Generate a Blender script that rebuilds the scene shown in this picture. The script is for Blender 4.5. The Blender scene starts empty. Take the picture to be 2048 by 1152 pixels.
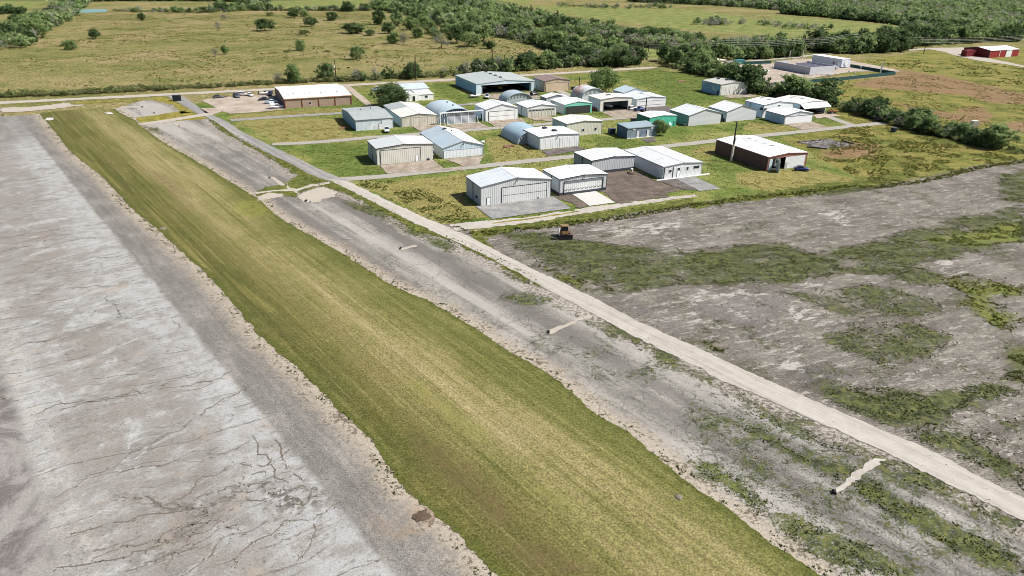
import bpy, math, random
import numpy as np
from mathutils import Vector, Matrix
from mathutils.geometry import delaunay_2d_cdt

# ------------------------------------------------------------------ camera, sky, sun, exposure
F, H = 1389.66, 60.0                       # focal length in px of a 2048 px wide frame, camera height (m)
PIT, ROL = math.radians(25.381), math.radians(.9646)
AZ, AZ2 = math.radians(24.729), math.radians(39.734)   # turn of the hangar grid and of the runway
S = bpy.context.scene
cp, sp, cr, sr = math.cos(PIT), math.sin(PIT), math.cos(ROL), math.sin(ROL)
fwd = np.array([0, cp, -sp]); up0 = np.array([0, sp, cp]); rt0 = np.array([1., 0, 0])
RT = cr*rt0 + sr*up0; UP = -sr*rt0 + cr*up0
cam = bpy.data.cameras.new('camera'); cam.sensor_width = 36; cam.lens = F/2048*36
cam.clip_start = 1; cam.clip_end = 20000
camo = bpy.data.objects.new('camera', cam); S.collection.objects.link(camo)
M = Matrix(((RT[0], UP[0], -fwd[0], 0), (RT[1], UP[1], -fwd[1], 0), (RT[2], UP[2], -fwd[2], H), (0, 0, 0, 1)))
camo.matrix_world = M
S.camera = camo
SUN = Vector((4.32, -.19, 5.15)).normalized()
w = bpy.data.worlds.new('World'); S.world = w; w.use_nodes = True
nt = w.node_tree; nt.nodes.clear()
sky = nt.nodes.new('ShaderNodeTexSky'); sky.sky_type = 'NISHITA'; sky.sun_disc = False
sky.sun_elevation = math.asin(SUN.z); sky.sun_rotation = math.atan2(SUN.x, SUN.y)
sky.air_density = .8; sky.dust_density = 2.5; sky.ozone_density = .5
bg = nt.nodes.new('ShaderNodeBackground'); bg.inputs[1].default_value = .066
wo = nt.nodes.new('ShaderNodeOutputWorld')
nt.links.new(sky.outputs[0], bg.inputs[0]); nt.links.new(bg.outputs[0], wo.inputs[0])
sl = bpy.data.lights.new('sun', 'SUN'); sl.energy = 5.0; sl.angle = math.radians(.53); sl.color = (1, .955, .885)
so = bpy.data.objects.new('sun', sl); S.collection.objects.link(so)
so.rotation_euler = SUN.to_track_quat('Z', 'Y').to_euler(); so.location = (150, 100, 200)
S.cycles.filter_width = .9
S.view_settings.view_transform = 'Standard'; S.view_settings.look = 'None'
S.view_settings.exposure = .72; S.view_settings.gamma = 1

# ------------------------------------------------------------------ helpers
rng = np.random.default_rng(7); random.seed(7)
COL = S.collection
def G(u, v, z=0.):                          # where the ray of photo pixel (u, v) meets height z
    d = (u-1024)*RT - (v-576)*UP + F*fwd
    return np.array([0, 0, H]) + d*((z-H)/d[2])
def PXM(y): return 0
CR = {'c1': (400, 120, 5.12), 'c2': (640, 120, 5.12), 'c3': (900, 120, 5.12), 'c4': (1130, 120, 5.12), 'c5': (1380, 80, 5.12),
      'c6': (1640, 60, 5.01), 'c7': (720, 230, 5.12), 'c8': (1060, 250, 5.12), 'd1': (1380, 230, 5.12), 'd3': (900, 310, 5.12),
      'g': (500, 330, 5.12), 'p': (250, 180, 5.12), 'z0': (0, 288, 3.), 'z1': (683, 384, 3.), 'z2': (1366, 384, 3.), 'z3': (0, 672, 2.4),
      'z4': (683, 700, 2.549), 'z5': (1366, 700, 2.548), 'q0': (0, 0, 4.), 'q1': (512, 0, 4.), 'q2': (1024, 0, 4.), 'q3': (1536, 0, 4.),
      'r0': (0, 160, 4.), 'full': (0, 0, 1.), 'm': (1540, 60, 10.47), 'k': (1400, 90, 10.47)}
def X(c, *pts):                             # survey points on the ground, n x 2
    o = CR[c]
    return np.array([G(o[0]+a/o[2], o[1]+b/o[2])[:2] for a, b in pts])
def X1(c, a, b, z=0.):
    o = CR[c]; return G(o[0]+a/o[2], o[1]+b/o[2], z)
Bv = np.array([math.cos(AZ), math.sin(AZ)]); Av = np.array([-math.sin(AZ), math.cos(AZ)])
Tv = np.array([math.cos(AZ2), math.sin(AZ2)]); Sv = np.array([-math.sin(AZ2), math.cos(AZ2)])
def lin(r, g, b, k=1.):
    f = lambda c: (c/255/12.92 if c <= 10 else ((c/255+.055)/1.055)**2.4)*k
    return (f(r), f(g), f(b), 1)
ALB = .48
def A_(r, g, b, k=1.): return lin(r, g, b, ALB*k)

class Sh:                                   # little node-writing helper
    def __init__(s, name):
        s.m = bpy.data.materials.new(name); s.m.use_nodes = True; s.t = s.m.node_tree; s.t.nodes.clear()
        s._tc = None
    def new(s, ty, **kw):
        n = s.t.nodes.new(ty)
        for k, v in kw.items(): setattr(n, k, v)
        return n
    def put(s, sock, v):
        if isinstance(v, bpy.types.NodeSocket): s.t.links.new(v, sock)
        elif isinstance(v, (tuple, list)) and len(v) == 3 and sock.type == 'RGBA': sock.default_value = (*v, 1)
        else: sock.default_value = v
    def obj(s):
        if not s._tc: s._tc = s.new('ShaderNodeTexCoord')
        return s._tc.outputs['Object']
    def rs(s, vec=None, ang=0., scale=(1, 1, 1)):
        a = s.new('ShaderNodeMapping'); s.put(a.inputs['Vector'], vec or s.obj()); a.inputs['Rotation'].default_value = (0, 0, ang)
        b = s.new('ShaderNodeMapping'); s.put(b.inputs['Vector'], a.outputs[0]); b.inputs['Scale'].default_value = scale
        return b.outputs[0]
    def xyz(s, vec):
        n = s.new('ShaderNodeSeparateXYZ'); s.put(n.inputs[0], vec); return n.outputs
    def noise(s, scale, detail=4., rough=.55, vec=None, dist=0.):
        n = s.new('ShaderNodeTexNoise'); s.put(n.inputs['Vector'], vec or s.obj()); n.inputs['Scale'].default_value = scale
        n.inputs['Detail'].default_value = detail; n.inputs['Roughness'].default_value = rough; n.inputs['Distortion'].default_value = dist
        return n.outputs['Fac']
    def vor(s, scale, feature='F1', vec=None, out='Distance', rand=1.):
        n = s.new('ShaderNodeTexVoronoi', feature=feature); s.put(n.inputs['Vector'], vec or s.obj()); n.inputs['Scale'].default_value = scale
        n.inputs['Randomness'].default_value = rand
        return n.outputs[out]
    def attr(s, name, out='Fac'):
        n = s.new('ShaderNodeAttribute', attribute_name=name); return n.outputs[out]
    def rnd(s): return s.new('ShaderNodeObjectInfo').outputs['Random']
    def ma(s, op, a, b=None, c=None, clamp=False):
        n = s.new('ShaderNodeMath', operation=op, use_clamp=clamp); s.put(n.inputs[0], a)
        if b is not None: s.put(n.inputs[1], b)
        if c is not None: s.put(n.inputs[2], c)
        return n.outputs[0]
    def ss(s, x, lo, hi, a=0., b=1.):
        n = s.new('ShaderNodeMapRange', interpolation_type='SMOOTHSTEP'); s.put(n.inputs['Value'], x)
        for k, v in zip(('From Min', 'From Max', 'To Min', 'To Max'), (lo, hi, a, b)): s.put(n.inputs[k], v)
        return n.outputs[0]
    def ramp(s, fac, stops):
        n = s.new('ShaderNodeValToRGB'); s.put(n.inputs[0], fac); e = n.color_ramp.elements
        e[0].position, e[0].color = stops[0][0], stops[0][1]; e[1].position, e[1].color = stops[-1][0], stops[-1][1]
        for p, c in stops[1:-1]: q = e.new(p); q.color = c
        return n.outputs[0]
    def mix(s, f, a, b, mode='MIX'):
        n = s.new('ShaderNodeMix', data_type='RGBA', blend_type=mode); s.put(n.inputs[0], f); s.put(n.inputs[6], a); s.put(n.inputs[7], b)
        return n.outputs[2]
    def val(s, col, f):                      # brightness wobble of a colour by a factor socket
        n = s.new('ShaderNodeMix', data_type='RGBA', blend_type='MULTIPLY'); s.put(n.inputs[0], 1.); s.put(n.inputs[6], col)
        c = s.new('ShaderNodeCombineColor')
        for k in range(3): s.put(c.inputs[k], f)
        s.put(n.inputs[7], c.outputs[0]); return n.outputs[2]
    def grain(s, col, amt=.3, sc=4.):           # fine speckle of blades, stones and grit
        n = s.noise(sc, 3, .75); return s.val(col, s.ss(n, .28, .72, 1-amt, 1+amt))
    def end(s, col, rough=.9, metal=0., bump=None, bs=.5, bd=.1, spec=.3, trans=None, alpha=None):
        p = s.new('ShaderNodeBsdfPrincipled'); s.put(p.inputs['Base Color'], col); s.put(p.inputs['Roughness'], rough)
        s.put(p.inputs['Metallic'], metal); s.put(p.inputs['Specular IOR Level'], spec)
        if bump is not None:
            b = s.new('ShaderNodeBump'); b.inputs['Strength'].default_value = bs; b.inputs['Distance'].default_value = bd
            s.put(b.inputs['Height'], bump); s.t.links.new(b.outputs[0], p.inputs['Normal'])
        res = p.outputs[0]
        if trans:
            tr = s.new('ShaderNodeBsdfTranslucent'); s.put(tr.inputs[0], col); mx = s.new('ShaderNodeMixShader'); mx.inputs[0].default_value = trans
            s.t.links.new(res, mx.inputs[1]); s.t.links.new(tr.outputs[0], mx.inputs[2]); res = mx.outputs[0]
        o = s.new('ShaderNodeOutputMaterial'); s.t.links.new(res, o.inputs[0]); return s.m

class MB:                                   # mesh builder
    def __init__(s): s.v = []; s.f = []; s.mi = []; s.k = 0
    def add(s, vs, fs):
        n = len(s.v); s.v += [tuple(map(float, p)) for p in vs]
        for f in fs: s.f.append(tuple(n+i for i in f)); s.mi.append(s.k)
        return s
    def box(s, x0, x1, y0, y1, z0, z1):
        return s.add([(x0, y0, z0), (x1, y0, z0), (x1, y1, z0), (x0, y1, z0), (x0, y0, z1), (x1, y0, z1), (x1, y1, z1), (x0, y1, z1)],
                     [(0, 3, 2, 1), (4, 5, 6, 7), (0, 1, 5, 4), (1, 2, 6, 5), (2, 3, 7, 6), (3, 0, 4, 7)])
    def prism(s, pts, axis, a, b):          # outline pts in the two other axes, swept along axis a..b
        def P(p, q):
            return (q, p[0], p[1]) if axis == 0 else ((p[0], q, p[1]) if axis == 1 else (p[0], p[1], q))
        n = len(pts)
        return s.add([P(p, a) for p in pts]+[P(p, b) for p in pts],
                     [tuple(range(n)), tuple(range(2*n-1, n-1, -1))]+[(i, i+n, (i+1) % n+n, (i+1) % n) for i in range(n)])
    def tube(s, p, q, r0, r1=None, n=8, caps=True):
        r1 = r0 if r1 is None else r1; p, q = Vector(p), Vector(q); d = (q-p).normalized()
        a = d.orthogonal().normalized(); b = d.cross(a)
        ring = lambda c, r: [tuple(c+a*(r*math.cos(2*math.pi*i/n))+b*(r*math.sin(2*math.pi*i/n))) for i in range(n)]
        fs = [(i, (i+1) % n, n+(i+1) % n, n+i) for i in range(n)]
        if caps: fs += [tuple(range(n-1, -1, -1)), tuple(range(n, 2*n))]
        return s.add(ring(p, r0)+ring(q, r1), fs)
    def loft(s, rings, closed=True):
        n = len(rings[0]); vs = [p for r in rings for p in r]; fs = []
        for k in range(len(rings)-1):
            for i in range(n if closed else n-1): fs.append((k*n+i, k*n+(i+1) % n, (k+1)*n+(i+1) % n, (k+1)*n+i))
        if closed: fs += [tuple(range(n-1, -1, -1)), tuple(range((len(rings)-1)*n, len(rings)*n))]
        return s.add(vs, fs)
    def build(s, name, mats, parent=None, smooth=False, bevel=0.):
        me = bpy.data.meshes.new(name); me.from_pydata(s.v, [], s.f); me.validate()
        mats = mats if isinstance(mats, (list, tuple)) else [mats]
        for m in mats: me.materials.append(m)
        if len(mats) > 1: me.polygons.foreach_set('material_index', s.mi[:len(me.polygons)])
        import bmesh
        b = bmesh.new(); b.from_mesh(me); bmesh.ops.recalc_face_normals(b, faces=b.faces); b.to_mesh(me); b.free()
        if smooth: me.polygons.foreach_set('use_smooth', [True]*len(me.polygons))
        o = bpy.data.objects.new(name, me); COL.objects.link(o)
        if bevel:
            md = o.modifiers.new('bevel', 'BEVEL'); md.width = bevel; md.segments = 2; md.limit_method = 'ANGLE'
        if parent: o.parent = parent
        return o
def tag(o, label=None, cat=None, group=None, kind=None):
    if label: o['label'] = label
    if cat: o['category'] = cat
    if group: o['group'] = group
    if kind: o['kind'] = kind
    return o
def thing(name, label, cat, loc=(0, 0, 0), rz=0., group=None):
    o = bpy.data.objects.new(name, None); COL.objects.link(o); o.location = loc; o.rotation_euler = (0, 0, rz); o.empty_display_size = .5
    return tag(o, label, cat, group)
def copy_tree(o, parent=None):
    c = o.copy(); COL.objects.link(c)
    if parent: c.parent = parent
    for ch in list(o.children): copy_tree(ch, c)
    return c
def segdist(P, L):                          # distance of points P (n,2) to polyline L
    d = np.full(len(P), 1e9)
    for a, b in zip(L[:-1], L[1:]):
        ab = b-a; t = np.clip(((P-a)@ab)/max(ab@ab, 1e-9), 0, 1); d = np.minimum(d, np.hypot(*(P-a-t[:, None]*ab).T))
    return d
def inside(P, L):
    r = np.zeros(len(P), bool); n = len(L)
    for i in range(n):
        a, b = L[i], L[(i+1) % n]
        if a[1] == b[1]: continue
        c = ((a[1] > P[:, 1]) != (b[1] > P[:, 1])) & (P[:, 0] < (b[0]-a[0])*(P[:, 1]-a[1])/(b[1]-a[1])+a[0])
        r ^= c
    return r
def smooth(L, n=2):                         # round the corners of a traced line
    for _ in range(n):
        q = np.empty((2*len(L)-2, 2)); q[0::2] = L[:-1]*.75+L[1:]*.25; q[1::2] = L[:-1]*.25+L[1:]*.75; L = np.vstack([L[:1], q, L[-1:]])
    return L
def field(P, L, soft):                      # 1 deep inside a polygon, .5 on its edge, 0 outside
    d = segdist(P, np.vstack([L, L[:1]])); d = np.where(inside(P, L), d, -d)
    t = np.clip(.5+d/(2*soft), 0, 1); return t*t*(3-2*t)
def resample(L, step, closed=True, jit=0.):
    L = np.vstack([L, L[:1]]) if closed else L
    out = []
    for a, b in zip(L[:-1], L[1:]):
        n = max(1, int(np.hypot(*(b-a))/step)); out += [a+(b-a)*k/n for k in range(n)]
    if not closed: out.append(L[-1])
    out = np.array(out)
    if jit:
        n = len(out); j = rng.normal(size=(n, 2))
        for r in (1, 3, 7): j += 1.1*np.repeat(rng.normal(size=(n//r+2, 2)), r, 0)[:n]*(1 if r > 1 else .3)
        out = out+j*jit*.55
    return out
SHEETS = []
def sheet(name, L, mat, z, step=.6, jit=.0, grid=None, attrs=None, kind='structure'):
    """a ground sheet: outline L (n,2) with a worn edge, filled with a regular grid of points"""
    SHEETS.append((name, np.array(L, float))); Bd = resample(np.array(L, float), step, True, jit); nb = len(Bd); pts = [tuple(p) for p in Bd]
    if grid:
        x0, y0 = Bd.min(0); x1, y1 = Bd.max(0)
        gx, gy = np.meshgrid(np.arange(x0, x1, grid), np.arange(y0, y1, grid)); Q = np.c_[gx.ravel(), gy.ravel()]+.01
        Q = Q[inside(Q, Bd)]; Q = Q[segdist(Q, np.vstack([Bd, Bd[:1]])) > grid*.3]; pts += [tuple(p) for p in Q]
    r = delaunay_2d_cdt([Vector(p) for p in pts], [(i, (i+1) % nb) for i in range(nb)], [], 1, 1e-4)
    V = np.array([(p[0], p[1]) for p in r[0]])
    me = bpy.data.meshes.new(name); me.from_pydata([(p[0], p[1], z) for p in V], [], [tuple(f) for f in r[2]]); me.materials.append(mat)
    for k, fn in (attrs or {}).items():
        a = me.attributes.new(k, 'FLOAT', 'POINT'); a.data.foreach_set('value', np.asarray(fn(V), np.float32))
    if len(me.polygons) and me.polygons[0].normal.z < 0: me.flip_normals()
    o = bpy.data.objects.new(name, me); COL.objects.link(o); o['kind'] = kind
    return o
def ribbon(L, w0, w1=None):                 # outline of a band along a centre line
    L = resample(np.array(L, float), 4., False); n = len(L); t = np.gradient(L, axis=0); t /= np.hypot(*t.T)[:, None]; nrm = np.c_[-t[:, 1], t[:, 0]]
    w = np.linspace(w0, w1 if w1 is not None else w0, n)[:, None]/2
    return np.vstack([L+nrm*w, (L-nrm*w)[::-1]])
# ------------------------------------------------------------------ ground: edge lines traced on the photo and laid flat
gL = np.vstack([X('full', (79, 228), (112, 265), (127, 288), (153, 315), (200, 348), (233, 385), (277, 431), (320, 461), (347, 491), (383, 521), (430, 565),
      (467, 608), (517, 672), (571, 714), (625, 764), (683, 826), (734, 869), (781, 935), (812, 982), (871, 1026), (918, 1073), (993, 1152), (1075, 1235))])
gR = X('full', (232, 218), (238, 226), (270, 240), (280, 250), (325, 285), (390, 320), (450, 357), (495, 386), (516, 396), (547, 428), (609, 465), (641, 482), (686, 508),
       (760, 555), (783, 571), (883, 614), (966, 667), (1016, 704), (1075, 733), (1138, 778), (1185, 826), (1252, 861), (1311, 908), (1366, 960),
       (1464, 1026), (1543, 1089), (1621, 1136), (1760, 1245))
vg = X('full', (300, 196), (345, 206), (362, 222), (418, 240), (445, 264), (504, 295), (555, 325), (600, 354), (640, 372), (687, 385), (734, 408), (789, 437), (832, 463), (889, 478), (983, 521), (1080, 574))
rL = X('full', (655, 358), (676, 369), (734, 398), (812, 439), (891, 475), (983, 517), (1083, 574), (1183, 627), (1283, 681), (1366, 721), (1484, 778), (1601, 829),
       (1758, 900), (1876, 959), (2048, 1045), (2320, 1180))
rR = X('full', (690, 362), (697, 363), (793, 410), (861, 441), (883, 449), (940, 474), (1016, 514), (1083, 547), (1183, 594), (1283, 647), (1366, 684), (1484, 739), (1601, 790),
       (1719, 841), (1837, 892), (1955, 951), (2048, 998), (2320, 1120))
aL = X('full', (334, 192), (393, 227), (418, 236), (445, 254), (473, 274), (523, 301), (582, 328), (621, 350), (655, 362))
aR = X('full', (367, 192), (394, 213), (426, 231), (455, 244), (484, 264), (527, 285), (582, 311), (650, 344), (697, 363))
gL, gR, rL_, rR_ = smooth(gL), smooth(gR), rL, rR
def st(P): return P@Sv, P@Tv

# ---- base ground: pasture, lawns between the hangars, rough field on the right
lawn = X('full', (365, 212), (330, 240), (700, 385), (970, 460), (1380, 412), (1725, 360), (2048, 300), (1760, 235), (1660, 200), (1520, 165), (1310, 140), (900, 163), (700, 178), (560, 200), (400, 205))
yellow = [X('full', (470, 243), (560, 237), (682, 238), (690, 262), (735, 274), (560, 287)), X('full', (720, 372), (800, 362), (930, 348), (938, 405), (1000, 432), (930, 440), (850, 425)),
          X('full', (970, 276), (1035, 270), (1075, 300), (1120, 313), (990, 326)), X('full', (1470, 345), (1620, 335), (1720, 360), (1560, 388), (1480, 372)),
          X('full', (1480, 258), (1500, 245), (1600, 255), (1560, 268)), X('full', (1130, 160), (1190, 160), (1200, 175), (1160, 178)),
          X('full', (1400, 290), (1440, 290), (1430, 315), (1380, 305)), X('full', (1030, 345), (1120, 330), (1140, 340), (1040, 360)), X('full', (430, 213), (460, 230), (560, 222), (690, 215), (690, 222), (560, 234), (470, 238))]
lush = [X('full', (600, 300), (735, 288), (742, 335), (850, 345), (690, 355), (640, 330)), X('full', (860, 165), (905, 165), (930, 200), (880, 195)), X('full', (1180, 268), (1300, 285), (1320, 300), (1200, 300)),
        X('full', (1250, 195), (1400, 170), (1410, 195), (1480, 200), (1340, 212)), X('full', (1240, 140), (1330, 140), (1500, 180), (1400, 195), (1270, 170)), X('full', (1400, 330), (1450, 320), (1530, 350), (1480, 370)),
        X('full', (640, 205), (735, 195), (740, 212), (650, 220)), X('full', (1500, 236), (1530, 232), (1570, 250), (1500, 248)), X('full', (870, 318), (920, 330), (900, 350), (860, 340)), X('full', (960, 285), (1000, 330), (960, 330)),
        X('full', (1560, 228), (1680, 205), (1760, 240), (1600, 250)), X('full', (930, 235), (990, 240), (985, 258), (950, 258))]
brown = [X('full', (1720, 162), (1800, 148), (1880, 150), (2060, 190), (2060, 210), (1980, 205), (1930, 190), (1800, 180), (1700, 172)), X('full', (1670, 130), (1720, 125), (1880, 152), (1800, 148)), X('full', (1910, 218), (1960, 212), (1990, 235), (1950, 240)),
         X('full', (1780, 205), (1900, 225), (1990, 240), (1960, 250), (1850, 230)), X('full', (2010, 245), (2060, 240), (2060, 265), (2010, 262)), X('full', (1700, 285), (1760, 290), (1740, 312), (1660, 318), (1640, 305))]
rough = X('full', (1640, 205), (1700, 255), (1560, 275), (1630, 310), (1720, 362), (2060, 330), (2300, 330), (2300, 100), (1900, 95), (1700, 125), (1660, 150), (1800, 152), (1600, 170))
bright = [X('full', (-60, -40), (150, -40), (95, 10), (-40, 28)), X('full', (505, -30), (745, -30), (730, 10), (700, 19), (505, 19)), X('full', (850, -20), (930, 5), (1010, 30), (1110, 60), (1340, 95), (1300, 92), (1100, 66), (990, 40), (880, 12)),
          X('full', (1040, 10), (1400, 20), (1560, 45), (1800, 60), (1600, 75), (1400, 62), (1200, 40)), X('full', (880, -10), (1100, -10), (1050, 8), (930, 8)), X('full', (1280, 85), (1400, 100), (1360, 120), (1290, 118)),
          X('full', (1540, 30), (1830, 55), (1750, 80), (1560, 60))]
woods = [X('full', (1850, 72), (2100, 78), (2500, 90), (2500, -40), (1900, -40), (1250, -40), (1260, 4), (1500, 12), (1560, 20), (1750, 36)), X('full', (860, 44), (980, 72), (1150, 116), (1190, 128), (1150, 100), (1000, 62), (860, 12), (740, -4), (735, 14)), X('full', (890, -4), (1030, 38), (1150, 64), (1290, 90), (1400, 92), (1480, 84), (1340, 66), (1200, 44), (1050, 14), (960, -10)),
         X('full', (1390, 116), (1560, 112), (1700, 106), (1830, 98), (1800, 84), (1600, 86), (1450, 96)), X('full', (-60, 110), (0, 76), (60, 52), (130, 22), (150, 0), (120, 0), (40, 36), (-60, 60)), X('full', (-100, 2), (500, 4), (900, -8), (1300, -4), (1300, -40), (-100, -40))]
def ax(lo, a, b, hi, st_, g):
    m = list(np.arange(a, b, st_)); l, s_ = [], st_
    x = a
    while x > lo: s_ *= g; x -= s_; l.append(x)
    r, s_ = [], st_; x = m[-1]
    while x < hi: s_ *= g; x += s_; r.append(x)
    return np.array(l[::-1]+m+r)
gx = ax(-9000, -260, 380, 9000, 3., 1.12); gy = ax(-300, 40, 560, 14000, 3., 1.06)
XX, YY = np.meshgrid(gx, gy); V2 = np.c_[XX.ravel(), YY.ravel()]; nx, ny = len(gx), len(gy)
idx = np.arange(nx*ny).reshape(ny, nx); Fq = np.stack([idx[:-1, :-1], idx[:-1, 1:], idx[1:, 1:], idx[1:, :-1]], -1).reshape(-1, 4)
me = bpy.data.meshes.new('ground'); me.from_pydata([(x, y, 0) for x, y in V2], [], [tuple(q) for q in Fq])
def fmax(P, Ls, soft): return np.max([field(P, L, soft) for L in Ls], 0)
rowdir = np.maximum(0, np.minimum(1, (V2[:, 1]-250)/900))
for k, val in (('lawn', field(V2, lawn, 3)), ('dry', fmax(V2, yellow, 3)), ('lush', fmax(V2, lush, 5)), ('brown', fmax(V2, brown, 9)), ('rough', field(V2, rough, 8)), ('bright', fmax(V2, bright, 14)), ('wood', fmax(V2, woods, 12))):
    a = me.attributes.new(k, 'FLOAT', 'POINT'); a.data.foreach_set('value', val.astype(np.float32))
s = Sh('field_grass'); o_ = s.obj()
n1 = s.noise(.018, 5); n2 = s.noise(.09, 4, .6); n3 = s.noise(.55, 3, .65); n4 = s.noise(1.9, 2, .6)
pn = s.ma('ADD', s.ma('MULTIPLY', s.ma('SUBTRACT', s.ma('ADD', s.ma('MULTIPLY', n1, .45), s.ma('ADD', s.ma('MULTIPLY', n2, .35), s.ma('MULTIPLY', s.noise(.3, 4, .7), .2))), .5), 1.7), .52)
past = s.ramp(pn, [(.3, A_(108, 120, 62)), (.43, A_(136, 138, 80)), (.55, A_(160, 152, 100)), (.7, A_(184, 164, 124))])
past = s.mix(s.ss(n3, .52, .7, 0, .6), past, A_(116, 112, 66)); past = s.mix(s.ss(n3, .45, .28, 0, .55), past, A_(192, 184, 134)); past = s.mix(s.ss(s.noise(.22, 4, .75), .55, .63, 0, .55), past, A_(104, 104, 60)); past = s.mix(s.ss(s.noise(.16, 4, .75), .44, .36, 0, .5), past, A_(196, 178, 136)); past = s.grain(past, .6, .8)
lw = s.ramp(s.noise(.07, 4, .6), [(.34, A_(104, 130, 60)), (.48, A_(136, 150, 78)), (.62, A_(168, 168, 102))])
lw = s.mix(s.ss(s.ma('ADD', s.attr('lush'), s.ma('MULTIPLY', s.ma('SUBTRACT', n2, .5), .9)), .35, .65, 0, .85), lw, s.mix(s.ss(n3, .35, .65), A_(92, 116, 50), A_(132, 148, 76)))
lw = s.mix(s.ss(s.ma('ADD', s.attr('dry'), s.ma('MULTIPLY', s.ma('SUBTRACT', n2, .5), .9)), .35, .65, 0, .92), lw, s.mix(s.ss(n3, .3, .7), A_(184, 172, 112), A_(150, 144, 84)))
lw = s.mix(s.ss(s.noise(.2, 4, .65), .55, .66, 0, .35), lw, A_(104, 112, 54)); lw = s.grain(s.mix(s.ss(n4, .55, .75, 0, .4), lw, A_(96, 102, 52)), .5, 1.8)
ro = s.ramp(s.ma('ADD', s.ma('MULTIPLY', n2, .6), s.ma('MULTIPLY', n3, .4)), [(.34, A_(98, 106, 52)), (.45, A_(128, 136, 66)), (.53, A_(160, 154, 84)), (.66, A_(178, 156, 108))])
ro = s.mix(s.ss(s.ma('ADD', s.attr('brown'), s.ma('MULTIPLY', s.ma('SUBTRACT', n2, .5), .9)), .3, .7, 0, .9), ro, s.mix(s.ss(n3, .35, .65), A_(152, 120, 90), A_(178, 148, 118)))
ro = s.grain(s.mix(s.ss(n4, .52, .7, 0, .4), ro, A_(88, 86, 48)), .5, 1.5)
c = s.mix(s.ss(s.ma('ADD', s.attr('lawn'), s.ma('MULTIPLY', s.ma('SUBTRACT', n3, .5), .5)), .4, .6), past, lw)
c = s.mix(s.ss(s.ma('ADD', s.attr('rough'), s.ma('MULTIPLY', s.ma('SUBTRACT', n2, .5), .6)), .4, .6), c, ro)
c = s.mix(s.ss(s.ma('ADD', s.attr('bright'), s.ma('MULTIPLY', s.ma('SUBTRACT', n2, .5), .5)), .3, .7, 0, .85), c, s.mix(s.ss(s.ma('ADD', s.ma('MULTIPLY', n2, .6), s.ma('MULTIPLY', n3, .4)), .38, .62), A_(116, 138, 68), A_(168, 170, 106)))
c = s.mix(s.ss(s.ma('ADD', s.attr('wood'), s.ma('MULTIPLY', s.ma('SUBTRACT', n2, .5), .5)), .3, .7, 0, .8), c, s.mix(s.ss(n3, .35, .65), A_(92, 104, 62), A_(132, 140, 88)))
me.materials.append(s.end(c, .95, bump=s.ma('ADD', s.ma('MULTIPLY', n3, .7), n4), bs=.8, bd=.45, spec=.1))
go = bpy.data.objects.new('ground', me); COL.objects.link(go); go['kind'] = 'structure'

# ---- shared look of worn pavement with sand, weeds and dark stains
def worn(s, lo, mid, hi, ang=AZ2, weeds=True):
    v = s.rs(None, -ang, (1, .16, 1)); f = s.noise(.55, 5, .62, v); g = s.noise(.09, 5, .6); h = s.noise(2.4, 3, .7); q = s.noise(.9, 4, .68, None, .4)
    x = s.ma('ADD', s.ma('MULTIPLY', f, .42), s.ma('ADD', s.ma('MULTIPLY', g, .4), s.ma('MULTIPLY', q, .25)))
    c = s.ramp(x, [(.38, lo), (.53, mid), (.68, hi)])
    return s.grain(s.mix(s.ss(s.noise(1.7, 4, .8), .58, .66, 0, .75), s.mix(s.ss(h, .56, .66, 0, .65), c, tuple(v*.62 for v in lo[:3])+(1,)), tuple(min(.8, v*1.18) for v in hi[:3])+(1,)), .38, 5.), g, h, q
def weedmix(s, c, w, g, h, q, colA=None, colB=None):
    big = s.noise(.13, 3, .5)
    n = s.ma('ADD', s.ma('MULTIPLY', big, .32), s.ma('ADD', s.ma('MULTIPLY', q, .3), s.ma('MULTIPLY', s.noise(3.2, 4, .8), .38)))
    n = s.ma('ADD', s.ma('MULTIPLY', s.ma('SUBTRACT', n, .5), 3.), .5)
    m = s.ss(s.ma('SUBTRACT', s.ma('ADD', w, n), 1.0), -.07, .1, 0, .96)
    wc = s.ramp(s.noise(.7, 3, .7), [(.32, A_(54, 62, 36)), (.46, A_(84, 94, 50)), (.58, A_(116, 122, 66)), (.7, A_(144, 138, 82))])
    if colB is not None: wc = s.mix(colB, wc, s.mix(h, A_(104, 122, 46), A_(158, 160, 72)))
    wc = s.grain(wc, .4, 3.); m = s.ma('MULTIPLY', m, s.ss(s.noise(2.3, 4, .8), .62, .54, .15, 1.)); return s.mix(m, c, wc), m

# ---- runway
rw = np.vstack([gL+Tv*1.2, [gL[-1]+Tv*1.2-Sv*25]]); far = X('full', (79, 228), (40, 231), (0, 233))
rwL = np.vstack([rw, [rw[-1]-Tv*110], [far[-1]-Tv*75], far[::-1]])
s = Sh('worn_concrete'); xy = s.xyz(s.rs(None, -AZ2)); t_, s_ = xy[0], xy[1]
n1 = s.noise(.05, 5, .6); n2 = s.noise(.3, 5, .65); n3 = s.noise(1.6, 4, .7); nl = s.noise(.16, 9, .76, s.rs(None, -AZ2, (.6, 1.2, 1)), .9)
nstk = s.noise(.5, 4, .6, s.rs(None, -AZ2+.12, (.12, 1.2, 1)))
conc = s.ramp(s.ma('ADD', s.ma('MULTIPLY', nl, .5), s.ma('MULTIPLY', n2, .5)), [(.3, A_(128, 124, 118)), (.42, A_(150, 147, 142)), (.5, A_(171, 170, 166)), (.57, A_(192, 193, 191)), (.68, A_(214, 216, 215))])
pv = s.new('ShaderNodeTexVoronoi', feature='F1', distance='CHEBYCHEV'); s.put(pv.inputs['Vector'], s.rs(None, -AZ2, (.11, .075, 1))); pv.inputs['Scale'].default_value = 1.; pv.inputs['Randomness'].default_value = .8
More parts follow.
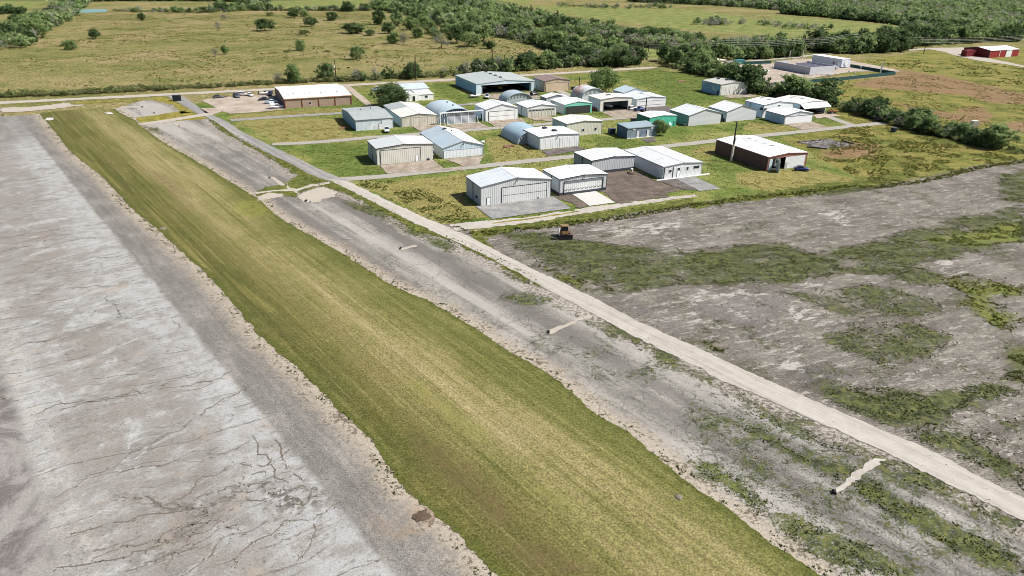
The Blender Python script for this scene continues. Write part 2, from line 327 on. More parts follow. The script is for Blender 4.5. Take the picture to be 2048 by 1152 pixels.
pcol = s.xyz(pv.outputs['Color'])[0]; conc = s.mix(s.ss(s.ma('ADD', pcol, s.ma('MULTIPLY', s.ma('SUBTRACT', n2, .5), 1.2)), .46, .7, 0, .32), conc, A_(172, 168, 163)); conc = s.mix(s.ss(s.ma('ADD', pcol, s.ma('MULTIPLY', s.ma('SUBTRACT', n2, .5), .6)), .27, .16, 0, .3), conc, A_(215, 217, 217))
lngs = s.noise(.3, 9, .78, s.rs(None, -AZ2, (1.4, .09, 1)), .5); cross = s.noise(.36, 9, .8, s.rs(None, -AZ2-.12, (.2, 1.1, 1)), .8); blot = s.noise(.11, 10, .76, None, .8)
conc = s.mix(s.ss(lngs, .52, .66, 0, .4), conc, A_(158, 152, 147)); conc = s.mix(s.ss(cross, .52, .6, 0, .5), conc, A_(160, 155, 150)); conc = s.mix(s.ss(cross, .46, .4, 0, .5), conc, A_(222, 223, 222)); conc = s.mix(s.ss(blot, .5, .56, 0, .55), conc, A_(164, 158, 152)); conc = s.mix(s.ss(blot, .42, .38, 0, .5), conc, A_(220, 221, 220))
conc = s.mix(s.ss(n1, .51, .6, 0, .4), conc, A_(166, 160, 154)); conc = s.mix(s.ma('MULTIPLY', s.ss(s.ma('ADD', t_, s.ma('MULTIPLY', s.ma('SUBTRACT', n1, .5), 16.)), 16, 20), s.ss(n2, .62, .42, 0, .7)), conc, A_(208, 210, 211)); conc = s.mix(s.ma('MULTIPLY', s.ss(s.ma('ABSOLUTE', s.ma('SUBTRACT', t_, 9.)), 8, 2), s.ss(blot, .42, .55, .0, .5)), conc, A_(160, 153, 146)); conc = s.mix(s.ma('MULTIPLY', s.ss(t_, 3, .5), s.ss(n2, .58, .4, 0, .6)), conc, A_(214, 212, 206)); conc = s.mix(s.ss(nstk, .55, .7, 0, .45), conc, A_(164, 158, 152)); conc = s.mix(s.ss(n3, .55, .68, 0, .5), conc, A_(140, 135, 130)); conc = s.grain(conc, .2, 4.)
conc = s.mix(s.ss(s.noise(.16, 4, .6), .6, .68, 0, .35), conc, A_(196, 180, 160))
conc = s.mix(s.ss(s.vor(.42, 'F1', s.rs(None, -AZ2, (.7, 1, 1))), .14, .06, 0, .5), conc, A_(130, 126, 122))
vd = s.rs(None, -AZ2-.05, (.045, .17, 1))
dn = s.new('ShaderNodeVectorMath', operation='ADD'); s.put(dn.inputs[0], vd)
nv = s.new('ShaderNodeTexNoise'); s.put(nv.inputs['Vector'], s.obj()); nv.inputs['Scale'].default_value = .22; nv.inputs['Detail'].default_value = 5
sc_ = s.new('ShaderNodeVectorMath', operation='SCALE'); s.put(sc_.inputs[0], nv.outputs['Color']); sc_.inputs['Scale'].default_value = .5; s.put(dn.inputs[1], sc_.outputs[0])
cr1 = s.vor(1., 'DISTANCE_TO_EDGE', dn.outputs[0])
wy = s.xyz(s.rs(None, -math.radians(31)))[1]; wq = s.ma('ADD', wy, s.ma('ADD', s.ma('MULTIPLY', s.noise(.035, 3, .6), 14.), s.ma('MULTIPLY', s.noise(.7, 4, .7), .9)))
def xcrack(per, wd, mk): return s.ma('MULTIPLY', s.ss(s.ma('ABSOLUTE', s.ma('SUBTRACT', s.ma('FRACT', s.ma('DIVIDE', wq, per)), .5)), wd*1.8/per, wd*.5/per), mk)
xc = s.ma('MAXIMUM', xcrack(4.3, .1, s.ss(s.noise(.07, 3, .6), .46, .54)), xcrack(2.3, .07, s.ss(s.noise(.11, 4, .7, s.rs(None, 1.)), .52, .6, 0, .8)))
conc = s.mix(s.ma('MULTIPLY', xc, s.ss(n3, .36, .52, .15, .75)), conc, A_(112, 105, 97))
crk = s.ma('MULTIPLY', s.ss(cr1, .02, .006), s.ss(n3, .5, .62, 0, .6))
conc = s.mix(s.ma('MULTIPLY', crk, .75), conc, A_(98, 92, 84))
asp, g, h, q = worn(s, A_(120, 117, 112), A_(145, 142, 137), A_(174, 170, 164))
asp = s.mix(s.ss(n2, .5, .7, 0, .5), asp, A_(136, 131, 125))
edge = s.ma('ADD', t_, s.ma('MULTIPLY', s.ma('SUBTRACT', n2, .5), 1.6))
c = s.mix(s.ss(edge, 24.6, 25.8), conc, asp)
c = s.mix(s.ss(s.ma('ADD', t_, s.ma('MULTIPLY', s.ma('SUBTRACT', n1, .5), 3.)), -1.2, -3.2), c, s.grain(s.mix(s.ss(blot, .4, .58), A_(128, 123, 121), A_(176, 172, 169)), .2, 4.))
sfar = s.ss(s.ma('ADD', s_, s.ma('MULTIPLY', s.ma('SUBTRACT', n1, .5), 30.)), 286, 300)
c = s.mix(s.ma('MULTIPLY', sfar, .75), c, asp)
sand = s.mix(s.ss(s.ma('ADD', s.ma('MULTIPLY', n3, .6), s.ma('MULTIPLY', n2, .4)), .41, .5), A_(124, 113, 97), s.mix(n2, A_(194, 180, 160), A_(212, 202, 186))); sand = s.grain(sand, .25, 3.5)
c = s.mix(s.ss(s.ma('ADD', s.attr('d'), s.ma('MULTIPLY', s.ma('SUBTRACT', n2, .5), 8.)), 4.6, .6, 0, .9), c, sand)
rut = s.ma('ABSOLUTE', s.ma('SUBTRACT', s.ma('ADD', s.attr('d'), s.ma('MULTIPLY', n1, 1.2)), 5.4))
c = s.mix(s.ma('MULTIPLY', s.ss(rut, .45, .1), s.ss(n3, .3, .6, 0, .25)), c, A_(186, 176, 166))
c = s.mix(s.ma('MULTIPLY', s.attr('weed'), s.ss(q, .45, .56, 0, .8)), c, A_(92, 82, 72))
c = s.mix(s.ma('MULTIPLY', s.attr('dirt'), s.ss(q, .4, .55, .1, .7)), c, A_(176, 148, 122))
runway_mat = s.end(c, .9, bump=s.ma('ADD', n3, s.ma('MULTIPLY', s.ma('SUBTRACT', 1., crk), .6)), bs=.45, bd=.12, spec=.2)
wd = [X('z3', (1240, 700), (1300, 680), (1400, 740), (1520, 720), (1600, 790), (1500, 830), (1340, 860), (1290, 790)), X('z3', (800, 1000), (960, 850), (1130, 730), (1200, 740), (1020, 850), (900, 960), (780, 1070), (620, 1110)), X('z3', (560, 760), (740, 780), (980, 830), (900, 850), (700, 820))]
drt = [X('z4', (330, 840), (390, 790), (480, 800), (470, 865), (400, 885)), X('z4', (150, 860), (240, 890), (380, 930), (300, 955), (200, 910)), X('full', (-10, 212), (60, 208), (170, 206), (160, 215), (60, 222), (-10, 224))]
sheet('runway', rwL, runway_mat, .04, 2., 0, 1.3, {'d': lambda P: segdist(P, gL), 'weed': lambda P: fmax(P, wd, 1.5), 'dirt': lambda P: fmax(P, drt, 1.5)})

# ---- taxiway between the mown strip and the gravel road
tx = np.vstack([gR-Tv*1.5, [gR[-1]-Sv*10], [rL[-1]+Tv*2-Sv*10], (rL[6:]+Tv*1.5)[::-1], (vg+Tv*1.2)[::-1]])
tw = [(X('z5', (250, 380), (420, 400), (640, 560), (860, 570), (880, 620), (760, 680), (600, 560), (400, 470)), .62), (X('z5', (850, 690), (960, 640), (1100, 740), (1300, 830), (1500, 950), (1740, 1060), (1740, 1152), (1600, 1152), (1300, 980), (1100, 850), (900, 760)), .66),
      (X('z5', (0, 530), (150, 560), (300, 660), (480, 790), (700, 900), (1000, 1010), (1200, 1152), (800, 1152), (600, 1000), (420, 880), (250, 740), (100, 640)), .60), (X('z5', (150, 200), (300, 190), (600, 400), (900, 500), (950, 560), (600, 470), (300, 300)), .5),
      (X('z5', (1100, 570), (1300, 640), (1600, 790), (1740, 870), (1740, 960), (1400, 830), (1100, 650)), .5), (X('z1', (1560, 740), (1800, 860), (2048, 960), (2048, 1090), (1800, 960), (1600, 820)), .47), (X('z1', (900, 440), (1200, 560), (1240, 600), (1000, 520)), .47),
      (X('z1', (0, 30), (250, 100), (700, 330), (640, 380), (300, 200), (0, 70)), .46), (X('z1', (1150, 620), (1500, 760), (1700, 900), (1450, 800)), .44), (X('z1', (1000, 560), (1300, 640), (1150, 700), (950, 640)), .42), (X('p', (1300, 640), (1420, 640), (1700, 800), (1500, 700)), .44), (X('p', (180, 380), (340, 380), (400, 460), (260, 440)), .46)]
tw += [(X('z5', (0, 60), (330, 200), (1000, 520), (1740, 880), (1740, 1152), (820, 1152), (0, 640)), .34), (X('z1', (1500, 740), (2048, 1000), (2048, 1152), (1500, 1152), (1100, 900)), .27)]
WADD = -.02
def weedfield(P, L, soft): return np.max([field(P, a, soft)*(b+WADD) for a, b in L], 0)
s = Sh('old_asphalt'); c, g, h, q = worn(s, A_(128, 125, 119), A_(166, 163, 156), A_(204, 200, 193))
fcr = s.vor(.5, 'DISTANCE_TO_EDGE', s.rs(None, .4, (1, .55, 1))); wob = s.noise(.8, 4, .7); c = s.mix(s.ma('MULTIPLY', s.ss(s.ma('ADD', fcr, s.ma('MULTIPLY', s.ma('SUBTRACT', wob, .5), .22)), .05, .01), s.ss(s.noise(.14, 4, .6), .48, .58, 0, .6)), c, A_(92, 88, 82))
lane = s.noise(.16, 4, .5, s.rs(None, -AZ2, (1, .05, 1))); c = s.mix(s.ss(lane, .5, .62, 0, .75), c, A_(126, 121, 118)); c = s.mix(s.ss(lane, .48, .39, 0, .7), c, A_(206, 202, 196))
tb = s.ma('ADD', s.xyz(s.rs(None, -AZ2))[0], s.ma('MULTIPLY', g, 1.6))
c = s.mix(s.ma('MULTIPLY', s.ss(s.ma('ABSOLUTE', s.ma('SUBTRACT', tb, 80.6)), 2.2, .6, 0, .5), s.ss(s.noise(.03, 3, .5), .38, .58)), c, A_(116, 111, 108))
n2 = s.noise(.35, 5, .65); n3 = s.noise(1.7, 4, .7)
sand = s.mix(s.ss(s.ma('ADD', s.ma('MULTIPLY', n3, .6), s.ma('MULTIPLY', n2, .4)), .41, .5), A_(120, 110, 94), s.mix(n2, A_(198, 184, 164), A_(214, 204, 188))); sand = s.grain(sand, .25, 3.5)
c = s.mix(s.ss(s.ma('ADD', s.attr('d'), s.ma('MULTIPLY', s.ma('SUBTRACT', n2, .5), 8.)), 4.4, .6, 0, .9), c, sand)
c = s.mix(s.ss(s.ma('ADD', s.attr('e'), s.ma('MULTIPLY', s.ma('SUBTRACT', n2, .5), 6.)), 4.2, 2.2, 0, .8), c, s.mix(s.ss(n3, .42, .55), A_(120, 110, 98), A_(206, 198, 188)))
c, wm = weedmix(s, c, s.ma('MAXIMUM', s.attr('w'), .16), g, h, q, None, s.ss(s.noise(.2, 2), .55, .7, 0, .4))
taxi_mat = s.end(c, .92, bump=s.ma('ADD', n3, s.ma('MULTIPLY', wm, 1.5)), bs=.6, bd=.16, spec=.15)
sheet('taxiway', tx, taxi_mat, .045, 2., 0, 1.3, {'d': lambda P: segdist(P, gR), 'e': lambda P: np.minimum(segdist(P, vg), segdist(P, rL)), 'w': lambda P: np.maximum(weedfield(P, tw, 1.8)+.12, weedfield(P, tw, 7.)+.05)})

# ---- old apron on the right, half overgrown
mow = X('full', (905, 452), (950, 468), (1000, 465), (1100, 452), (1240, 436), (1380, 412), (1500, 396), (1600, 386), (1700, 372), (1760, 375), (1850, 362), (1960, 335), (2060, 322), (2320, 290))
ap = np.vstack([rR[4:]-Tv*2, [rR[-1]+Tv*70], [mow[-1]], (mow+Av*2)[::-1]])
dens = [(X('z1', (950, 240), (1270, 230), (1450, 290), (1650, 300), (2048, 340), (2048, 560), (1700, 620), (1500, 560), (1200, 430), (1000, 330)), .57), (X('z2', (-40, 360), (300, 310), (640, 300), (760, 360), (1000, 420), (860, 520), (560, 560), (300, 570), (-40, 560)), .62),
        (X('z2', (700, 380), (1100, 290), (1500, 190), (2060, 60), (2060, 300), (1700, 390), (1450, 460), (1250, 510), (900, 500)), .58), (X('z2', (1420, 290), (1700, 240), (2060, 170), (2060, 300), (1700, 330)), .66), (X('z2', (1240, 440), (1440, 430), (1640, 540), (1500, 580), (1260, 520)), .56),
        (X('z2', (1500, 530), (1700, 490), (1850, 530), (2060, 560), (2060, 620), (1900, 640), (2060, 780), (1960, 850), (1800, 780), (1640, 660), (1720, 620)), .6), (X('z2', (1940, 960), (2060, 920), (2060, 1152), (1900, 1152)), .72),
        (X('z2', (740, 860), (1000, 780), (1400, 780), (1700, 880), (1500, 1010), (1250, 1070), (1000, 1000)), .52), (X('z2', (600, 600), (1100, 540), (1700, 680), (1500, 760), (900, 760)), .49), (X('z5', (600, 195), (720, 185), (1000, 190), (1250, 210), (1600, 170), (1740, 190), (1740, 240), (1500, 250), (1300, 380), (1150, 430), (900, 340)), .72),
        (X('z5', (1130, 440), (1300, 390), (1480, 410), (1560, 500), (1740, 600), (1740, 720), (1500, 590), (1300, 510)), .66), (X('z5', (1650, 40), (1740, 0), (1740, 190), (1640, 180)), .75), (X('z1', (1160, 450), (1230, 440), (1470, 540), (1480, 590), (1400, 580)), .76), (X('z1', (1540, 570), (1600, 560), (1700, 600), (1620, 610)), .7),
        (X('z2', (100, 900), (180, 895), (260, 940), (240, 970), (160, 950)), .85), (X('d1', (250, 900), (900, 780), (1700, 690), (2048, 640), (2048, 740), (1500, 830), (900, 850), (300, 940)), .6), (X('full', (1990, 350), (2100, 330), (2100, 420), (2000, 400)), .6), (X('z5', (1400, 420), (1740, 330), (1740, 560), (1560, 480)), .5)]
yel = [X('z2', (1500, 530), (1700, 490), (1850, 530), (2060, 560), (2060, 620), (1900, 640), (2060, 780), (1960, 850), (1800, 780), (1640, 660), (1720, 620)), X('z2', (1420, 290), (1700, 240), (2060, 170), (2060, 300), (1700, 330)), X('z5', (1650, 40), (1740, 0), (1740, 190), (1640, 180)),
       X('z2', (100, 900), (180, 895), (260, 940), (240, 970), (160, 950)), X('z1', (1160, 450), (1230, 440), (1470, 540), (1480, 590), (1400, 580))]
pale = [X('z2', (830, 110), (900, 70), (980, 90), (1000, 210), (920, 200), (870, 160)), X('z2', (-40, 590), (500, 600), (880, 530), (840, 545), (500, 640), (-40, 680)), X('z2', (0, 740), (150, 740), (300, 810), (200, 830), (0, 800)), X('z2', (480, 940), (640, 920), (720, 1010), (760, 1100), (600, 1080), (500, 1000)), X('z2', (1500, 400), (1650, 390), (1700, 440), (1600, 500), (1480, 480)), X('z1', (1420, 230), (2048, 150), (2048, 220), (1700, 280)),
        X('z5', (1240, 240), (1600, 165), (1620, 185), (1300, 260)), X('z5', (1300, 360), (1600, 275), (1738, 270), (1700, 300), (1350, 380)), X('z2', (600, 680), (900, 690), (1000, 740), (640, 800))]
dark = [X('z2', (0, 690), (300, 640), (620, 600), (640, 680), (500, 850), (680, 900), (600, 930), (400, 860), (200, 760)), X('z2', (700, 1040), (1000, 1040), (1100, 1152), (650, 1152)), X('z1', (1700, 640), (2048, 800), (2048, 870), (1700, 690))]
s = Sh('weedy_asphalt'); c, g, h, q = worn(s, A_(100, 95, 88), A_(136, 130, 122), A_(182, 176, 166), AZ+math.pi/2)
n3 = s.noise(1.5, 4, .7); n2 = s.noise(.3, 5, .65)
q2 = s.noise(.55, 5, .72, s.rs(None, -AZ, (.45, 1, 1)), .5); c = s.mix(s.ss(s.ma('ADD', s.ma('MULTIPLY', s.attr('pale'), .55), s.ma('MULTIPLY', s.ma('SUBTRACT', q2, .5), 2.6)), .4, .6, 0, .85), c, A_(214, 209, 202)); c = s.mix(s.ss(s.ma('ADD', s.attr('dark'), s.ma('MULTIPLY', s.ma('SUBTRACT', n2, .5), .8)), .4, .7, 0, .6), c, A_(128, 122, 122))
c = s.mix(s.ss(s.noise(.8, 4, .75, s.rs(None, -AZ, (.35, 1, 1))), .56, .62, 0, .7), c, A_(208, 203, 196))
wv = s.new('ShaderNodeTexWave', wave_type='RINGS'); s.put(wv.inputs['Vector'], s.rs(None, .2, (.9, .9, 1))); wv.inputs['Scale'].default_value = .8; wv.inputs['Distortion'].default_value = 6; wv.inputs['Detail'].default_value = 3
c = s.mix(s.ma('MULTIPLY', s.ss(wv.outputs['Fac'], .5, .8, 0, .3), s.ss(s.noise(.06, 2), .5, .62)), c, A_(206, 200, 194))
c = s.mix(s.ss(s.vor(1.1), .16, .08, 0, .7), c, A_(70, 68, 58))
c, wm = weedmix(s, c, s.ma('MAXIMUM', s.attr('w'), .3), g, h, q, None, s.attr('y'))
apron_mat = s.end(c, .92, bump=s.ma('ADD', n3, s.ma('MULTIPLY', wm, 1.5)), bs=.6, bd=.18, spec=.15)
sheet('apron', ap, apron_mat, .05, 2., 0, 1.4, {'w': lambda P: np.maximum(weedfield(P, dens, 3.)+.06, weedfield(P, dens, 14.)*1.12), 'y': lambda P: fmax(P, yel, 2.5), 'pale': lambda P: fmax(P, pale, 5.), 'dark': lambda P: fmax(P, dark, 5.)})

# ---- mown grass strip
gs = np.vstack([gL, [gL[-1]-Sv*20], [gR[-1]-Sv*20], gR[::-1], X('full', (150, 219), (110, 223))])
s = Sh('mown_grass'); xy = s.xyz(s.rs(None, -AZ2)); t_ = xy[0]
st1 = s.noise(.55, 5, .65, s.rs(None, -AZ2+.012, (1, .012, 1))); st2 = s.noise(.13, 4, .6, s.rs(None, -AZ2+.012, (1, .08, 1))); st3 = s.noise(1.6, 3, .6, s.rs(None, -AZ2+.02, (1, .02, 1)))
n1 = s.noise(.06, 5, .6); n2 = s.noise(.5, 4, .7); n3 = s.noise(2.6, 3, .7)
x = s.ma('ADD', s.ma('ADD', s.ma('MULTIPLY', st1, .3), s.ma('MULTIPLY', st2, .34)), s.ma('ADD', s.ma('MULTIPLY', n1, .22), s.ma('MULTIPLY', n2, .16)))
mid = s.ss(s.ma('ABSOLUTE', s.ma('SUBTRACT', t_, 50.)), 12, 2, -.04, .065)
x = s.ma('ADD', x, mid)
x = s.ma('ADD', x, s.ss(t_, 47, 43, 0, -.035)); x = s.ma('ADD', x, s.ss(t_, 52, 57, 0, .012))
c = s.ramp(x, [(.38, A_(98, 101, 54)), (.465, A_(120, 121, 68)), (.53, A_(142, 138, 86)), (.59, A_(166, 156, 108)), (.68, A_(188, 174, 130))])
c = s.mix(s.ma('MULTIPLY', s.ss(t_, 50, 45), s.ss(s.ma('ADD', s.ma('MULTIPLY', n1, .5), s.ma('MULTIPLY', st2, .5)), .42, .6, 0, .42)), c, A_(122, 110, 68)); c = s.mix(s.ss(t_, 53, 60, 0, .25), c, A_(122, 132, 70))
c = s.mix(s.ss(st3, .55, .68, 0, .45), c, A_(94, 96, 36)); c = s.mix(s.ss(st3, .45, .33, 0, .35), c, A_(180, 170, 114))
c = s.mix(s.ss(n3, .56, .72, 0, .55), c, A_(84, 86, 36)); c = s.mix(s.ss(n3, .42, .3, 0, .35), c, A_(188, 178, 124))
c = s.mix(s.ss(s.ma('ADD', s.attr('d'), s.ma('MULTIPLY', s.ma('SUBTRACT', n2, .5), 4.)), 1.7, .3, 0, .8), c, s.mix(n3, A_(84, 94, 44), A_(116, 120, 62)))
c = s.grain(c, .5, 3.6)
c = s.mix(s.ma('MULTIPLY', s.attr('br'), s.ss(n2, .35, .6, .1, .6)), c, A_(122, 106, 76)); c = s.mix(s.ma('MULTIPLY', s.attr('hi'), s.ss(n2, .35, .6, .1, .6)), c, A_(154, 156, 78))
c = s.mix(s.ma('MULTIPLY', s.ss(s.attr('trk'), .9, .2), s.ss(st1, .4, .55, .0, .22)), c, A_(190, 178, 110))
grass_mat = s.end(c, .95, bump=s.ma('ADD', n3, s.ma('MULTIPLY', st3, .8)), bs=.7, bd=.14, spec=.1)
trk = [X('z0', (560, 110), (640, 180), (800, 290), (940, 420), (1000, 470), (1050, 510), (1055, 550), (1150, 640), (1290, 740), (1420, 840), (1540, 930), (1640, 1000)), X('z0', (540, 118), (620, 190), (780, 300), (920, 430), (980, 480), (1028, 520), (1030, 556), (1125, 646), (1265, 746), (1395, 846), (1515, 936), (1615, 1006)),
       X('r0', (540, 540), (700, 650), (900, 780), (1100, 930), (1300, 1100)), X('r0', (520, 545), (680, 655), (880, 785), (1080, 935), (1280, 1105))]
brn = [X('z4', (330, 420), (480, 460), (760, 650), (880, 860), (840, 940), (640, 760), (420, 560)), X('z4', (800, 1000), (1000, 960), (1400, 1152), (1000, 1152)), X('r0', (500, 250), (640, 260), (700, 310), (560, 310)), X('r0', (1200, 720), (1330, 760), (1500, 930), (1350, 880))]
hil = [X('z0', (1370, 390), (1450, 340), (1540, 330), (1640, 420), (1500, 440)), X('z4', (300, 130), (420, 190), (600, 330), (760, 450), (700, 470), (480, 300)), X('z4', (960, 680), (1100, 740), (1180, 790), (1080, 770))]
def both(P): return np.minimum(segdist(P, gL), segdist(P, gR))
sheet('grass_strip', gs, grass_mat, .075, .4, .15, 1.1, {'d': both, 'br': lambda P: fmax(P, brn, 1.5), 'hi': lambda P: fmax(P, hil, 1.5), 'trk': lambda P: np.min([segdist(P, T) for T in trk], 0)})

# ---- verges: rough green grass that covers the pavement along the road and between the old pads
s = Sh('rough_grass'); n2 = s.noise(.45, 4, .65); n3 = s.noise(2., 3, .7)
c = s.ramp(s.ma('ADD', s.ma('MULTIPLY', n2, .6), s.ma('MULTIPLY', n3, .4)), [(.36, A_(78, 88, 40)), (.48, A_(108, 118, 56)), (.56, A_(136, 140, 74)), (.68, A_(170, 160, 98))])
verge_mat = s.end(c, .95, bump=s.ma('ADD', n3, n2), bs=.9, bd=.4, spec=.1)
s = Sh('dry_verge_grass'); n2 = s.noise(.45, 4, .65); n3 = s.noise(2., 3, .7)
c = s.ramp(s.ma('ADD', s.ma('MULTIPLY', n2, .6), s.ma('MULTIPLY', n3, .4)), [(.36, A_(112, 106, 46)), (.48, A_(150, 142, 66)), (.56, A_(180, 168, 88)), (.68, A_(200, 184, 120))])
dry_mat = s.end(c, .95, bump=n3, bs=.8, bd=.3, spec=.1)
sheet('grass_verge', np.vstack([vg[3:9], (aL[3:]+Tv*.6)[::-1]]), verge_mat, .09, .5, .4)
sheet('grass_verge', np.vstack([vg[9:], (rL[1:7]+Tv*.5)[::-1]]), verge_mat, .09, .5, .45)
sheet('grass_verge', X('g', (180, 220), (340, 190), (520, 100), (500, 20), (400, -40), (560, -10), (820, 170), (900, 190), (1000, 250), (960, 285), (860, 265), (720, 215), (600, 260), (480, 300), (500, 350), (330, 300), (200, 290), (60, 330), (60, 280)), verge_mat, .1, .5, .45)
sheet('grass_verge', X('full', (270, 236), (310, 231), (362, 222), (390, 227), (418, 238), (360, 242), (310, 247), (282, 248)), dry_mat, .1, .6, .3)
sheet('grass_verge', X('full', (140, 206), (260, 200), (330, 193), (350, 205), (390, 224), (362, 228), (345, 210), (300, 199), (230, 204), (150, 209)), dry_mat, .1, .6, .3)
sheet('grass_verge', X('z1', (770, 265), (800, 240), (1000, 200), (1400, 140), (1800, 90), (2048, 50), (2100, 30), (2100, 82), (1700, 130), (1400, 190), (1200, 215), (960, 240), (860, 270), (920, 350), (860, 340)), verge_mat, .1, .5, .5)
sheet('grass_verge', X('d1', (0, 915), (300, 860), (900, 770), (1300, 710), (1740, 665), (2048, 600), (2300, 560), (2300, 640), (1900, 720), (1400, 790), (900, 850), (400, 900), (0, 965)), verge_mat, .1, .5, .5)

# ---- gravel road, asphalt roads, two-track
s = Sh('pale_gravel'); n2 = s.noise(.4, 5, .65); n3 = s.noise(2.2, 3, .7); ln = s.noise(.8, 4, .6, s.rs(None, -AZ2, (1, .03, 1)))
c = s.ramp(s.ma('ADD', s.ma('MULTIPLY', n2, .4), s.ma('MULTIPLY', ln, .6)), [(.32, A_(184, 178, 168)), (.5, A_(212, 206, 197)), (.68, A_(228, 223, 215))])
c = s.mix(s.ss(n3, .58, .72, 0, .45), c, A_(150, 142, 132)); gravel_mat = s.end(c, .95, bump=n3, bs=.5, bd=.1, spec=.15)
sheet('gravel_road', np.vstack([rL, rR[::-1]]), gravel_mat, .12, .5, .14)
s = Sh('grey_asphalt'); n2 = s.noise(.5, 5, .65); n3 = s.noise(3., 3, .7); ln = s.noise(.7, 4, .6, s.rs(None, -AZ2+.03, (1, .03, 1)))
c = s.ramp(s.ma('ADD', s.ma('MULTIPLY', n2, .35), s.ma('MULTIPLY', ln, .65)), [(.34, A_(142, 141, 142)), (.5, A_(172, 170, 168)), (.66, A_(202, 199, 194))])
c = s.mix(s.ss(n3, .6, .75, 0, .4), c, A_(130, 128, 130)); asph_mat = s.end(c, .92, bump=n3, bs=.3, bd=.05, spec=.2)
sheet('asphalt_road', np.vstack([aL, aR[::-1]]), asph_mat, .115, .5, .12)
s = Sh('pale_lane'); n2 = s.noise(.3, 5, .65); n3 = s.noise(2., 3, .7); c = s.mix(s.ss(n3, .5, .75, 0, .6), s.mix(n2, A_(180, 176, 166), A_(206, 202, 194)), A_(156, 150, 138)); lane_mat = s.end(c, .93, bump=n3, bs=.3, bd=.05, spec=.2)
s = Sh('sandy_road'); n2 = s.noise(.2, 5, .65); n3 = s.noise(1., 3, .7); c = s.mix(s.ss(n3, .5, .75, 0, .5), s.mix(n2, A_(200, 191, 177), A_(220, 213, 202)), A_(186, 168, 142)); sandy_mat = s.end(c, .95, bump=n3, bs=.3, bd=.08, spec=.1)
sheet('road', ribbon(X('full', (-300, 221), (0, 206), (500, 181), (687, 171), (911, 159), (1130, 146), (1310, 135)), 6.2), sandy_mat, .1, .8, .25)
sheet('road', ribbon(X('full', (462, 241), (560, 234), (673, 227), (800, 218), (923, 210), (990, 204), (1080, 197)), 4.4, 3.6), asph_mat, .1, .6, .15)
sheet('road', np.vstack([ribbon(X('full', (545, 289), (640, 284.5), (732, 276), (923, 262), (1023, 253.5), (1130, 245), (1250, 236), (1330, 229)), 4.2)]), lane_mat, .1, .6, .15)
sheet('road', ribbon(X('full', (670, 360), (760, 354), (900, 339.5), (1120, 316), (1330, 293), (1540, 270), (1751, 248), (1775, 246)), 4.3), lane_mat, .105, .6, .15)
sheet('path', ribbon(X('full', (282, 249), (340, 241), (400, 231), (420, 228)), 5.), sandy_mat, .125, .6, .25)
sheet('path', ribbon(X('full', (905, 455), (960, 450), (1060, 440), (1160, 424), (1240, 411), (1330, 400), (1390, 392)), 5.2, 2.), gravel_mat, .11, .5, .3)
sheet('grass_median', ribbon(X('full', (985, 447), (1060, 438.5), (1160, 423)), .9), dry_mat, .13, .4, .2)
sheet('path', X('g', (360, 190), (400, 235), (480, 250), (620, 205), (820, 175), (830, 190), (640, 225), (480, 270), (520, 320), (440, 270), (250, 275), (60, 300), (70, 280), (240, 262), (380, 250)), sandy_mat, .125, .5, .2)

# ---- slabs, yards and pads
s = Sh('slab_concrete'); n2 = s.noise(.35, 5, .65); n3 = s.noise(2.4, 3, .7); c = s.ramp(s.ma('ADD', s.ma('MULTIPLY', n2, .7), s.ma('MULTIPLY', n3, .3)), [(.36, A_(138, 138, 138)), (.5, A_(168, 168, 168)), (.64, A_(194, 193, 190))])
br = s.new('ShaderNodeTexBrick'); s.put(br.inputs['Vector'], s.rs(None, -AZ, (.2, .2, 1))); br.offset = 0
for k, v in (('Scale', 1.), ('Mortar Size', .012), ('Brick Width', 1.), ('Row Height', 1.)): br.inputs[k].default_value = v
c = s.mix(s.ma('MULTIPLY', br.outputs['Fac'], .45), c, A_(112, 108, 98)); slab_grey = s.end(c, .92, bump=n3, bs=.2, bd=.04, spec=.2)
s = Sh('stained_slab'); n2 = s.noise(.3, 5, .65); n3 = s.noise(2.2, 3, .7); c = s.ramp(s.ma('ADD', s.ma('MULTIPLY', n2, .7), s.ma('MULTIPLY', n3, .3)), [(.36, A_(150, 136, 120)), (.5, A_(184, 170, 154)), (.64, A_(210, 200, 188))])
br = s.new('ShaderNodeTexBrick'); s.put(br.inputs['Vector'], s.rs(None, -AZ, (.22, .22, 1))); br.offset = 0
for k, v in (('Scale', 1.), ('Mortar Size', .012), ('Brick Width', 1.), ('Row Height', 1.)): br.inputs[k].default_value = v
c = s.mix(s.ma('MULTIPLY', br.outputs['Fac'], .5), c, A_(116, 106, 88)); slab_tan = s.end(c, .92, bump=n3, bs=.2, bd=.04, spec=.2)
s = Sh('fresh_concrete'); n2 = s.noise(.8, 4, .6); c = s.mix(s.ss(n2, .58, .7, 0, .5), A_(236, 235, 232), A_(196, 194, 192)); slab_white = s.end(c, .85, spec=.2)
s = Sh('bare_earth'); n2 = s.noise(.25, 5, .65); n3 = s.noise(1.6, 4, .7); c = s.ramp(s.ma('ADD', s.ma('MULTIPLY', n2, .6), s.ma('MULTIPLY', n3, .4)), [(.36, A_(92, 84, 79)), (.5, A_(118, 108, 101)), (.62, A_(150, 134, 120)), (.72, A_(176, 146, 116))])
wv = s.new('ShaderNodeTexWave', wave_type='RINGS'); s.put(wv.inputs['Vector'], s.rs()); wv.inputs['Scale'].default_value = .25; wv.inputs['Distortion'].default_value = 5; c = s.mix(s.ss(wv.outputs['Fac'], .6, .9, 0, .3), c, A_(168, 152, 140)); earth_mat = s.end(c, .95, bump=n3, bs=.7, bd=.2, spec=.1)
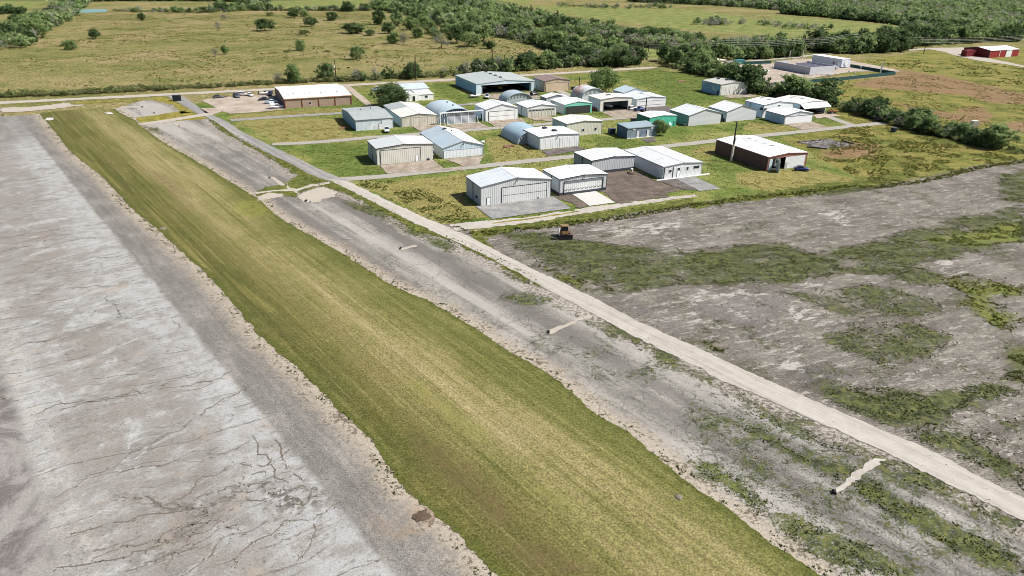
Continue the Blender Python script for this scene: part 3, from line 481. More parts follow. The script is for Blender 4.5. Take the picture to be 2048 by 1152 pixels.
s = Sh('dark_slab'); n2 = s.noise(.35, 5, .65); n3 = s.noise(2.4, 3, .7); c = s.ramp(s.ma('ADD', s.ma('MULTIPLY', n2, .7), s.ma('MULTIPLY', n3, .3)), [(.36, A_(98, 90, 88)), (.52, A_(126, 118, 116)), (.68, A_(160, 152, 148))]); slab_dark = s.end(c, .92, bump=n3, bs=.3, bd=.05, spec=.2)
s = Sh('pad_gravel'); n2 = s.noise(.14, 5, .65); n3 = s.noise(1.2, 3, .7); c = s.ramp(s.ma('ADD', s.ma('MULTIPLY', n2, .7), s.ma('MULTIPLY', n3, .3)), [(.36, A_(176, 158, 142)), (.5, A_(204, 190, 176)), (.64, A_(220, 210, 200))]); pad_mat = s.end(c, .95, bump=n3, bs=.3, bd=.06, spec=.1)
for nm, P_, m_, j in (('apron_slab', X('d3', (262, 532), (430, 660), (1245, 550), (1060, 430), (1000, 425), (300, 515)), slab_grey, .05), ('apron_slab', X('d3', (1248, 402), (1430, 525), (1692, 490), (1490, 372)), slab_white, .03),
        ('yard', X('c8', (790, 480), (1080, 470), (1310, 570), (1590, 665), (1430, 690), (1420, 735), (1150, 775), (880, 810), (760, 700), (680, 690)), earth_mat, .5), ('yard', X('d3', (1060, 420), (1130, 420), (1260, 410), (1430, 525), (1330, 550), (1250, 510)), earth_mat, .4), ('apron_slab', X('c8', (1300, 575), (1490, 550), (1725, 672), (1590, 665)), slab_dark, .05),
        ('apron_slab', X('c8', (1490, 552), (1680, 530), (1955, 655), (1735, 682)), slab_grey, .05), ('apron_slab', X('c7', (200, 520), (750, 462), (860, 555), (1030, 540), (1060, 560), (280, 605)), slab_tan, .06), ('apron_slab', X('c7', (870, 455), (1270, 418), (1215, 515), (1030, 535), (1040, 515)), slab_tan, .12),
        ('apron_slab', X('c2', (940, 682), (1205, 662), (1310, 690), (1200, 715), (1030, 735)), slab_tan, .12), ('apron_slab', X('c2', (1300, 672), (1630, 640), (1730, 690), (1400, 722)), slab_tan, .12), ('apron_slab', X('c3', (380, 632), (730, 598), (790, 655), (470, 692)), slab_tan, .05), ('apron_slab', X('c3', (790, 592), (1020, 575), (1060, 605), (1080, 640), (960, 622), (860, 620)), slab_tan, .08),
        ('apron_slab', X('c3', (1550, 535), (1850, 505), (2010, 530), (1900, 600), (1660, 585)), slab_tan, .06), ('apron_slab', X('c4', (740, 490), (1030, 470), (1180, 520), (800, 570)), slab_dark, .06), ('apron_slab', X('c3', (400, 390), (320, 355), (830, 335), (930, 380), (830, 400), (560, 420)), slab_tan, .1), ('path', X('c3', (1075, 318), (1150, 312), (1290, 375), (1200, 378)), lane_mat, .05),
        ('apron_slab', X('c3', (940, 928), (1310, 885), (1390, 915), (1000, 988)), slab_dark, .08), ('apron_slab', X('c5', (330, 575), (600, 548), (700, 580), (420, 600)), slab_tan, .1), ('apron_slab', X('c5', (975, 868), (1245, 838), (1420, 900), (1160, 925)), slab_tan, .08), ('apron_slab', X('c5', (1250, 770), (1420, 745), (1545, 780), (1400, 790), (1300, 808)), pad_mat, .08),
        ('path', X('c5', (1360, 785), (1440, 780), (1730, 880), (1650, 888)), lane_mat, .08), ('apron_slab', X('c4', (780, 815), (900, 790), (935, 830), (850, 850)), slab_dark, .08), ('yard', X('p', (780, 105), (950, 78), (1500, 45), (1630, 60), (1640, 200), (1400, 225), (1080, 245), (1000, 220), (880, 260), (830, 240), (760, 190), (940, 185)), pad_mat, .12),
        ('path', X('c1', (1470, 275), (1540, 270), (1740, 430), (1760, 470), (1700, 468)), pad_mat, .15), ('path', X('r0', (0, 225), (300, 215), (500, 185), (560, 180), (560, 195), (690, 200), (420, 235), (250, 250), (0, 265)), sandy_mat, .5), ('path', X('p', (-30, 170), (160, 168), (180, 182), (60, 184), (-30, 182)), sandy_mat, .2),
        ('path', X('p', (485, 345), (530, 345), (590, 378), (560, 388)), sandy_mat, .1), ('path', X('p', (1480, 895), (1530, 895), (1650, 980), (1600, 985)), sandy_mat, .1), ('path', X('g', (80, 330), (200, 290), (330, 300), (360, 325), (200, 350), (100, 370)), sandy_mat, .3),
        ('yard', X('g', (480, 320), (640, 255), (760, 230), (800, 245), (900, 280), (860, 320), (640, 390), (540, 380)), sandy_mat, .35), ('path', X('g', (1510, 860), (1700, 822), (1715, 835), (1560, 882)), sandy_mat, .1), ('path', X('z1', (1240, 840), (1480, 735), (1530, 748), (1400, 790), (1258, 854)), sandy_mat, .3), ('path', X('z5', (775, 718), (965, 548), (1040, 558), (915, 635), (845, 695), (792, 740)), gravel_mat, .22),
        ('yard', X('k', (0, 490), (200, 500), (480, 620), (900, 700), (1480, 800), (2100, 730), (3200, 560), (4230, 560), (4050, 500), (3000, 300), (2000, 290), (1450, 390), (450, 400), (230, 410)), pad_mat, .3),
        ('road', X('k', (-400, 430), (180, 385), (1000, 330), (1600, 280), (2600, 180), (2900, 150), (2900, 170), (2000, 275), (1000, 355), (180, 412), (-400, 470)), sandy_mat, .3), ('road', X('c6', (890, 195), (1100, 180), (1480, 175), (1560, 200), (1420, 240), (1700, 285), (2100, 370), (2100, 385), (1900, 350), (1600, 310), (1400, 270), (1240, 220), (1100, 195), (900, 210)), sandy_mat, .4),
        ('white_patch', X('r0', (372, 305), (420, 305), (430, 318), (400, 325), (372, 322)), slab_white, .25), ('white_patch', X('r0', (845, 262), (890, 260), (905, 270), (880, 276), (850, 272)), slab_white, .25)):
    sheet(nm, P_, m_, {'path': .13, 'road': .12, 'yard': .115, 'apron_slab': .14, 'white_patch': .1}[nm], .5, j)
s = Sh('pond_water'); water_mat = s.end(A_(150, 196, 196), .3, spec=.6)
sheet('pond', X('q0', (560, 100), (600, 82), (720, 72), (860, 75), (850, 95), (700, 102)), water_mat, .1, 1., .4)

CRK = {'z3': ([(20,70),(150,40),(290,10)],[(780,240),(900,200),(1040,150)],[(300,350),(560,300),(780,265),(960,225),(1110,180)],[(150,380),(300,330),(600,280),(760,240)],[(730,520),(900,430),(1050,330),(1190,240)],[(560,610),(730,520)],
  [(850,810),(920,740),(1000,670),(1080,635),(1270,620),(1350,590),(1400,540)],[(1210,490),(1250,570),(1290,620),(1320,670),(1380,710)],[(1330,500),(1370,590),(1400,640),(1450,690)],[(1160,720),(1200,670),(1270,660)],[(580,770),(740,790),(860,815),(980,830)],[(940,790),(1100,730),(1280,700)],
  [(260,1130),(420,1100),(600,1050),(800,1000),(870,930),(990,840),(1100,760),(1290,730)],[(430,1060),(560,1020),(740,980),(900,900),(1060,880),(1180,800),(1280,790)],[(600,1130),(740,1080),(900,1000),(1060,900)],[(1350,890),(1300,950),(1200,1010),(1120,1110)],[(1360,885),(1500,875),(1580,830),(1639,800)],[(1500,900),(1470,1000),(1430,1090)],
  [(1060,900),(1200,970)],[(330,950),(550,900),(760,850),(900,830)],[(260,780),(400,690),(520,630)],[(780,1140),(860,1060),(1000,960),(1120,900)],[(880,1140),(1000,1040),(1080,960)],[(1290,760),(1400,720),(1520,715)],[(1300,800),(1450,810),(1560,760)],[(0,300),(70,320)],[(580,665),(680,630),(740,610)]),
 'z0': ([(0,650),(200,600),(420,560),(620,560),(710,545)],[(0,570),(300,520),(600,480)],[(0,850),(250,740),(500,690),(780,670)],[(0,760),(300,690),(600,650)],[(230,880),(500,860),(700,850),(870,800)],[(440,1140),(620,1080),(730,1050),(860,1045),(960,1040)],[(0,1140),(200,1080),(440,1050)],[(580,770),(600,810)],[(610,720),(620,750)],
  [(600,890),(680,950),(740,1055)],[(690,1040),(760,970),(870,930),(990,890)],[(1030,1040),(1060,1110),(1070,1150)],[(0,480),(300,400),(540,390)],[(100,360),(350,330),(450,310)],[(0,390),(200,330),(400,270)],[(0,290),(200,250)],[(0,200),(180,160),(330,140)],[(60,90),(200,60)]),
 'z1': ([(950,790),(1000,800),(1080,760),(1180,730),(1290,700)],[(930,760),(975,700),(980,640)],[(1250,990),(1300,950),(1330,890),(1440,840)],[(1310,920),(1390,990),(1380,1050)],[(1540,1140),(1620,1100),(1720,1080)],[(540,560),(570,500),(600,470)],[(440,450),(530,430)],[(90,240),(160,210)],[(190,265),(230,245)],[(1060,900),(1250,1000),(1480,1130)],[(1150,870),(1210,875),(1160,820)],[(700,500),(760,430)]),
 'z5': ([(0,340),(200,440),(350,540),(520,640)],[(160,250),(260,330)],[(340,540),(350,600)],[(520,620),(640,700),(750,780)])}
cb = MB(); CRKP = []
for cn, Ls in CRK.items():
    for L in Ls:
        P = resample(X(cn, *L), .55, False); n = len(P)
        if n < 3: continue
        P = P+np.c_[np.convolve(rng.normal(size=n), np.ones(3)/3, 'same'), np.convolve(rng.normal(size=n), np.ones(3)/3, 'same')]*.6
        t_ = np.gradient(P, axis=0); t_ /= np.maximum(np.hypot(*t_.T), 1e-6)[:, None]; nr = np.c_[-t_[:, 1], t_[:, 0]]; w_ = rng.uniform(.02, .10, n)*(1.15 if cn == 'z3' else .8)*(.6 if cn in ('z1', 'z5') else 1)
        CRKP.append(P)
        for i in range(n-1):
            if rng.random() < .16: continue
            cb.add([(*(P[i]+nr[i]*w_[i]), .078), (*(P[i]-nr[i]*w_[i]), .078), (*(P[i+1]-nr[i+1]*w_[i+1]), .078), (*(P[i+1]+nr[i+1]*w_[i+1]), .078)], [(0, 1, 2, 3)])
s = Sh('crack_weeds'); n2 = s.noise(1.2, 4, .7); crack_mat = s.end(s.mix(n2, A_(122, 112, 103), A_(152, 143, 133)), .95, bump=n2, bs=.8, bd=.1)
o = cb.build('pavement_cracks', crack_mat); o['kind'] = 'structure'
# ------------------------------------------------------------------ building materials
_mc = {}
BW = 1.86                                   # painted metal is brighter than the ground scale
def A_(r, g, b, k=1.): return tuple(min(.84, v) for v in lin(r, g, b, ALB*BW*k)[:3])+(1,)
def sheetmetal(rgb, per=.55, dirt=.25, rough=.55, k=1., metal=0., streak=0., patch=None, amt=.5):
    key = ('sm', rgb, per, dirt, rough, k, metal, streak, patch)
    if key in _mc: return _mc[key]
    s = Sh('ribbed_metal'); p = s.xyz(s.obj()); q = s.ma('ADD', p[0], p[1])
    tri = s.ma('PINGPONG', q, per/2); rib = s.ss(tri, per*.36, per*.47)
    n = s.noise(.35, 4, .6); nv = s.noise(1.6, 3, .6, s.rs(None, 0, (1, 1, .12)))
    c = A_(*rgb, k); c = s.mix(s.ma('MULTIPLY', rib, amt*.55), c, A_(*[v*.62 for v in rgb], k))
    c = s.mix(s.ss(n, .45, .75, 0, dirt), c, A_(rgb[0]*.78, rgb[1]*.75, rgb[2]*.7, k)); c = s.mix(s.ss(nv, .52, .72, 0, dirt), c, A_(rgb[0]*.72, rgb[1]*.68, rgb[2]*.62, k))
    if streak: c = s.mix(s.ss(s.noise(.5, 4, .6, s.rs(None, 0, (.15, 1, 1))), .5, .68, 0, streak), c, A_(120, 128, 136))
    if patch: c = s.mix(s.ss(s.noise(.28, 3, .6), .56, .62, 0, .85), c, A_(*patch))
    _mc[key] = s.end(c, rough, metal, rib, .6, .06, .35); return _mc[key]
def plain(rgb, rough=.6, k=1., metal=0., spec=.3):
    key = ('pl', rgb, rough, k, metal)
    if key in _mc: return _mc[key]
    s = Sh('paint'); n = s.noise(1.1, 3, .6); c = s.mix(s.ss(n, .45, .75, 0, .3), A_(*rgb, k), A_(*[v*.82 for v in rgb], k)); _mc[key] = s.end(c, rough, metal, spec=spec); return _mc[key]
def roofmat(rgb, k=1., streak=0., dirt=.34, axis=1, per=.9, rough=.42, patch=None):
    key = ('rf', rgb, k, streak, dirt, axis, patch)
    if key in _mc: return _mc[key]
    s = Sh('roof_metal'); p = s.xyz(s.obj()); tri = s.ma('PINGPONG', p[axis], per/2); rib = s.ss(tri, per*.38, per*.48)
    n = s.noise(.22, 4, .6); sc = (.1, 1.3, 1) if axis == 1 else (1.3, .1, 1); nv = s.noise(1., 4, .6, s.rs(None, 0, sc))
    c = A_(*rgb, k); c = s.mix(s.ss(n, .5, .8, 0, dirt), c, A_(*[v*.84 for v in rgb], k)); c = s.mix(s.ss(nv, .52, .7, 0, dirt+streak), c, A_(rgb[0]*.7, rgb[1]*.72, rgb[2]*.74, k)); c = s.mix(s.ma('MULTIPLY', rib, .22), c, A_(*[v*.7 for v in rgb], k))
    if patch: c = s.mix(s.ss(s.noise(.16, 3, .6), .55, .62, 0, .8), c, A_(*patch))
    _mc[key] = s.end(c, rough, 0., rib, .5, .05, .45); return _mc[key]
WHITE, OFFW, GREYW, CREAM, BEIGE = (240, 243, 246), (226, 228, 226), (205, 209, 212), (216, 211, 194), (196, 180, 158)
DARK = plain((52, 54, 60)); BLACK = plain((20, 21, 24)); GREYT = plain((108, 114, 120)); GLASS = None
s = Sh('dark_glass'); GLASS = s.end(A_(40, 48, 58), .12, spec=.6)
s = Sh('skylight_panel'); SKYL = s.end(A_(104, 110, 118), .35, spec=.5)
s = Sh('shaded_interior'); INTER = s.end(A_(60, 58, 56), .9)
WDOOR = plain((236, 238, 240)); WTRIM = plain((232, 235, 238))

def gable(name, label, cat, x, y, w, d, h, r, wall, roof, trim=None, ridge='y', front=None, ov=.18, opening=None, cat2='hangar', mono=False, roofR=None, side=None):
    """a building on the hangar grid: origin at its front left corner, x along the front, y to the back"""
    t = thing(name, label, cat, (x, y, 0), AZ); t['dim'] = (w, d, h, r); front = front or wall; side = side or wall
    b = MB(); th = .12
    gx = [(0, 0), (w, 0), (w, h), (w/2, h+r), (0, h)] if (ridge == 'y' and not mono) else [(0, 0), (w, 0), (w, h), (0, h)]
    if opening:                                                 # front wall round a real opening
        a, c, z = opening; b.k = 1
        b.prism([(0, 0), (a, 0), (a, z), (c, z), (c, 0), (w, 0), (w, h), (w/2, h+r), (0, h)], 1, 0, th); b.k = 0
    else:
        b.k = 1; b.prism(gx, 1, 0, th); b.k = 0
    b.prism(gx, 1, d-th, d)
    if ridge == 'x' and not mono:
        sg = [(th, 0), (d-th, 0), (d-th, h), (d/2, h+r), (th, h)]
    elif mono: sg = [(th, 0), (d-th, 0), (d-th, h+r), (th, h)]
    else: sg = [(th, 0), (d-th, 0), (d-th, h), (th, h)]
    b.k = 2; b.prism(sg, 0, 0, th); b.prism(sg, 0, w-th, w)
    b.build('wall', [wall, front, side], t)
    rb = MB(); e = .1
    if mono: rb.prism([(-ov, h-ov*r/d+.02), (d+ov, h+r+ov*r/d+.02), (d+ov, h+r+ov*r/d+.02+e), (-ov, h-ov*r/d+.02+e)], 0, -ov, w+ov)
    else:
        L = w if ridge == 'y' else d; k = r/(L/2); ax_ = 1 if ridge == 'y' else 0; o0, o1 = (-ov, d+ov) if ridge == 'y' else (-ov, w+ov)
        z0 = .02
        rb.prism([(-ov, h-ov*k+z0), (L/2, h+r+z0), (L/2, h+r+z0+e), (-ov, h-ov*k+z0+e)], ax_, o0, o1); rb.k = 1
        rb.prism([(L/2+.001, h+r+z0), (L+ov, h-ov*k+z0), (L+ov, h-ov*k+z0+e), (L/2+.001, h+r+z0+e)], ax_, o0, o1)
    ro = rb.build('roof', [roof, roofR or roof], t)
    if not mono:
        c = MB(); zz = h+r+e+.02
        if ridge == 'y': c.prism([(w/2-.35, zz-.35*2*r/w+.0), (w/2, zz+.03), (w/2+.35, zz-.35*2*r/w), (w/2+.35, zz+.05-.35*2*r/w), (w/2, zz+.09), (w/2-.35, zz+.05-.35*2*r/w)], 1, -ov-.02, d+ov+.02)
        else: c.prism([(d/2-.35, zz-.35*2*r/d), (d/2, zz+.03), (d/2+.35, zz-.35*2*r/d), (d/2+.35, zz+.05-.35*2*r/d), (d/2, zz+.09), (d/2-.35, zz+.05-.35*2*r/d)], 0, -ov-.02, w+ov+.02)
        c.build('ridge_cap', roofR or roof, ro)
    if trim:
        c = MB(); q = .13
        if ridge == 'y' and not mono:
            k = r/(w/2)
            for yy in ((-ov-.04, -ov+.02),):
                c.prism([(-ov-.04, h-ov*k-q), (w/2, h+r-q+.0), (w+ov+.04, h-ov*k-q), (w+ov+.04, h-ov*k+.02+e*.6), (w/2, h+r+.02+e*.6), (-ov-.04, h-ov*k+.02+e*.6)], 1, yy[0], yy[1])
            c.box(-ov-.06, -ov+.03, -ov, d+ov, h-ov*k-q, h-ov*k+.06); c.box(w+ov-.03, w+ov+.06, -ov, d+ov, h-ov*k-q, h-ov*k+.06)
        else: c.box(-ov, w+ov, -ov-.05, -ov+.02, h-q-.02, h+.06)
        c.box(-.05, .06, -.05, .06, 0, h-.05); c.box(w-.06, w+.05, -.05, .06, 0, h-.05)
        c.build('trim', trim, t)
    return t, ro
def panel(t, name, x0, x1, z0, z1, mat, y=-.04, th=.06): return MB().box(x0, x1, y-th, y, z0, z1).build(name, mat, t)
def frame_of(t, name, x0, x1, z1, mat, b=.14, y=-.05):
    return MB().box(x0-b, x0, y-.08, y, 0, z1).box(x1, x1+b, y-.08, y, 0, z1).box(x0-b, x1+b, y-.08, y, z1, z1+b).build(name, mat, t)
def big_door(t, x0, x1, z1, mat, seam=True, fr=DARK, cols=0, rows=()):
    d = panel(t, 'hangar_door', x0, x1, .04, z1, mat)
    if fr: frame_of(t, 'door_frame', x0, x1, z1, fr)
    if seam: MB().box(x0, x1, -.13, -.1, z1*.5-.05, z1*.5+.05).build('seam', GREYT, d)
    for r in rows: MB().box(x0, x1, -.13, -.1, r-.06, r+.06).build('seam', GREYT, d)
    for i in range(1, cols): xx = x0+(x1-x0)*i/cols; MB().box(xx-.05, xx+.05, -.13, -.1, .05, z1-.03).build('panel_joint', GREYT, d)
    return d
def pdoor(t, x, wd=.95, hh=2.15, mat=None, y=-.04, fr=GREYT):
    d = MB().box(x, x+wd, y-.06, y, .05, hh).build('door', mat or WDOOR, t)
    MB().box(x-.08, x, y-.08, y, 0, hh+.08).box(x+wd, x+wd+.08, y-.08, y, 0, hh+.08).box(x, x+wd, y-.08, y, hh, hh+.08).build('frame', fr, d)
    MB().box(x+wd-.16, x+wd-.06, y-.12, y-.06, 1., 1.1).build('handle', DARK, d); return d
def pdoor_left(t, y, wd=.95, hh=2.1, mat=None):
    d = MB().box(-.1, -.04, y, y+wd, .05, hh).build('door', mat or WDOOR, t)
    MB().box(-.12, -.04, y-.1, y, 0, hh+.1).box(-.12, -.04, y+wd, y+wd+.1, 0, hh+.1).box(-.12, -.04, y, y+wd, hh, hh+.1).build('frame', DARK, d); return d
def window(t, x, z, wd, hh, y=-.03):
    f = MB().box(x-.08, x+wd+.08, y-.06, y-.03, z-.08, z).box(x-.08, x+wd+.08, y-.06, y-.03, z+hh, z+hh+.08).box(x-.08, x, y-.06, y-.03, z, z+hh).box(x+wd, x+wd+.08, y-.06, y-.03, z, z+hh).build('window', WTRIM, t)
    MB().box(x, x+wd, y-.05, y-.03, z, z+hh).build('pane', GLASS, f); return f
def downspout(t, y, h): return MB().box(-.14, -.04, y-.09, y+.09, 0, h-.12).build('downspout', DARK, t)
def lamp(t, x, z): return MB().prism([(-.1, z), (-.42, z-.2), (-.42, z-.4), (-.1, z-.2)], 0, x-.14, x+.14).build('wall_lamp', DARK, t)
def on_roof(t, ro, u, v, wd, dd, name='skylight', mat=None, hh=.07):   # u, v in metres on a ridge-y roof
    w, d, h, r = t['dim']; k = r/(w/2); z = lambda a: h+(a if a < w/2 else w-a)*k+.12
    a, b = u-wd/2, u+wd/2
    vs = [(a, v-dd/2, z(a)), (b, v-dd/2, z(b)), (b, v+dd/2, z(b)), (a, v+dd/2, z(a))]; vs += [(p[0], p[1], p[2]+hh) for p in vs]
    return MB().add(vs, [(0, 3, 2, 1), (4, 5, 6, 7), (0, 1, 5, 4), (1, 2, 6, 5), (2, 3, 7, 6), (3, 0, 4, 7)]).build(name, mat or SKYL, ro)
def vent(t, ro, u, v, big=.8): return on_roof(t, ro, u, v, big, big*1.3, 'roof_vent', DARK, .45)
RW = roofmat(WHITE, .76); RC = roofmat((236, 233, 224), .8, dirt=.4); RS = roofmat((222, 228, 233), .84, streak=.15); RGAL = roofmat((190, 206, 216), .76, streak=.45, dirt=.3, patch=(160, 178, 190))

# ------------------------------------------------------------------ hangars, front row first
lightrib = sheetmetal((206, 210, 210), .62, .12, amt=1.)
t, ro = gable('hangar', 'large pale grey ribbed hangar with dark grey apron, nearest to the gravel road junction', 'hangar', -8.7, 177.1, 20.9, 10.7, 5.3, 1.5, lightrib, roofmat((206, 213, 219), .86, streak=.15), plain((128, 134, 140)), side=sheetmetal((188, 198, 204), .62, .1), roofR=RW)  # one roof: shade put into the greyer left slope, sunlit slope whiter
big_door(t, 6.15, 19.5, 4.4, sheetmetal((214, 217, 216), .62, .1, amt=.9)); pdoor(t, 1.75); lamp(t, 10.4, 6.2); downspout(t, 5.5, 5.3)
MB().box(16.8, 17.2, -.16, -.04, .2, .6).build('vent', GREYT, t); MB().box(-.3, -.04, 2.4, 3.1, 1.5, 2.1).build('air_conditioner', DARK, t)
def wains(t, hh=.9):
    w, d = t['dim'][0], t['dim'][1]
    return MB().box(-.035, w+.035, -.035, .0, .0, hh).box(-.035, 0, 0, d, 0, hh).box(w, w+.035, 0, d, 0, hh).build('wainscot', plain((62, 66, 74)), t)
t, ro = gable('hangar', 'white roofed hangar with dark wainscot and white concrete pad, second in the front row', 'hangar', 12.8, 187.1, 15.2, 10.5, 4.8, .55, sheetmetal((198, 203, 206), .62, .1, amt=.9), RW, DARK)
wains(t); d = big_door(t, 1.45, 13.8, 3.95, sheetmetal((222, 225, 225), .62, .1, amt=.9), seam=False); panel(d, 'header', 1.45, 13.7, 3.35, 3.9, plain((120, 126, 132)), -.11, .04)
panel(d, 'bottom_band', 1.45, 13.7, .05, .85, plain((62, 66, 74)), -.11, .04)
b = MB()  # slanted bars shaped after zigzag reflections on the door, no real bracing
for i in range(9): xx = 1.6+i*1.34; b.prism([(xx, 1.55), (xx+1.2, 1.8), (xx+1.1, 1.72), (xx+.1, 1.3)], 1, -.17, -.11)
b.build('brace_or_glint', GREYT, d); lamp(t, 7.6, 5.0); downspout(t, 5., 4.8); MB().box(13.6, 14.1, -.14, -.04, 0, 3.95).build('jamb', DARK, t)
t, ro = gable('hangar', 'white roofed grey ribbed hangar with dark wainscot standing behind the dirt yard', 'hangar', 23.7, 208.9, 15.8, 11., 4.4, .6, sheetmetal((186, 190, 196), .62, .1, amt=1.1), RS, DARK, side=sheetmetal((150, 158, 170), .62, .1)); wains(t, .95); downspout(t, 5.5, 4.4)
t, ro = gable('hangar', 'long white hangar with two sliding doors and small windows beside the dirt yard', 'hangar', 45.1, 205.2, 14.5, 21.3, 3.9, .6, sheetmetal((222, 226, 228), .5, .2), roofmat((208, 212, 214), .88, streak=.2), plain((150, 156, 160)))
for a, c in ((.45, 3.3), (3.75, 13.9)): big_door(t, a, c, 3.3, sheetmetal((214, 218, 220), .5, .12), False, None)
for a in (.36, 3.55): MB().box(a, a+.14, -.18, -.05, 0, 3.5).build('door_post', DARK, t)
pdoor(t, 5.2, 1., 2.2, y=-.11); window(t, 2.1, 1.9, .9, .9, -.1); window(t, 5.3, 2.4, .8, .7, -.1); window(t, 8.6, 2., .7, 1., -.1); f = window(t, 11.2, 2.2, 2.2, .9, -.1)
MB().tube((-2.3, -.5, 0), (-2.3, -.5, 3.5), .07).tube((-2.3, -.5, 3.5), (0, -.2, 3.5), .06).build('door_track', GREYT, t); MB().tube((16.4, -.5, 0), (16.4, -.5, 3.3), .07).tube((16.4, -.5, 3.3), (14.5, -.2, 3.5), .06).build('door_track', GREYT, t)
MB().box(-2.6, 17.2, -1.1, -.2, 0, .22).build('sill', plain((206, 206, 202)), t)
rbn = sheetmetal((92, 68, 66), .55, .4, amt=.8)
t, ro = gable('hangar', 'long rust brown hangar with white roof, white doors and one leaf swung open', 'hangar', 80.4, 216.5, 16.4, 25.3, 4.5, .65, rbn, roofmat(WHITE, .78), plain((146, 100, 92)), front=sheetmetal((160, 116, 106), .55, .3), opening=(.5, 15.5, 3.9))
big_door(t, 7.2, 15.5, 3.85, sheetmetal((226, 230, 232), .5, .2), False, None)
d = MB().box(-.04, .04, -3.4, 0, .05, 3.8).build('hangar_door', sheetmetal((206, 224, 230), .5, .1), t); d.location = (3.6, -.2, 0); d.rotation_euler = (0, 0, math.radians(-28))
big_door(t, .6, 1.8, 3.8, sheetmetal((206, 224, 230), .5, .1), False, None)
panel(t, 'door', 7.3, 8.2, .05, 2.1, plain((170, 174, 176)), -.11)
for v, u in ((20, 9.5), (16.5, 9.6), (13, 9.8), (9.5, 9.9), (6, 10.)): on_roof(t, ro, u, v, 1.9, .8)
b = MB()
for i in range(4): u = 9.2+i*1.4; k = .65/8.2; b.box(u, u+1.1, .6+i*.5, 4.5+i*.8, 4.5+(16.4-u)*k+.125, 4.5+(16.4-u)*k+.14)
b.build('rust_patch', plain((226, 196, 186)), ro)
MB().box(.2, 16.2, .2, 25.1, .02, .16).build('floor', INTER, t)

# middle row
t, ro = gable('hangar', 'tan ribbed hangar with a cracked tan apron beside the asphalt road', 'hangar', -43.4, 215.6, 18.7, 11.5, 5.3, .75, sheetmetal((214, 214, 206), .62, .12, amt=.9), roofmat((198, 204, 206), .82), DARK, roofR=RW, side=sheetmetal((184, 194, 196), .62, .1))  # left slope coloured duller than the right to imitate sun and gloss
big_door(t, 1.3, 14.3, 4.55, sheetmetal((214, 213, 204), .62, .12, amt=1.), False); pdoor(t, 12.6, y=-.11); downspout(t, 5.6, 5.3)
MB().box(16.6, 17.2, -.7, -.05, 0, .7).build('electric_box', DARK, t)
for z in (1.6, 3.2): MB().box(18.7, 18.95, -.1, .3, z, z+.3).build('bracket', WTRIM, t)
t, ro = gable('hangar', 'pale blue gabled hangar with streaked galvanised left roof slope and white doors', 'hangar', -23.5, 224.6, 14.4, 24.3, 3.5, 1.9, sheetmetal((214, 220, 222), .55, .2), RGAL, plain((140, 150, 158)), roofR=RW, front=sheetmetal((196, 216, 228), .55, .1, amt=.9), side=sheetmetal((206, 208, 200), .55, .2))
big_door(t, .45, 14., 2.6, sheetmetal((226, 233, 238), .5, .12), False, plain((150, 160, 168))); lamp(t, 7.2, 4.6); vent(t, ro, 7.3, 18.5, 1.); vent(t, ro, 8.9, 16., .35)
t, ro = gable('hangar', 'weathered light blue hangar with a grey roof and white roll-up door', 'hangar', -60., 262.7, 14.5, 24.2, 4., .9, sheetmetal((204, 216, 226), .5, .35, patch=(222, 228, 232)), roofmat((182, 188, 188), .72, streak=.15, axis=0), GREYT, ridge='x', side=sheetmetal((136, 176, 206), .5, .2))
big_door(t, 10.2, 13.4, 3.3, sheetmetal((222, 230, 236), .4, .1), False, WTRIM); pdoor(t, 9., 1., 2.1)
for u, v in ((5.6, 15.), (10., 17.)): MB().tube((u, v, 4.3), (u, v, 5.2), .16).build('vent_pipe', DARK, ro)
t, ro = gable('hangar', 'beige ribbed hangar with white roof and grey back left roof panels', 'hangar', -44., 270.4, 14.5, 26., 3.8, 1., sheetmetal((204, 200, 186), .5, .2), RC, GREYT, front=sheetmetal((208, 203, 190), .9, .3, amt=.9))
k_ = 1./7.25
MB().add([(-.15, 14.5, 3.92), (7.1, 14.5, 4.92), (7.1, 26.1, 4.92), (-.15, 26.1, 3.92), (-.15, 14.5, 3.95), (7.1, 14.5, 4.95), (7.1, 26.1, 4.95), (-.15, 26.1, 3.95)], [(0, 3, 2, 1), (4, 5, 6, 7), (0, 1, 5, 4), (1, 2, 6, 5), (2, 3, 7, 6), (3, 0, 4, 7)]).build('old_panels', roofmat((180, 188, 190), .76), ro)
big_door(t, .3, 14.2, 3.35, sheetmetal((208, 203, 190), .9, .3, amt=.9), False, None, 4); MB().box(0, 14.5, -.14, -.04, 3.4, 3.75).build('door_track', plain((190, 186, 172)), t)
t, ro = gable('hangar', 'white gabled hangar with a white bifold door beside the louvred arched hangar', 'hangar', -11.9, 283.7, 14.5, 11.3, 4.7, 1.8, sheetmetal((232, 236, 238), .5, .08), RW, plain((150, 156, 162)), side=sheetmetal((188, 206, 222), .5, .1))
big_door(t, 1.5, 13., 3.7, sheetmetal((238, 240, 240), .5, .05), True); pdoor_left(t, 3.6, mat=DARK)
t, ro = gable('hangar', 'off-white hangar with a cream door carrying a row of small high windows', 'hangar', 5., 292.7, 13.8, 11.3, 4., 1., sheetmetal((206, 210, 208), .5, .1), RW, plain((140, 146, 152)), front=sheetmetal((224, 228, 228), .5, .1))
d = big_door(t, .6, 13., 3.1, sheetmetal((206, 204, 192), 1.0, .15, amt=.9), False, plain((160, 164, 166)), 8)
for i in range(8): MB().box(.85+i*1.53, 1.95+i*1.53, -.14, -.1, 2.5, 2.95).build('window', GLASS, d)
downspout(t, 5.5, 4.)
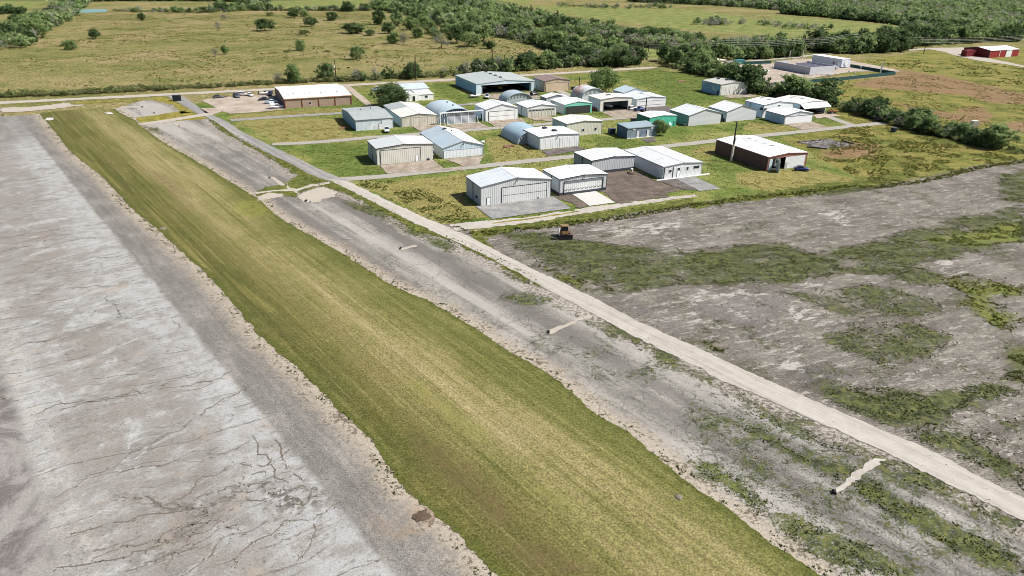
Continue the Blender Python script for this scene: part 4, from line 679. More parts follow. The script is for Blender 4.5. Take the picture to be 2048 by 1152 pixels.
t, ro = gable('hangar', 'turquoise trimmed hangar with a charcoal door and a small faded roof patch', 'hangar', 21.1, 300., 13.4, 12.8, 4.1, 1., sheetmetal((206, 218, 222), .5, .12), RW, None, front=sheetmetal((128, 208, 190), .5, .1, amt=.4))
big_door(t, .35, 12.6, 3.35, sheetmetal((62, 62, 62), .9, .1, amt=1.), False, sheetmetal((110, 190, 172), .5, .1)); MB().add([(1.3, 4.5, 4.45), (4.6, 4.5, 4.94), (4.6, 11., 4.94), (1.3, 11., 4.45), (1.3, 4.5, 4.47), (4.6, 4.5, 4.965), (4.6, 11., 4.965), (1.3, 11., 4.47)], [(0, 3, 2, 1), (4, 5, 6, 7), (0, 1, 5, 4), (1, 2, 6, 5), (2, 3, 7, 6), (3, 0, 4, 7)]).build('faded_patch', plain((222, 214, 206)), ro)
t, ro = gable('storage_shed', 'small white roofed grey shed peeking out behind the turquoise trimmed hangar', 'shed', 13.8, 315.9, 11.2, 5.8, 4., 1.1, sheetmetal((198, 204, 208), .5, .1), RW, plain((120, 126, 134)), side=sheetmetal((140, 152, 172), .5, .1))
t, ro = gable('hangar', 'pale hangar standing open with aircraft inside, behind a tan apron', 'hangar', 37., 307.7, 16.3, 10.2, 5.2, .7, sheetmetal((176, 192, 198), .5, .12), RC, plain((150, 156, 158)), front=sheetmetal((222, 220, 212), .5, .1), opening=(1.9, 14.2, 3.9))
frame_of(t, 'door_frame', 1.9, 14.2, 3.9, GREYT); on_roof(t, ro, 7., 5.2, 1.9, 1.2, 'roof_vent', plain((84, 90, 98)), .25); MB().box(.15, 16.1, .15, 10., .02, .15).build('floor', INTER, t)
b = MB().box(2.2, 2.5, .3, .9, 0, .6); b.build('door_weight', DARK, t)
t, ro = gable('hangar', 'white hangar with horizontal door seams parked beside by a blue pickup', 'hangar', 54., 316.4, 16.2, 14.3, 4., .75, sheetmetal((206, 212, 214), .5, .1), roofmat((222, 230, 236), .76), plain((160, 166, 170)), front=sheetmetal((230, 232, 232), .5, .08))
big_door(t, .4, 15.9, 3.5, sheetmetal((236, 238, 238), .5, .05), False, None, 0, (1.1, 2.9)); on_roof(t, ro, 8.6, 8.5, 1.9, 1.2, 'roof_vent', plain((84, 90, 98)), .25)
t, ro = gable('hangar', 'pale blue roofed gabled hangar half hidden by the round tree', 'hangar', 50.1, 329.3, 12.8, 9., 4.5, 1.8, sheetmetal((198, 212, 222), .5, .1), roofmat((204, 222, 232), .74), GREYT)
t, ro = gable('hangar', 'weathered square hangar with blue left wall, alone in the lawn by the hedge', 'hangar', 101.3, 353.1, 17.2, 14.4, 5.3, .8, sheetmetal((168, 196, 220), .6, .3, patch=(206, 220, 230)), roofmat((222, 220, 214), .62, dirt=.4), plain((150, 158, 164)), front=sheetmetal((222, 222, 216), .6, .3), side=sheetmetal((140, 180, 214), .6, .35, patch=(178, 204, 224)))
big_door(t, .6, 16.6, 4.3, sheetmetal((222, 224, 220), 1.1, .35, amt=1.), False, None, 6); pdoor_left(t, 1.1, mat=DARK); vent(t, ro, 8.6, 6., 1.2); vent(t, ro, 7.2, 11., 1.1)
t, ro = gable('hangar', 'plain light grey gabled hangar with teal tinted left wall, right of the green hangar', 'hangar', 69.7, 281.2, 16.4, 12.6, 4.2, 2., sheetmetal((206, 210, 214), .5, .08), RS, plain((110, 116, 122)), side=sheetmetal((150, 184, 180), .5, .1))
MB().box(-1.1, -.1, .6, 1.7, .1, 1.1).build('air_conditioner', plain((170, 176, 178)), t)
t, ro = gable('hangar', 'plain pale gabled hangar with a dark side door, second from the green hangar', 'hangar', 87.4, 290.5, 16., 11.7, 4.2, 2.1, sheetmetal((210, 214, 220), .5, .08), RW, plain((110, 116, 122)), side=sheetmetal((190, 196, 202), .5, .1))
pdoor_left(t, 2.2, 1.2, 2.6, DARK); MB().box(-1., -.1, .8, 1.7, .1, 1.3).build('air_conditioner', DARK, t)
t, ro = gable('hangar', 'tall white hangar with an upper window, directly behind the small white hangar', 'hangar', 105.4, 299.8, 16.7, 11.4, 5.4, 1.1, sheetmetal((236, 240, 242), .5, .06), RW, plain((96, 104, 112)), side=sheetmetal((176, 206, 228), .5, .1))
window(t, 8., 3.9, 1.2, 1.1); MB().box(.6, 1.4, -.7, -.04, 3.3, 4.2).build('air_conditioner', GREYT, t); MB().box(-.8, -.04, .3, 1.3, 3.3, 4.2).build('air_conditioner', DARK, t); on_roof(t, ro, 7., 5., 1.9, .9); on_roof(t, ro, 7., 9.5, 1.9, .9); downspout(t, 8., 5.4)
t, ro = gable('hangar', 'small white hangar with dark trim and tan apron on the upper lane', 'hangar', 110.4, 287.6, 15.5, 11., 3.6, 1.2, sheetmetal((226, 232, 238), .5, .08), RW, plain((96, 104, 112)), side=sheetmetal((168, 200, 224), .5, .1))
big_door(t, .4, 15.1, 2.95, sheetmetal((234, 238, 242), .5, .06), False, None, 0, ()); MB().box(0, 15.5, -.14, -.04, 2.98, 3.2).build('door_track', GREYT, t); lamp(t, 7.7, 4.3)
t, ro = gable('hangar', 'white hangar with its bifold door raised like an awning', 'hangar', 123.5, 307.2, 15.9, 14.6, 4.8, .9, sheetmetal((206, 212, 212), .6, .1), RC, None, opening=(.5, 15.4, 4.2), front=sheetmetal((222, 224, 222), .5, .08))
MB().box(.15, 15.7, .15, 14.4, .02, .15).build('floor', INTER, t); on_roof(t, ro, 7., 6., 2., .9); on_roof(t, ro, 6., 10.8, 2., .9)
MB().prism([(-.05, 4.85), (-2.9, 3.35), (-2.9, 3.2), (-.05, 4.55)], 0, .1, 15.8).prism([(-2.9, 3.35), (-.6, 2.5), (-.6, 2.38), (-2.9, 3.2)], 0, .1, 15.8).build('hangar_door', sheetmetal((236, 238, 238), .6, .05), t)
MB().box(15.4, 15.7, -.12, -.03, 0, 4.2).build('jamb', plain((214, 206, 190)), t)
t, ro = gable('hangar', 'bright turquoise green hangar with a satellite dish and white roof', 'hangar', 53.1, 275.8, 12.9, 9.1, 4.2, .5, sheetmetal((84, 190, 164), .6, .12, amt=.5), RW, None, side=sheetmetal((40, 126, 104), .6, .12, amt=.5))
MB().tube((9.6, -.5, 0), (9.6, -.5, 1.), .07).build('dish_mast', WTRIM, t)
b = MB(); c0 = Vector((9.6, -.7, 1.25)); nrm = Vector((.3, -.8, .5)).normalized(); a1 = nrm.orthogonal().normalized(); a2 = nrm.cross(a1)
b.loft([[tuple(c0-nrm*(.25-.25*(q/.65)**2)+a1*(q*math.cos(i*.5236))+a2*(q*math.sin(i*.5236))) for i in range(12)] for q in (.05, .35, .65)], True); b.build('satellite_dish', WTRIM, t); pdoor(t, 11.6, .9, 2., sheetmetal((60, 160, 136), .6, .1))
t, ro = gable('storage_shed', 'patched blue grey shed with two white doors beside the small tree', 'shed', 41.8, 257.5, 13.1, 7.4, 3.9, .35, sheetmetal((132, 146, 158), .4, .35, patch=(98, 116, 138), amt=1.), roofmat((166, 186, 194), .7, streak=.3), plain((150, 162, 170)), mono=True, side=sheetmetal((70, 98, 126), .4, .2))
for a in (4.1, 8.6): pdoor(t, a, 1.1, 2.6, plain((206, 210, 214)))
for a in (2.2, 10.2): panel(t, 'patch_panel', a, a+1.1, 3., 3.6, plain((206, 210, 212)))
MB().box(0, 13.1, -.4, -.03, 0, .14).build('sill', plain((200, 198, 192)), t)
t, ro = gable('hangar', 'cream ribbed hangar with two small dark windows in its front wall', 'hangar', 19.3, 259., 15.2, 11.5, 4.8, .65, sheetmetal((208, 207, 194), .62, .2, amt=.9), RC, plain((130, 134, 132)), side=sheetmetal((176, 190, 192), .62, .1))
window(t, 6.7, 1.6, .95, .95); window(t, 12., 1.6, .95, .95); on_roof(t, ro, 4.6, 8.6, .9, 2.4, 'faded_panel', plain((206, 204, 198)), .02); on_roof(t, ro, 4.2, 4.6, .9, 2.4, 'faded_panel', plain((206, 204, 198)), .02)
t, ro = gable('hangar', 'white hangar with full-width sliding doors in front of the blue arched hangar', 'hangar', 8.6, 238.8, 15.7, 12.7, 4.4, .5, sheetmetal((226, 230, 232), .55, .12), RW, plain((130, 136, 140)), side=sheetmetal((206, 222, 232), .6, .08))
big_door(t, .25, 15.45, 3.7, sheetmetal((228, 232, 233), .95, .15, amt=.8), False, None, 2); lamp(t, 7., 4.2); d = pdoor_left(t, 9.2, mat=WDOOR); vent(t, ro, 6.9, 9.8, 1.3); vent(t, ro, 8.2, 4.6, 1.4)
on_roof(t, ro, 4., 6.6, 2.6, .7, 'faded_panel', plain((208, 208, 206)), .02)
# long tan building, office, big open hangar, beige hangar, red barn
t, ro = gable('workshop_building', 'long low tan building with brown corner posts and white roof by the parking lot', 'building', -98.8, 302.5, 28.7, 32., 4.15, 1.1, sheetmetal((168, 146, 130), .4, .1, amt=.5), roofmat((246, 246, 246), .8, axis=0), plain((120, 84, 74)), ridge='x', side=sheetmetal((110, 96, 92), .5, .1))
for i in range(5): MB().box(i*7.1-.05 if i else -.12, i*7.1+.3 if i else .25, -.16, -.02, 0, 4.05).build('corner_post', plain((126, 70, 58)), t)
window(t, 10.1, 1.2, .9, 1.); MB().box(-.2, 28.9, -.34, -.2, 3.95, 4.2).build('gutter', plain((206, 160, 130)), t)
for i in range(8):
    u = 2.6+(i//2)*7.1+(i % 2)*2.3; v = 7.6; z = 4.15+v*1.1/16+.12
    MB().box(u-.35, u+.35, v-.75, v+.75, z, z+.1).build('skylight', SKYL, ro)
pdoor_left(t, 3., mat=DARK)
t, ro = gable('office_building', 'white two-part building with ribbed roof behind the dark oak', 'building', -52., 332.5, 12.2, 16.5, 3.9, 1.2, sheetmetal((232, 234, 232), .5, .08), roofmat((204, 218, 224), .74, streak=.25, axis=0), plain((170, 178, 182)), ridge='x')
MB().box(-1.4, 11.5, -8.5, -.02, 0, 2.6).build('annex', sheetmetal((238, 240, 240), .6, .06), t)
MB().prism([(-8.7, 2.62), (.0, 3.25), (.0, 3.4), (-8.7, 2.75)], 0, 3.6, 11.7).prism([(-8.7, 2.62), (0, 2.62), (0, 2.9), (-8.7, 2.75)], 0, -1.6, 3.6).build('annex_roof', RW, t)
MB().box(-1.6, 4.6, -8.8, -8.52, 0, 3.3).build('parapet', sheetmetal((242, 243, 242), .6, .05), t); d = pdoor(t, 1.5, 1., 2.1, GLASS, y=-8.82); window(t, 7.4, 1.1, 1.3, 1., -8.52)
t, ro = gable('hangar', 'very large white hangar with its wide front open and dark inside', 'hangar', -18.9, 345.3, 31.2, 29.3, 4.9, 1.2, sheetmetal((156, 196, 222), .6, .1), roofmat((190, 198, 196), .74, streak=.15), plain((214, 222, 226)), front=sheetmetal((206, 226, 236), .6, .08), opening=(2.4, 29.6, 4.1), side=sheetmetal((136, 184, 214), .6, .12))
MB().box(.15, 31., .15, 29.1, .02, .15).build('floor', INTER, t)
for v in (26, 20, 13.5, 7): vent(t, ro, 15.8, v, 1.1)
MB().box(2.4, 3.2, .3, .5, 0, 4.1).build('door_leaf', sheetmetal((186, 206, 214), .5, .1), t); MB().box(28.9, 29.6, .3, .5, 0, 4.1).build('door_leaf', sheetmetal((150, 176, 190), .5, .1), t)
for v in (9., 22.): MB().box(-.3, -.03, v, v+.5, 2.9, 3.5).build('wall_lamp', DARK, t)
t, ro = gable('hangar', 'beige gabled hangar with a mauve brown roof by the dirt road', 'hangar', 14.5, 355.1, 14.3, 13.2, 5.1, 1.1, sheetmetal((200, 182, 160), .5, .08), roofmat((166, 144, 136), .62), plain((120, 104, 94)))
big_door(t, .8, 13.4, 4.1, sheetmetal((206, 184, 160), .5, .06), False, plain((110, 96, 88))); pdoor_left(t, 9., 1., 2.2); lamp(t, 7.1, 5.7)
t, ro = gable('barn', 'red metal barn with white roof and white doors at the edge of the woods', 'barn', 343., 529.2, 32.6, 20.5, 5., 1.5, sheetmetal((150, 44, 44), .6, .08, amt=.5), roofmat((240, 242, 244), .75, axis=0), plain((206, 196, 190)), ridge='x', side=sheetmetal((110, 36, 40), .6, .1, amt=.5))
for a in (10.6,): MB().box(a, a+.4, -.12, -.02, 0, 4.9).build('corner_post', WTRIM, t)
panel(t, 'barn_door', 18., 24.5, .05, 4.5, plain((224, 230, 230)))

# ------------------------------------------------------------------ arched (quonset) hangars
def arch(label, x, y, w, d, h, mat, fmat, louv=True):
    t = thing('arched_hangar', label, 'hangar', (x, y, 0), AZ, None); n = 22; rr = []
    prof = [(w/2-w/2*math.cos(math.pi*i/n), h*math.sin(math.pi*i/n)**.82) for i in range(n+1)]
    pin = [(w/2-(w/2-.15)*math.cos(math.pi*i/n), (h-.15)*math.sin(math.pi*i/n)**.82) for i in range(n+1)]
    b = MB(); b.loft([[(p[0], yy, p[1]) for p in prof]+[(p[0], yy, p[1]) for p in pin[::-1]] for yy in np.linspace(0, d, 14)]); b.build('arched_roof', mat, t, smooth=False)
    MB().add([(p[0], d-.3, p[1]) for p in pin], [tuple(range(n, -1, -1))]).build('end_wall', fmat, t); e = MB().add([(p[0], .5, p[1]) for p in pin], [tuple(range(n+1))]).build('end_wall', fmat, t)
    if louv:
        g = MB()
        for i in range(15):
            xx = w*.12+i*w*.76/14; zt = h*math.sin(math.acos(max(-1, min(1, 1-2*xx/w))))**.82-.3
            g.box(xx-.1, xx+.1, .36, .46, zt*.62, zt)
        g.build('louvre', plain((190, 198, 204)), e)
    r = MB()
    for yy in np.linspace(.1, d-.1, 9): r.loft([[(w/2-(w/2+o)*math.cos(math.pi*i/n), yv, (h+o)*math.sin(math.pi*i/n)**.82) for yv, o in ((yy-.05, -.02), (yy-.05, .05), (yy+.05, .05), (yy+.05, -.02))] for i in range(n+1)])
    r.build('rib', mat, t); return t
qm = lambda rgb, p=None: roofmat(rgb, .76, streak=.25, dirt=.3, axis=1, per=.5, patch=p)
pf = X1('c2', 1212, 655); t = arch('light blue arched hangar behind a freestanding louvred door wall', pf[0], pf[1], 15.6, 19.5, 5.6, qm((196, 214, 224)), plain((96, 112, 128)))
for v in (6, 13): MB().tube((8.5, v, 5.5), (8.5, v, 6.1), .3).build('roof_vent', GREYT, t)
pf = X1('c3', 735, 872); t = arch('shaded steel blue arched hangar, behind the white sliding-door hangar', pf[0]-1.5, pf[1]+.5, 13., 15., 4.6, qm((176, 202, 218)), plain((150, 160, 168)))
MB().tube((-.3, 15.2, 0), (-.3, 15.2, 5.2), .06).tube((-.3, 15.2, 5.2), (3, 15.2, 5.2), .06).build('door_track', plain((110, 86, 84)), t); MB().tube((10, 15.2, 5.2), (13.2, 15.2, 5.2), .06).tube((13.2, 15.2, 0), (13.2, 15.2, 5.2), .06).build('door_track', plain((110, 86, 84)), t)
pf = X1('c3', 700, 500); t = arch('dull arched hangar with dark rib shadows, rear of the cream door hangar', pf[0]-5.5, pf[1]+9., 13.5, 9., 4.8, qm((186, 202, 212)), plain((170, 180, 186)))
pf = X1('c4', 140, 430); t = arch('white arched hangar with rust blotches on top beside the round tree', pf[0]+1.5, pf[1]+2., 13., 11., 5.6, qm((222, 226, 230), (190, 150, 140)), plain((200, 206, 210)))
# freestanding louvred door wall with its white gantry
p0 = X1('c2', 1300, 662); t = thing('door_gantry', 'white steel gantry carrying four grey louvred door leaves before the arched hangar', 'gantry', (p0[0], p0[1], 0), AZ)
L = float((X1('c2', 1592, 640)-p0)[:2]@Bv)
g = MB()
for xx in (-2.9, L+3.1): g.box(xx-.14, xx+.14, -.6, -.3, 0, 4.6)
g.box(-3.1, L+3.3, -.62, -.28, 4.55, 4.95); g.build('frame', WTRIM, t)
for i in range(4):
    a = i*L/4; lf = MB().box(a, a+.16, -.1, .1, 0, 4.5).box(a+L/4-.16, a+L/4, -.1, .1, 0, 4.5).box(a, a+L/4, -.1, .1, 4.34, 4.5).box(a, a+L/4, -.1, .1, .0, .2).build('door_leaf', WTRIM, t)
    lv = MB()
    for k in range(9): lv.box(a+.16, a+L/4-.16, -.06, .06, .4+k*.43, .62+k*.43)
    lv.build('slat', plain((206, 214, 222)), lf); MB().box(a+.16, a+L/4-.16, .08, .1, .2, 4.34).build('backing', plain((104, 112, 124)), lf)
for xx in (-1.1, L+.9): MB().tube((xx, .2, 0), (xx-.5 if xx < 0 else xx+.5, -1.4, 0.05), .07).tube((xx, .2, 0), (xx, .2, 2.4), .07).tube((xx, .2, 2.4), (xx, -1.4, .05), .06).build('brace_or_glint', WTRIM, t)

# ------------------------------------------------------------------ walled compound with its green fence
s = Sh('green_mesh'); n = s.noise(.6, 3); GREENF = s.end(s.mix(n, A_(26, 62, 64), A_(40, 82, 82)), .8)
def fence_run(label, pts, hgt=1.9):
    base = np.array(pts); t = thing('screen_fence', label, 'fence', (*base[0], 0)); P = base-base[0]
    b = MB()
    for a, c in zip(P[:-1], P[1:]):
        d = (c-a)/np.hypot(*(c-a)); n_ = np.array([-d[1], d[0]])*.04
        b.add([(*(a-n_), .05), (*(c-n_), .05), (*(c+n_), .05), (*(a+n_), .05), (*(a-n_), hgt), (*(c-n_), hgt), (*(c+n_), hgt), (*(a+n_), hgt)], [(0, 3, 2, 1), (4, 5, 6, 7), (0, 1, 5, 4), (1, 2, 6, 5), (2, 3, 7, 6), (3, 0, 4, 7)])
    b.build('mesh_panel', GREENF, t)
    for a, c in zip(P[:-1], P[1:]):
        k = max(1, int(np.hypot(*(c-a))/6))
        for i in range(k): q = a+(c-a)*i/k; MB().tube((*q, 0), (*q, hgt+.15), .06, n=6).build('post', GREYT, t)
    return t
fence_run('green mesh fence along the near side of the gravel pad, facing the brown field', [tuple(p) for p in X('c5', (850, 470), (1150, 445), (1480, 422), (1800, 388), (2100, 358))])
fence_run('dark green mesh fence along the far right side of the gravel pad', [tuple(p) for p in list(X('c5', (2100, 358)))+list(X('c6', (300, 372)))])
fence_run('green mesh fence along the back of the gravel pad below the trees', [tuple(p) for p in X('k', (900, 408), (1490, 392))])
p0 = X1('c5', 1222, 357); Lf = float((X1('c5', 1450, 332)-p0)[:2]@Bv); Ld = float((X1('c5', 867, 287)-p0)[:2]@Av)
bw = sheetmetal((196, 198, 206), .9, .1, amt=.4)
t = thing('walled_enclosure', 'roofless grey block wall enclosure with an open gap on the gravel pad', 'enclosure', (p0[0], p0[1], 0), AZ); hh = 4.3
MB().box(0, .35, 0, Ld, 0, hh).box(.35, Lf*.93, 0, .35, 0, hh).box(.35, Lf*.5, Ld-.35, Ld, 0, hh).box(Lf-.35, Lf, 3.2, Ld*.8, 0, hh).build('wall', bw, t)
for i in range(5): y = Ld*.18+i*Ld*.15; MB().box(Lf*.55, Lf*.95, y, y+.3, .05, hh*.8).build('inner_pier', plain((120, 126, 140)), t)
for i in range(3): MB().box(Lf*.2, Lf*.2+2.4, Ld*.2+i*7, Ld*.2+i*7+2, .05, 2.3).build('machine_housing', plain((214, 214, 212)), t)
MB().tube((-3, Ld*.93, 0), (-3, Ld*.93, 5.5), .07).build('mast', GREYT, t)
p0 = X1('m', 1480, 800); t = thing('portable_building', 'long white portable building with a small porch beside the block enclosure', 'portable building', (p0[0], p0[1], 0), AZ)
Ld = float((X1('m', 945, 690)-p0)[:2]@Av)
MB().box(0, 7., 0, Ld, .5, 5.2).build('wall', sheetmetal((212, 222, 234), 1.2, .06, amt=.4), t, bevel=.08); MB().box(-.2, 7.2, -.2, Ld+.2, 5.22, 5.5).build('roof', plain((246, 246, 246), k=1.05), t)
MB().box(-2.2, -.05, .5, 4., .3, .55).box(-2.2, -2.05, .5, .65, .55, 3.1).box(-2.2, -2.05, 3.85, 4., .55, 3.1).build('porch', WTRIM, t); MB().box(-.08, -.02, 1., 2.2, .6, 2.9).build('door', WDOOR, t); MB().box(-.08, -.02, 5., 7., 2., 3.3).build('window', GLASS, t)
b = MB(); b.tube((3.6, -.35, 3.), (3.6, -.05, 3.), 1.4, n=20); b.build('fan_hood', plain((222, 226, 230)), t)
for yy in (1., Ld*.35, Ld*.7, Ld-1): MB().box(.3, 6.7, yy, yy+.4, 0, .5).build('pier', GREYT, t)
# concrete slab ruin
R_ = X('d1', (1090, 285), (1200, 262), (1430, 250), (1680, 310), (1480, 335), (1360, 348), (1180, 300)); s = Sh('ruined_slab'); n2 = s.noise(.9, 5, .75); c = s.ramp(n2, [(.38, A_(44, 42, 42)), (.5, A_(76, 73, 73)), (.64, A_(150, 147, 145))]); ruin = s.end(c, .9, bump=n2, bs=.6, bd=.2)
o = sheet('foundation_slab', R_, ruin, .16, .5, .18, kind='structure')
b = MB(); 
for a, c, w_ in (((1100, 285), (1360, 262), .4), ((1200, 330), (1400, 352), .9), ((1560, 270), (1680, 305), .4)):
    P_ = X('d1', a, c); d = (P_[1]-P_[0]); n_ = np.array([-d[1], d[0]])/np.hypot(*d)*w_/2
    b.add([(*(P_[0]-n_), .1), (*(P_[1]-n_), .1), (*(P_[1]+n_), .1), (*(P_[0]+n_), .1), (*(P_[0]-n_), .5), (*(P_[1]-n_), .5), (*(P_[1]+n_), .5), (*(P_[0]+n_), .5)], [(0, 3, 2, 1), (4, 5, 6, 7), (0, 1, 5, 4), (1, 2, 6, 5), (2, 3, 7, 6), (3, 0, 4, 7)])
tag(b.build('low_wall', ruin), 'broken low curb walls around the bare foundation slab', 'low wall')
# ------------------------------------------------------------------ vehicles
PAINT = lambda rgb: plain(rgb, .28, 1., 0., .5)
TYRE = plain((30, 30, 32), .85); RIM = plain((150, 152, 156), .4); LAMPG = plain((236, 238, 240), .2); REDL = plain((150, 24, 22), .3)
def wheel(par, x, y, r, wd):
    a = MB().tube((x, y-wd/2, r), (x, y+wd/2, r), r, n=18).build('wheel', TYRE, par); MB().tube((x, y-wd/2-.015, r), (x, y+wd/2+.015, r), r*.58, n=12).build('rim', RIM, a)
def hull(secs, hw):                        # body from stations along x: (x, z0, z1, half width, top half width)
    b = MB(); rr = []
    for x, z0, z1, w0, w1 in secs:
        zm = z0+(z1-z0)*.55; rr.append([(x, -w0*.92, z0), (x, -w0, z0+(z1-z0)*.25), (x, -w0, zm), (x, -w1, z1-.04), (x, -w1*.85, z1), (x, w1*.85, z1), (x, w1, z1-.04), (x, w0, zm), (x, w0, z0+(z1-z0)*.25), (x, w0*.92, z0)])
    return b.loft(rr)
def car(kind, label, rgb, p, ang, group=None):
    mt = PAINT(rgb); nm = {'pickup': 'pickup_truck', 'suv': 'suv', 'sedan': 'sedan', 'tank': 'tank_truck'}[kind]
    t = thing(nm, label, {'pickup': 'pickup truck', 'suv': 'car', 'sedan': 'car', 'tank': 'truck'}[kind], (p[0], p[1], .12), ang, group)
    if kind == 'sedan':
        L, W, r = 4.6, .9, .33
        body = hull([(-2.3, .35, .78, .78, .7), (-2.2, .22, .95, .88, .8), (-1.3, .2, 1., .9, .82), (.9, .2, .96, .9, .82), (1.9, .2, .82, .88, .78), (2.25, .25, .68, .8, .7), (2.3, .35, .6, .7, .62)], W).build('body', mt, t, True)
        cab = [(-1.75, .95, .97, .78, .72), (-1.0, .95, 1.42, .78, .6), (.1, .95, 1.46, .78, .6), (.95, .95, .97, .78, .72)]; roofx = (-1.0, .1, 1.47, .58); ax_ = (-1.4, 1.42)
    elif kind == 'suv':
        L, W, r = 4.8, .95, .37
        body = hull([(-2.4, .4, 1.0, .82, .76), (-2.3, .28, 1.12, .93, .85), (-1.2, .26, 1.14, .95, .86), (1.0, .26, 1.12, .95, .86), (2.0, .26, 1.02, .93, .82), (2.35, .3, .86, .85, .76), (2.4, .4, .76, .78, .7)], W).build('body', mt, t, True)
        cab = [(-2.3, 1.1, 1.12, .84, .8), (-2.1, 1.1, 1.7, .84, .68), (.1, 1.1, 1.76, .84, .68), (.95, 1.1, 1.13, .84, .78)]; roofx = (-2.05, .1, 1.77, .66); ax_ = (-1.45, 1.5)
    else:
        L, W, r = 5.7, .98, .4
        body = hull([(-2.85, .5, 1.0, .9, .86), (-2.8, .42, 1.1, .97, .9), (-.7, .4, 1.12, .98, .9), (1.3, .4, 1.14, .98, .88), (2.5, .4, 1.06, .95, .84), (2.8, .45, .92, .88, .8), (2.85, .5, .8, .8, .74)], W).build('body', mt, t, True)
        cab = [(-.75, 1.1, 1.12, .86, .82), (-.6, 1.1, 1.78, .86, .7), (.6, 1.1, 1.82, .86, .7), (1.4, 1.1, 1.14, .86, .8)]; roofx = (-.58, .6, 1.83, .68); ax_ = (-1.8, 1.85)
    g = hull(cab, W).build('windows', GLASS, t); z = roofx[2]
    MB().prism([(-roofx[3], z), (roofx[3], z), (roofx[3]*.9, z+.05), (-roofx[3]*.9, z+.05)], 0, roofx[0], roofx[1]).build('roof', mt, t)
    pl = MB()
    for s_ in (-1, 1): pl.tube((cab[1][0], s_*cab[1][4], cab[1][2]), (cab[0][0], s_*cab[0][3], cab[0][1]), .06).tube((cab[2][0], s_*cab[2][4], cab[2][2]), (cab[3][0], s_*cab[3][3], cab[3][1]), .05).tube(((roofx[0]+roofx[1])/2, s_*roofx[3], z), ((roofx[0]+roofx[1])/2, s_*cab[1][3]*1.01, cab[0][1]), .05)
    pl.build('pillar', mt, t)
    if kind == 'pickup': MB().box(-2.72, -.85, -.8, .8, 1.1, 1.125).build('cargo_bed', plain((44, 46, 48)), t); MB().box(-2.82, -.8, -.98, -.84, 1.1, 1.2).box(-2.82, -.8, .84, .98, 1.1, 1.2).box(-2.84, -2.72, -.84, .84, 1.1, 1.2).build('bed_rail', mt, t)
    if kind == 'tank':
        k = MB(); k.tube((-2.75, 0, 1.65), (-.85, 0, 1.65), .82, n=20); k.build('tank', PAINT((228, 232, 234)), t); MB().tube((-1.8, 0, 2.4), (-1.8, 0, 2.62), .25, n=12).build('hatch', RIM, t)
    for xx in ax_:
        for yy in (-W+.12, W-.12): wheel(t, xx, yy, r, .24)
    xf = L/2-.03
    for yy in (-W*.68, W*.68): MB().box(xf-.1, xf+.04, yy-.16, yy+.16, .66, .8).build('headlight', LAMPG, t); MB().box(-xf-.04, -xf+.08, yy-.14, yy+.14, .72, .92).build('taillight', REDL, t)
    MB().box(xf-.02, xf+.07, -W*.8, W*.8, .36, .52).box(-xf-.07, -xf+.02, -W*.8, W*.8, .36, .52).build('bumper', plain((70, 72, 76)), t)
    return t
BA = AZ                                     # heading along the hangar fronts (to the right in the photo); -A is toward the camera
TOW = AZ-math.pi/2
def q(c, a, b): return X1(c, a, b)
car('tank', 'white tank truck parked along the long tan building', (232, 234, 236), q('full', 554, 217), BA)
car('pickup', 'light blue and white pickup truck in the shade beside the white tank truck', (206, 226, 236), q('full', 543, 207.5), BA)
car('sedan', 'black sedan in the parking lot nose out from the tan building', (26, 28, 34), q('full', 527.5, 201), BA+math.pi)
car('suv', 'dark suv in the deep shade at the far corner of the tan building', (40, 46, 60), q('full', 541, 190.5), TOW-.3)
car('suv', 'dark grey suv parked at the back edge of the lot', (70, 76, 82), q('full', 473.5, 195), TOW+.25)
car('sedan', 'white sedan at the back edge of the parking lot, nearest the tan building', (232, 234, 236), q('full', 500.5, 192.3), TOW+.3)
car('sedan', 'low dark car at the left end of the parking lot', (58, 62, 58), q('full', 436.5, 196.4), BA+.1)
car('suv', 'white car with a dark rear, between the dark grey suv and the white sedan', (206, 202, 200), q('full', 487, 191.8), TOW+1.2)
car('pickup', 'silver pickup truck in front of the weathered light blue hangar', (196, 200, 204), q('c2', 685, 735), TOW-.25)
car('pickup', 'pale pickup truck parked left of the dark oak', (176, 184, 190), q('c2', 583, 315), BA)
car('pickup', 'silver pickup truck beside the white boat before the large open hangar', (186, 190, 196), q('c2', 1712, 390), TOW-.5)
car('suv', 'black car at the right corner of the large open hangar', (28, 32, 32), q('c3', 868, 362), BA+.2)
car('sedan', 'dark red car in the gap beside the turquoise trimmed hangar', (116, 34, 44), q('c3', 1460, 515), TOW+1.)
car('suv', 'white car beside the blue pickup by the open aircraft hangar', (226, 228, 230), q('c3', 1872, 512), BA+.2)
car('pickup', 'dark blue pickup truck parked right of the open aircraft hangar', (36, 56, 120), q('c3', 1940, 522), BA+.15)
car('sedan', 'blue car on the grass by the rust brown hangar', (32, 46, 104), q('d1', 1138, 570), BA-.6)
# white motorhome inside the rust brown hangar
p0 = np.array([80.4, 216.5])+Bv*5.6+Av*1.4; t = thing('motorhome', 'white motorhome standing in the doorway of the rust brown hangar', 'motorhome', (p0[0], p0[1], .17), AZ)
MB().box(-1.2, 1.2, 0, 7., .5, 3.1).build('body', PAINT((238, 240, 242)), t, bevel=.12); MB().box(-.9, .9, -.03, .02, 1.7, 2.5).build('windshield', GLASS, t)
for xx in (-1.05, 1.05):
    for yy in (1.2, 5.5): a = MB().tube((xx-.13, yy, .42), (xx+.13, yy, .42), .42, n=16).build('wheel', TYRE, t); MB().tube((xx-.15, yy, .42), (xx+.15, yy, .42), .22, n=10).build('rim', RIM, a)
for xx in (-.8, .8): MB().box(xx-.18, xx+.18, -.05, .02, .8, 1.).build('headlight', LAMPG, t)
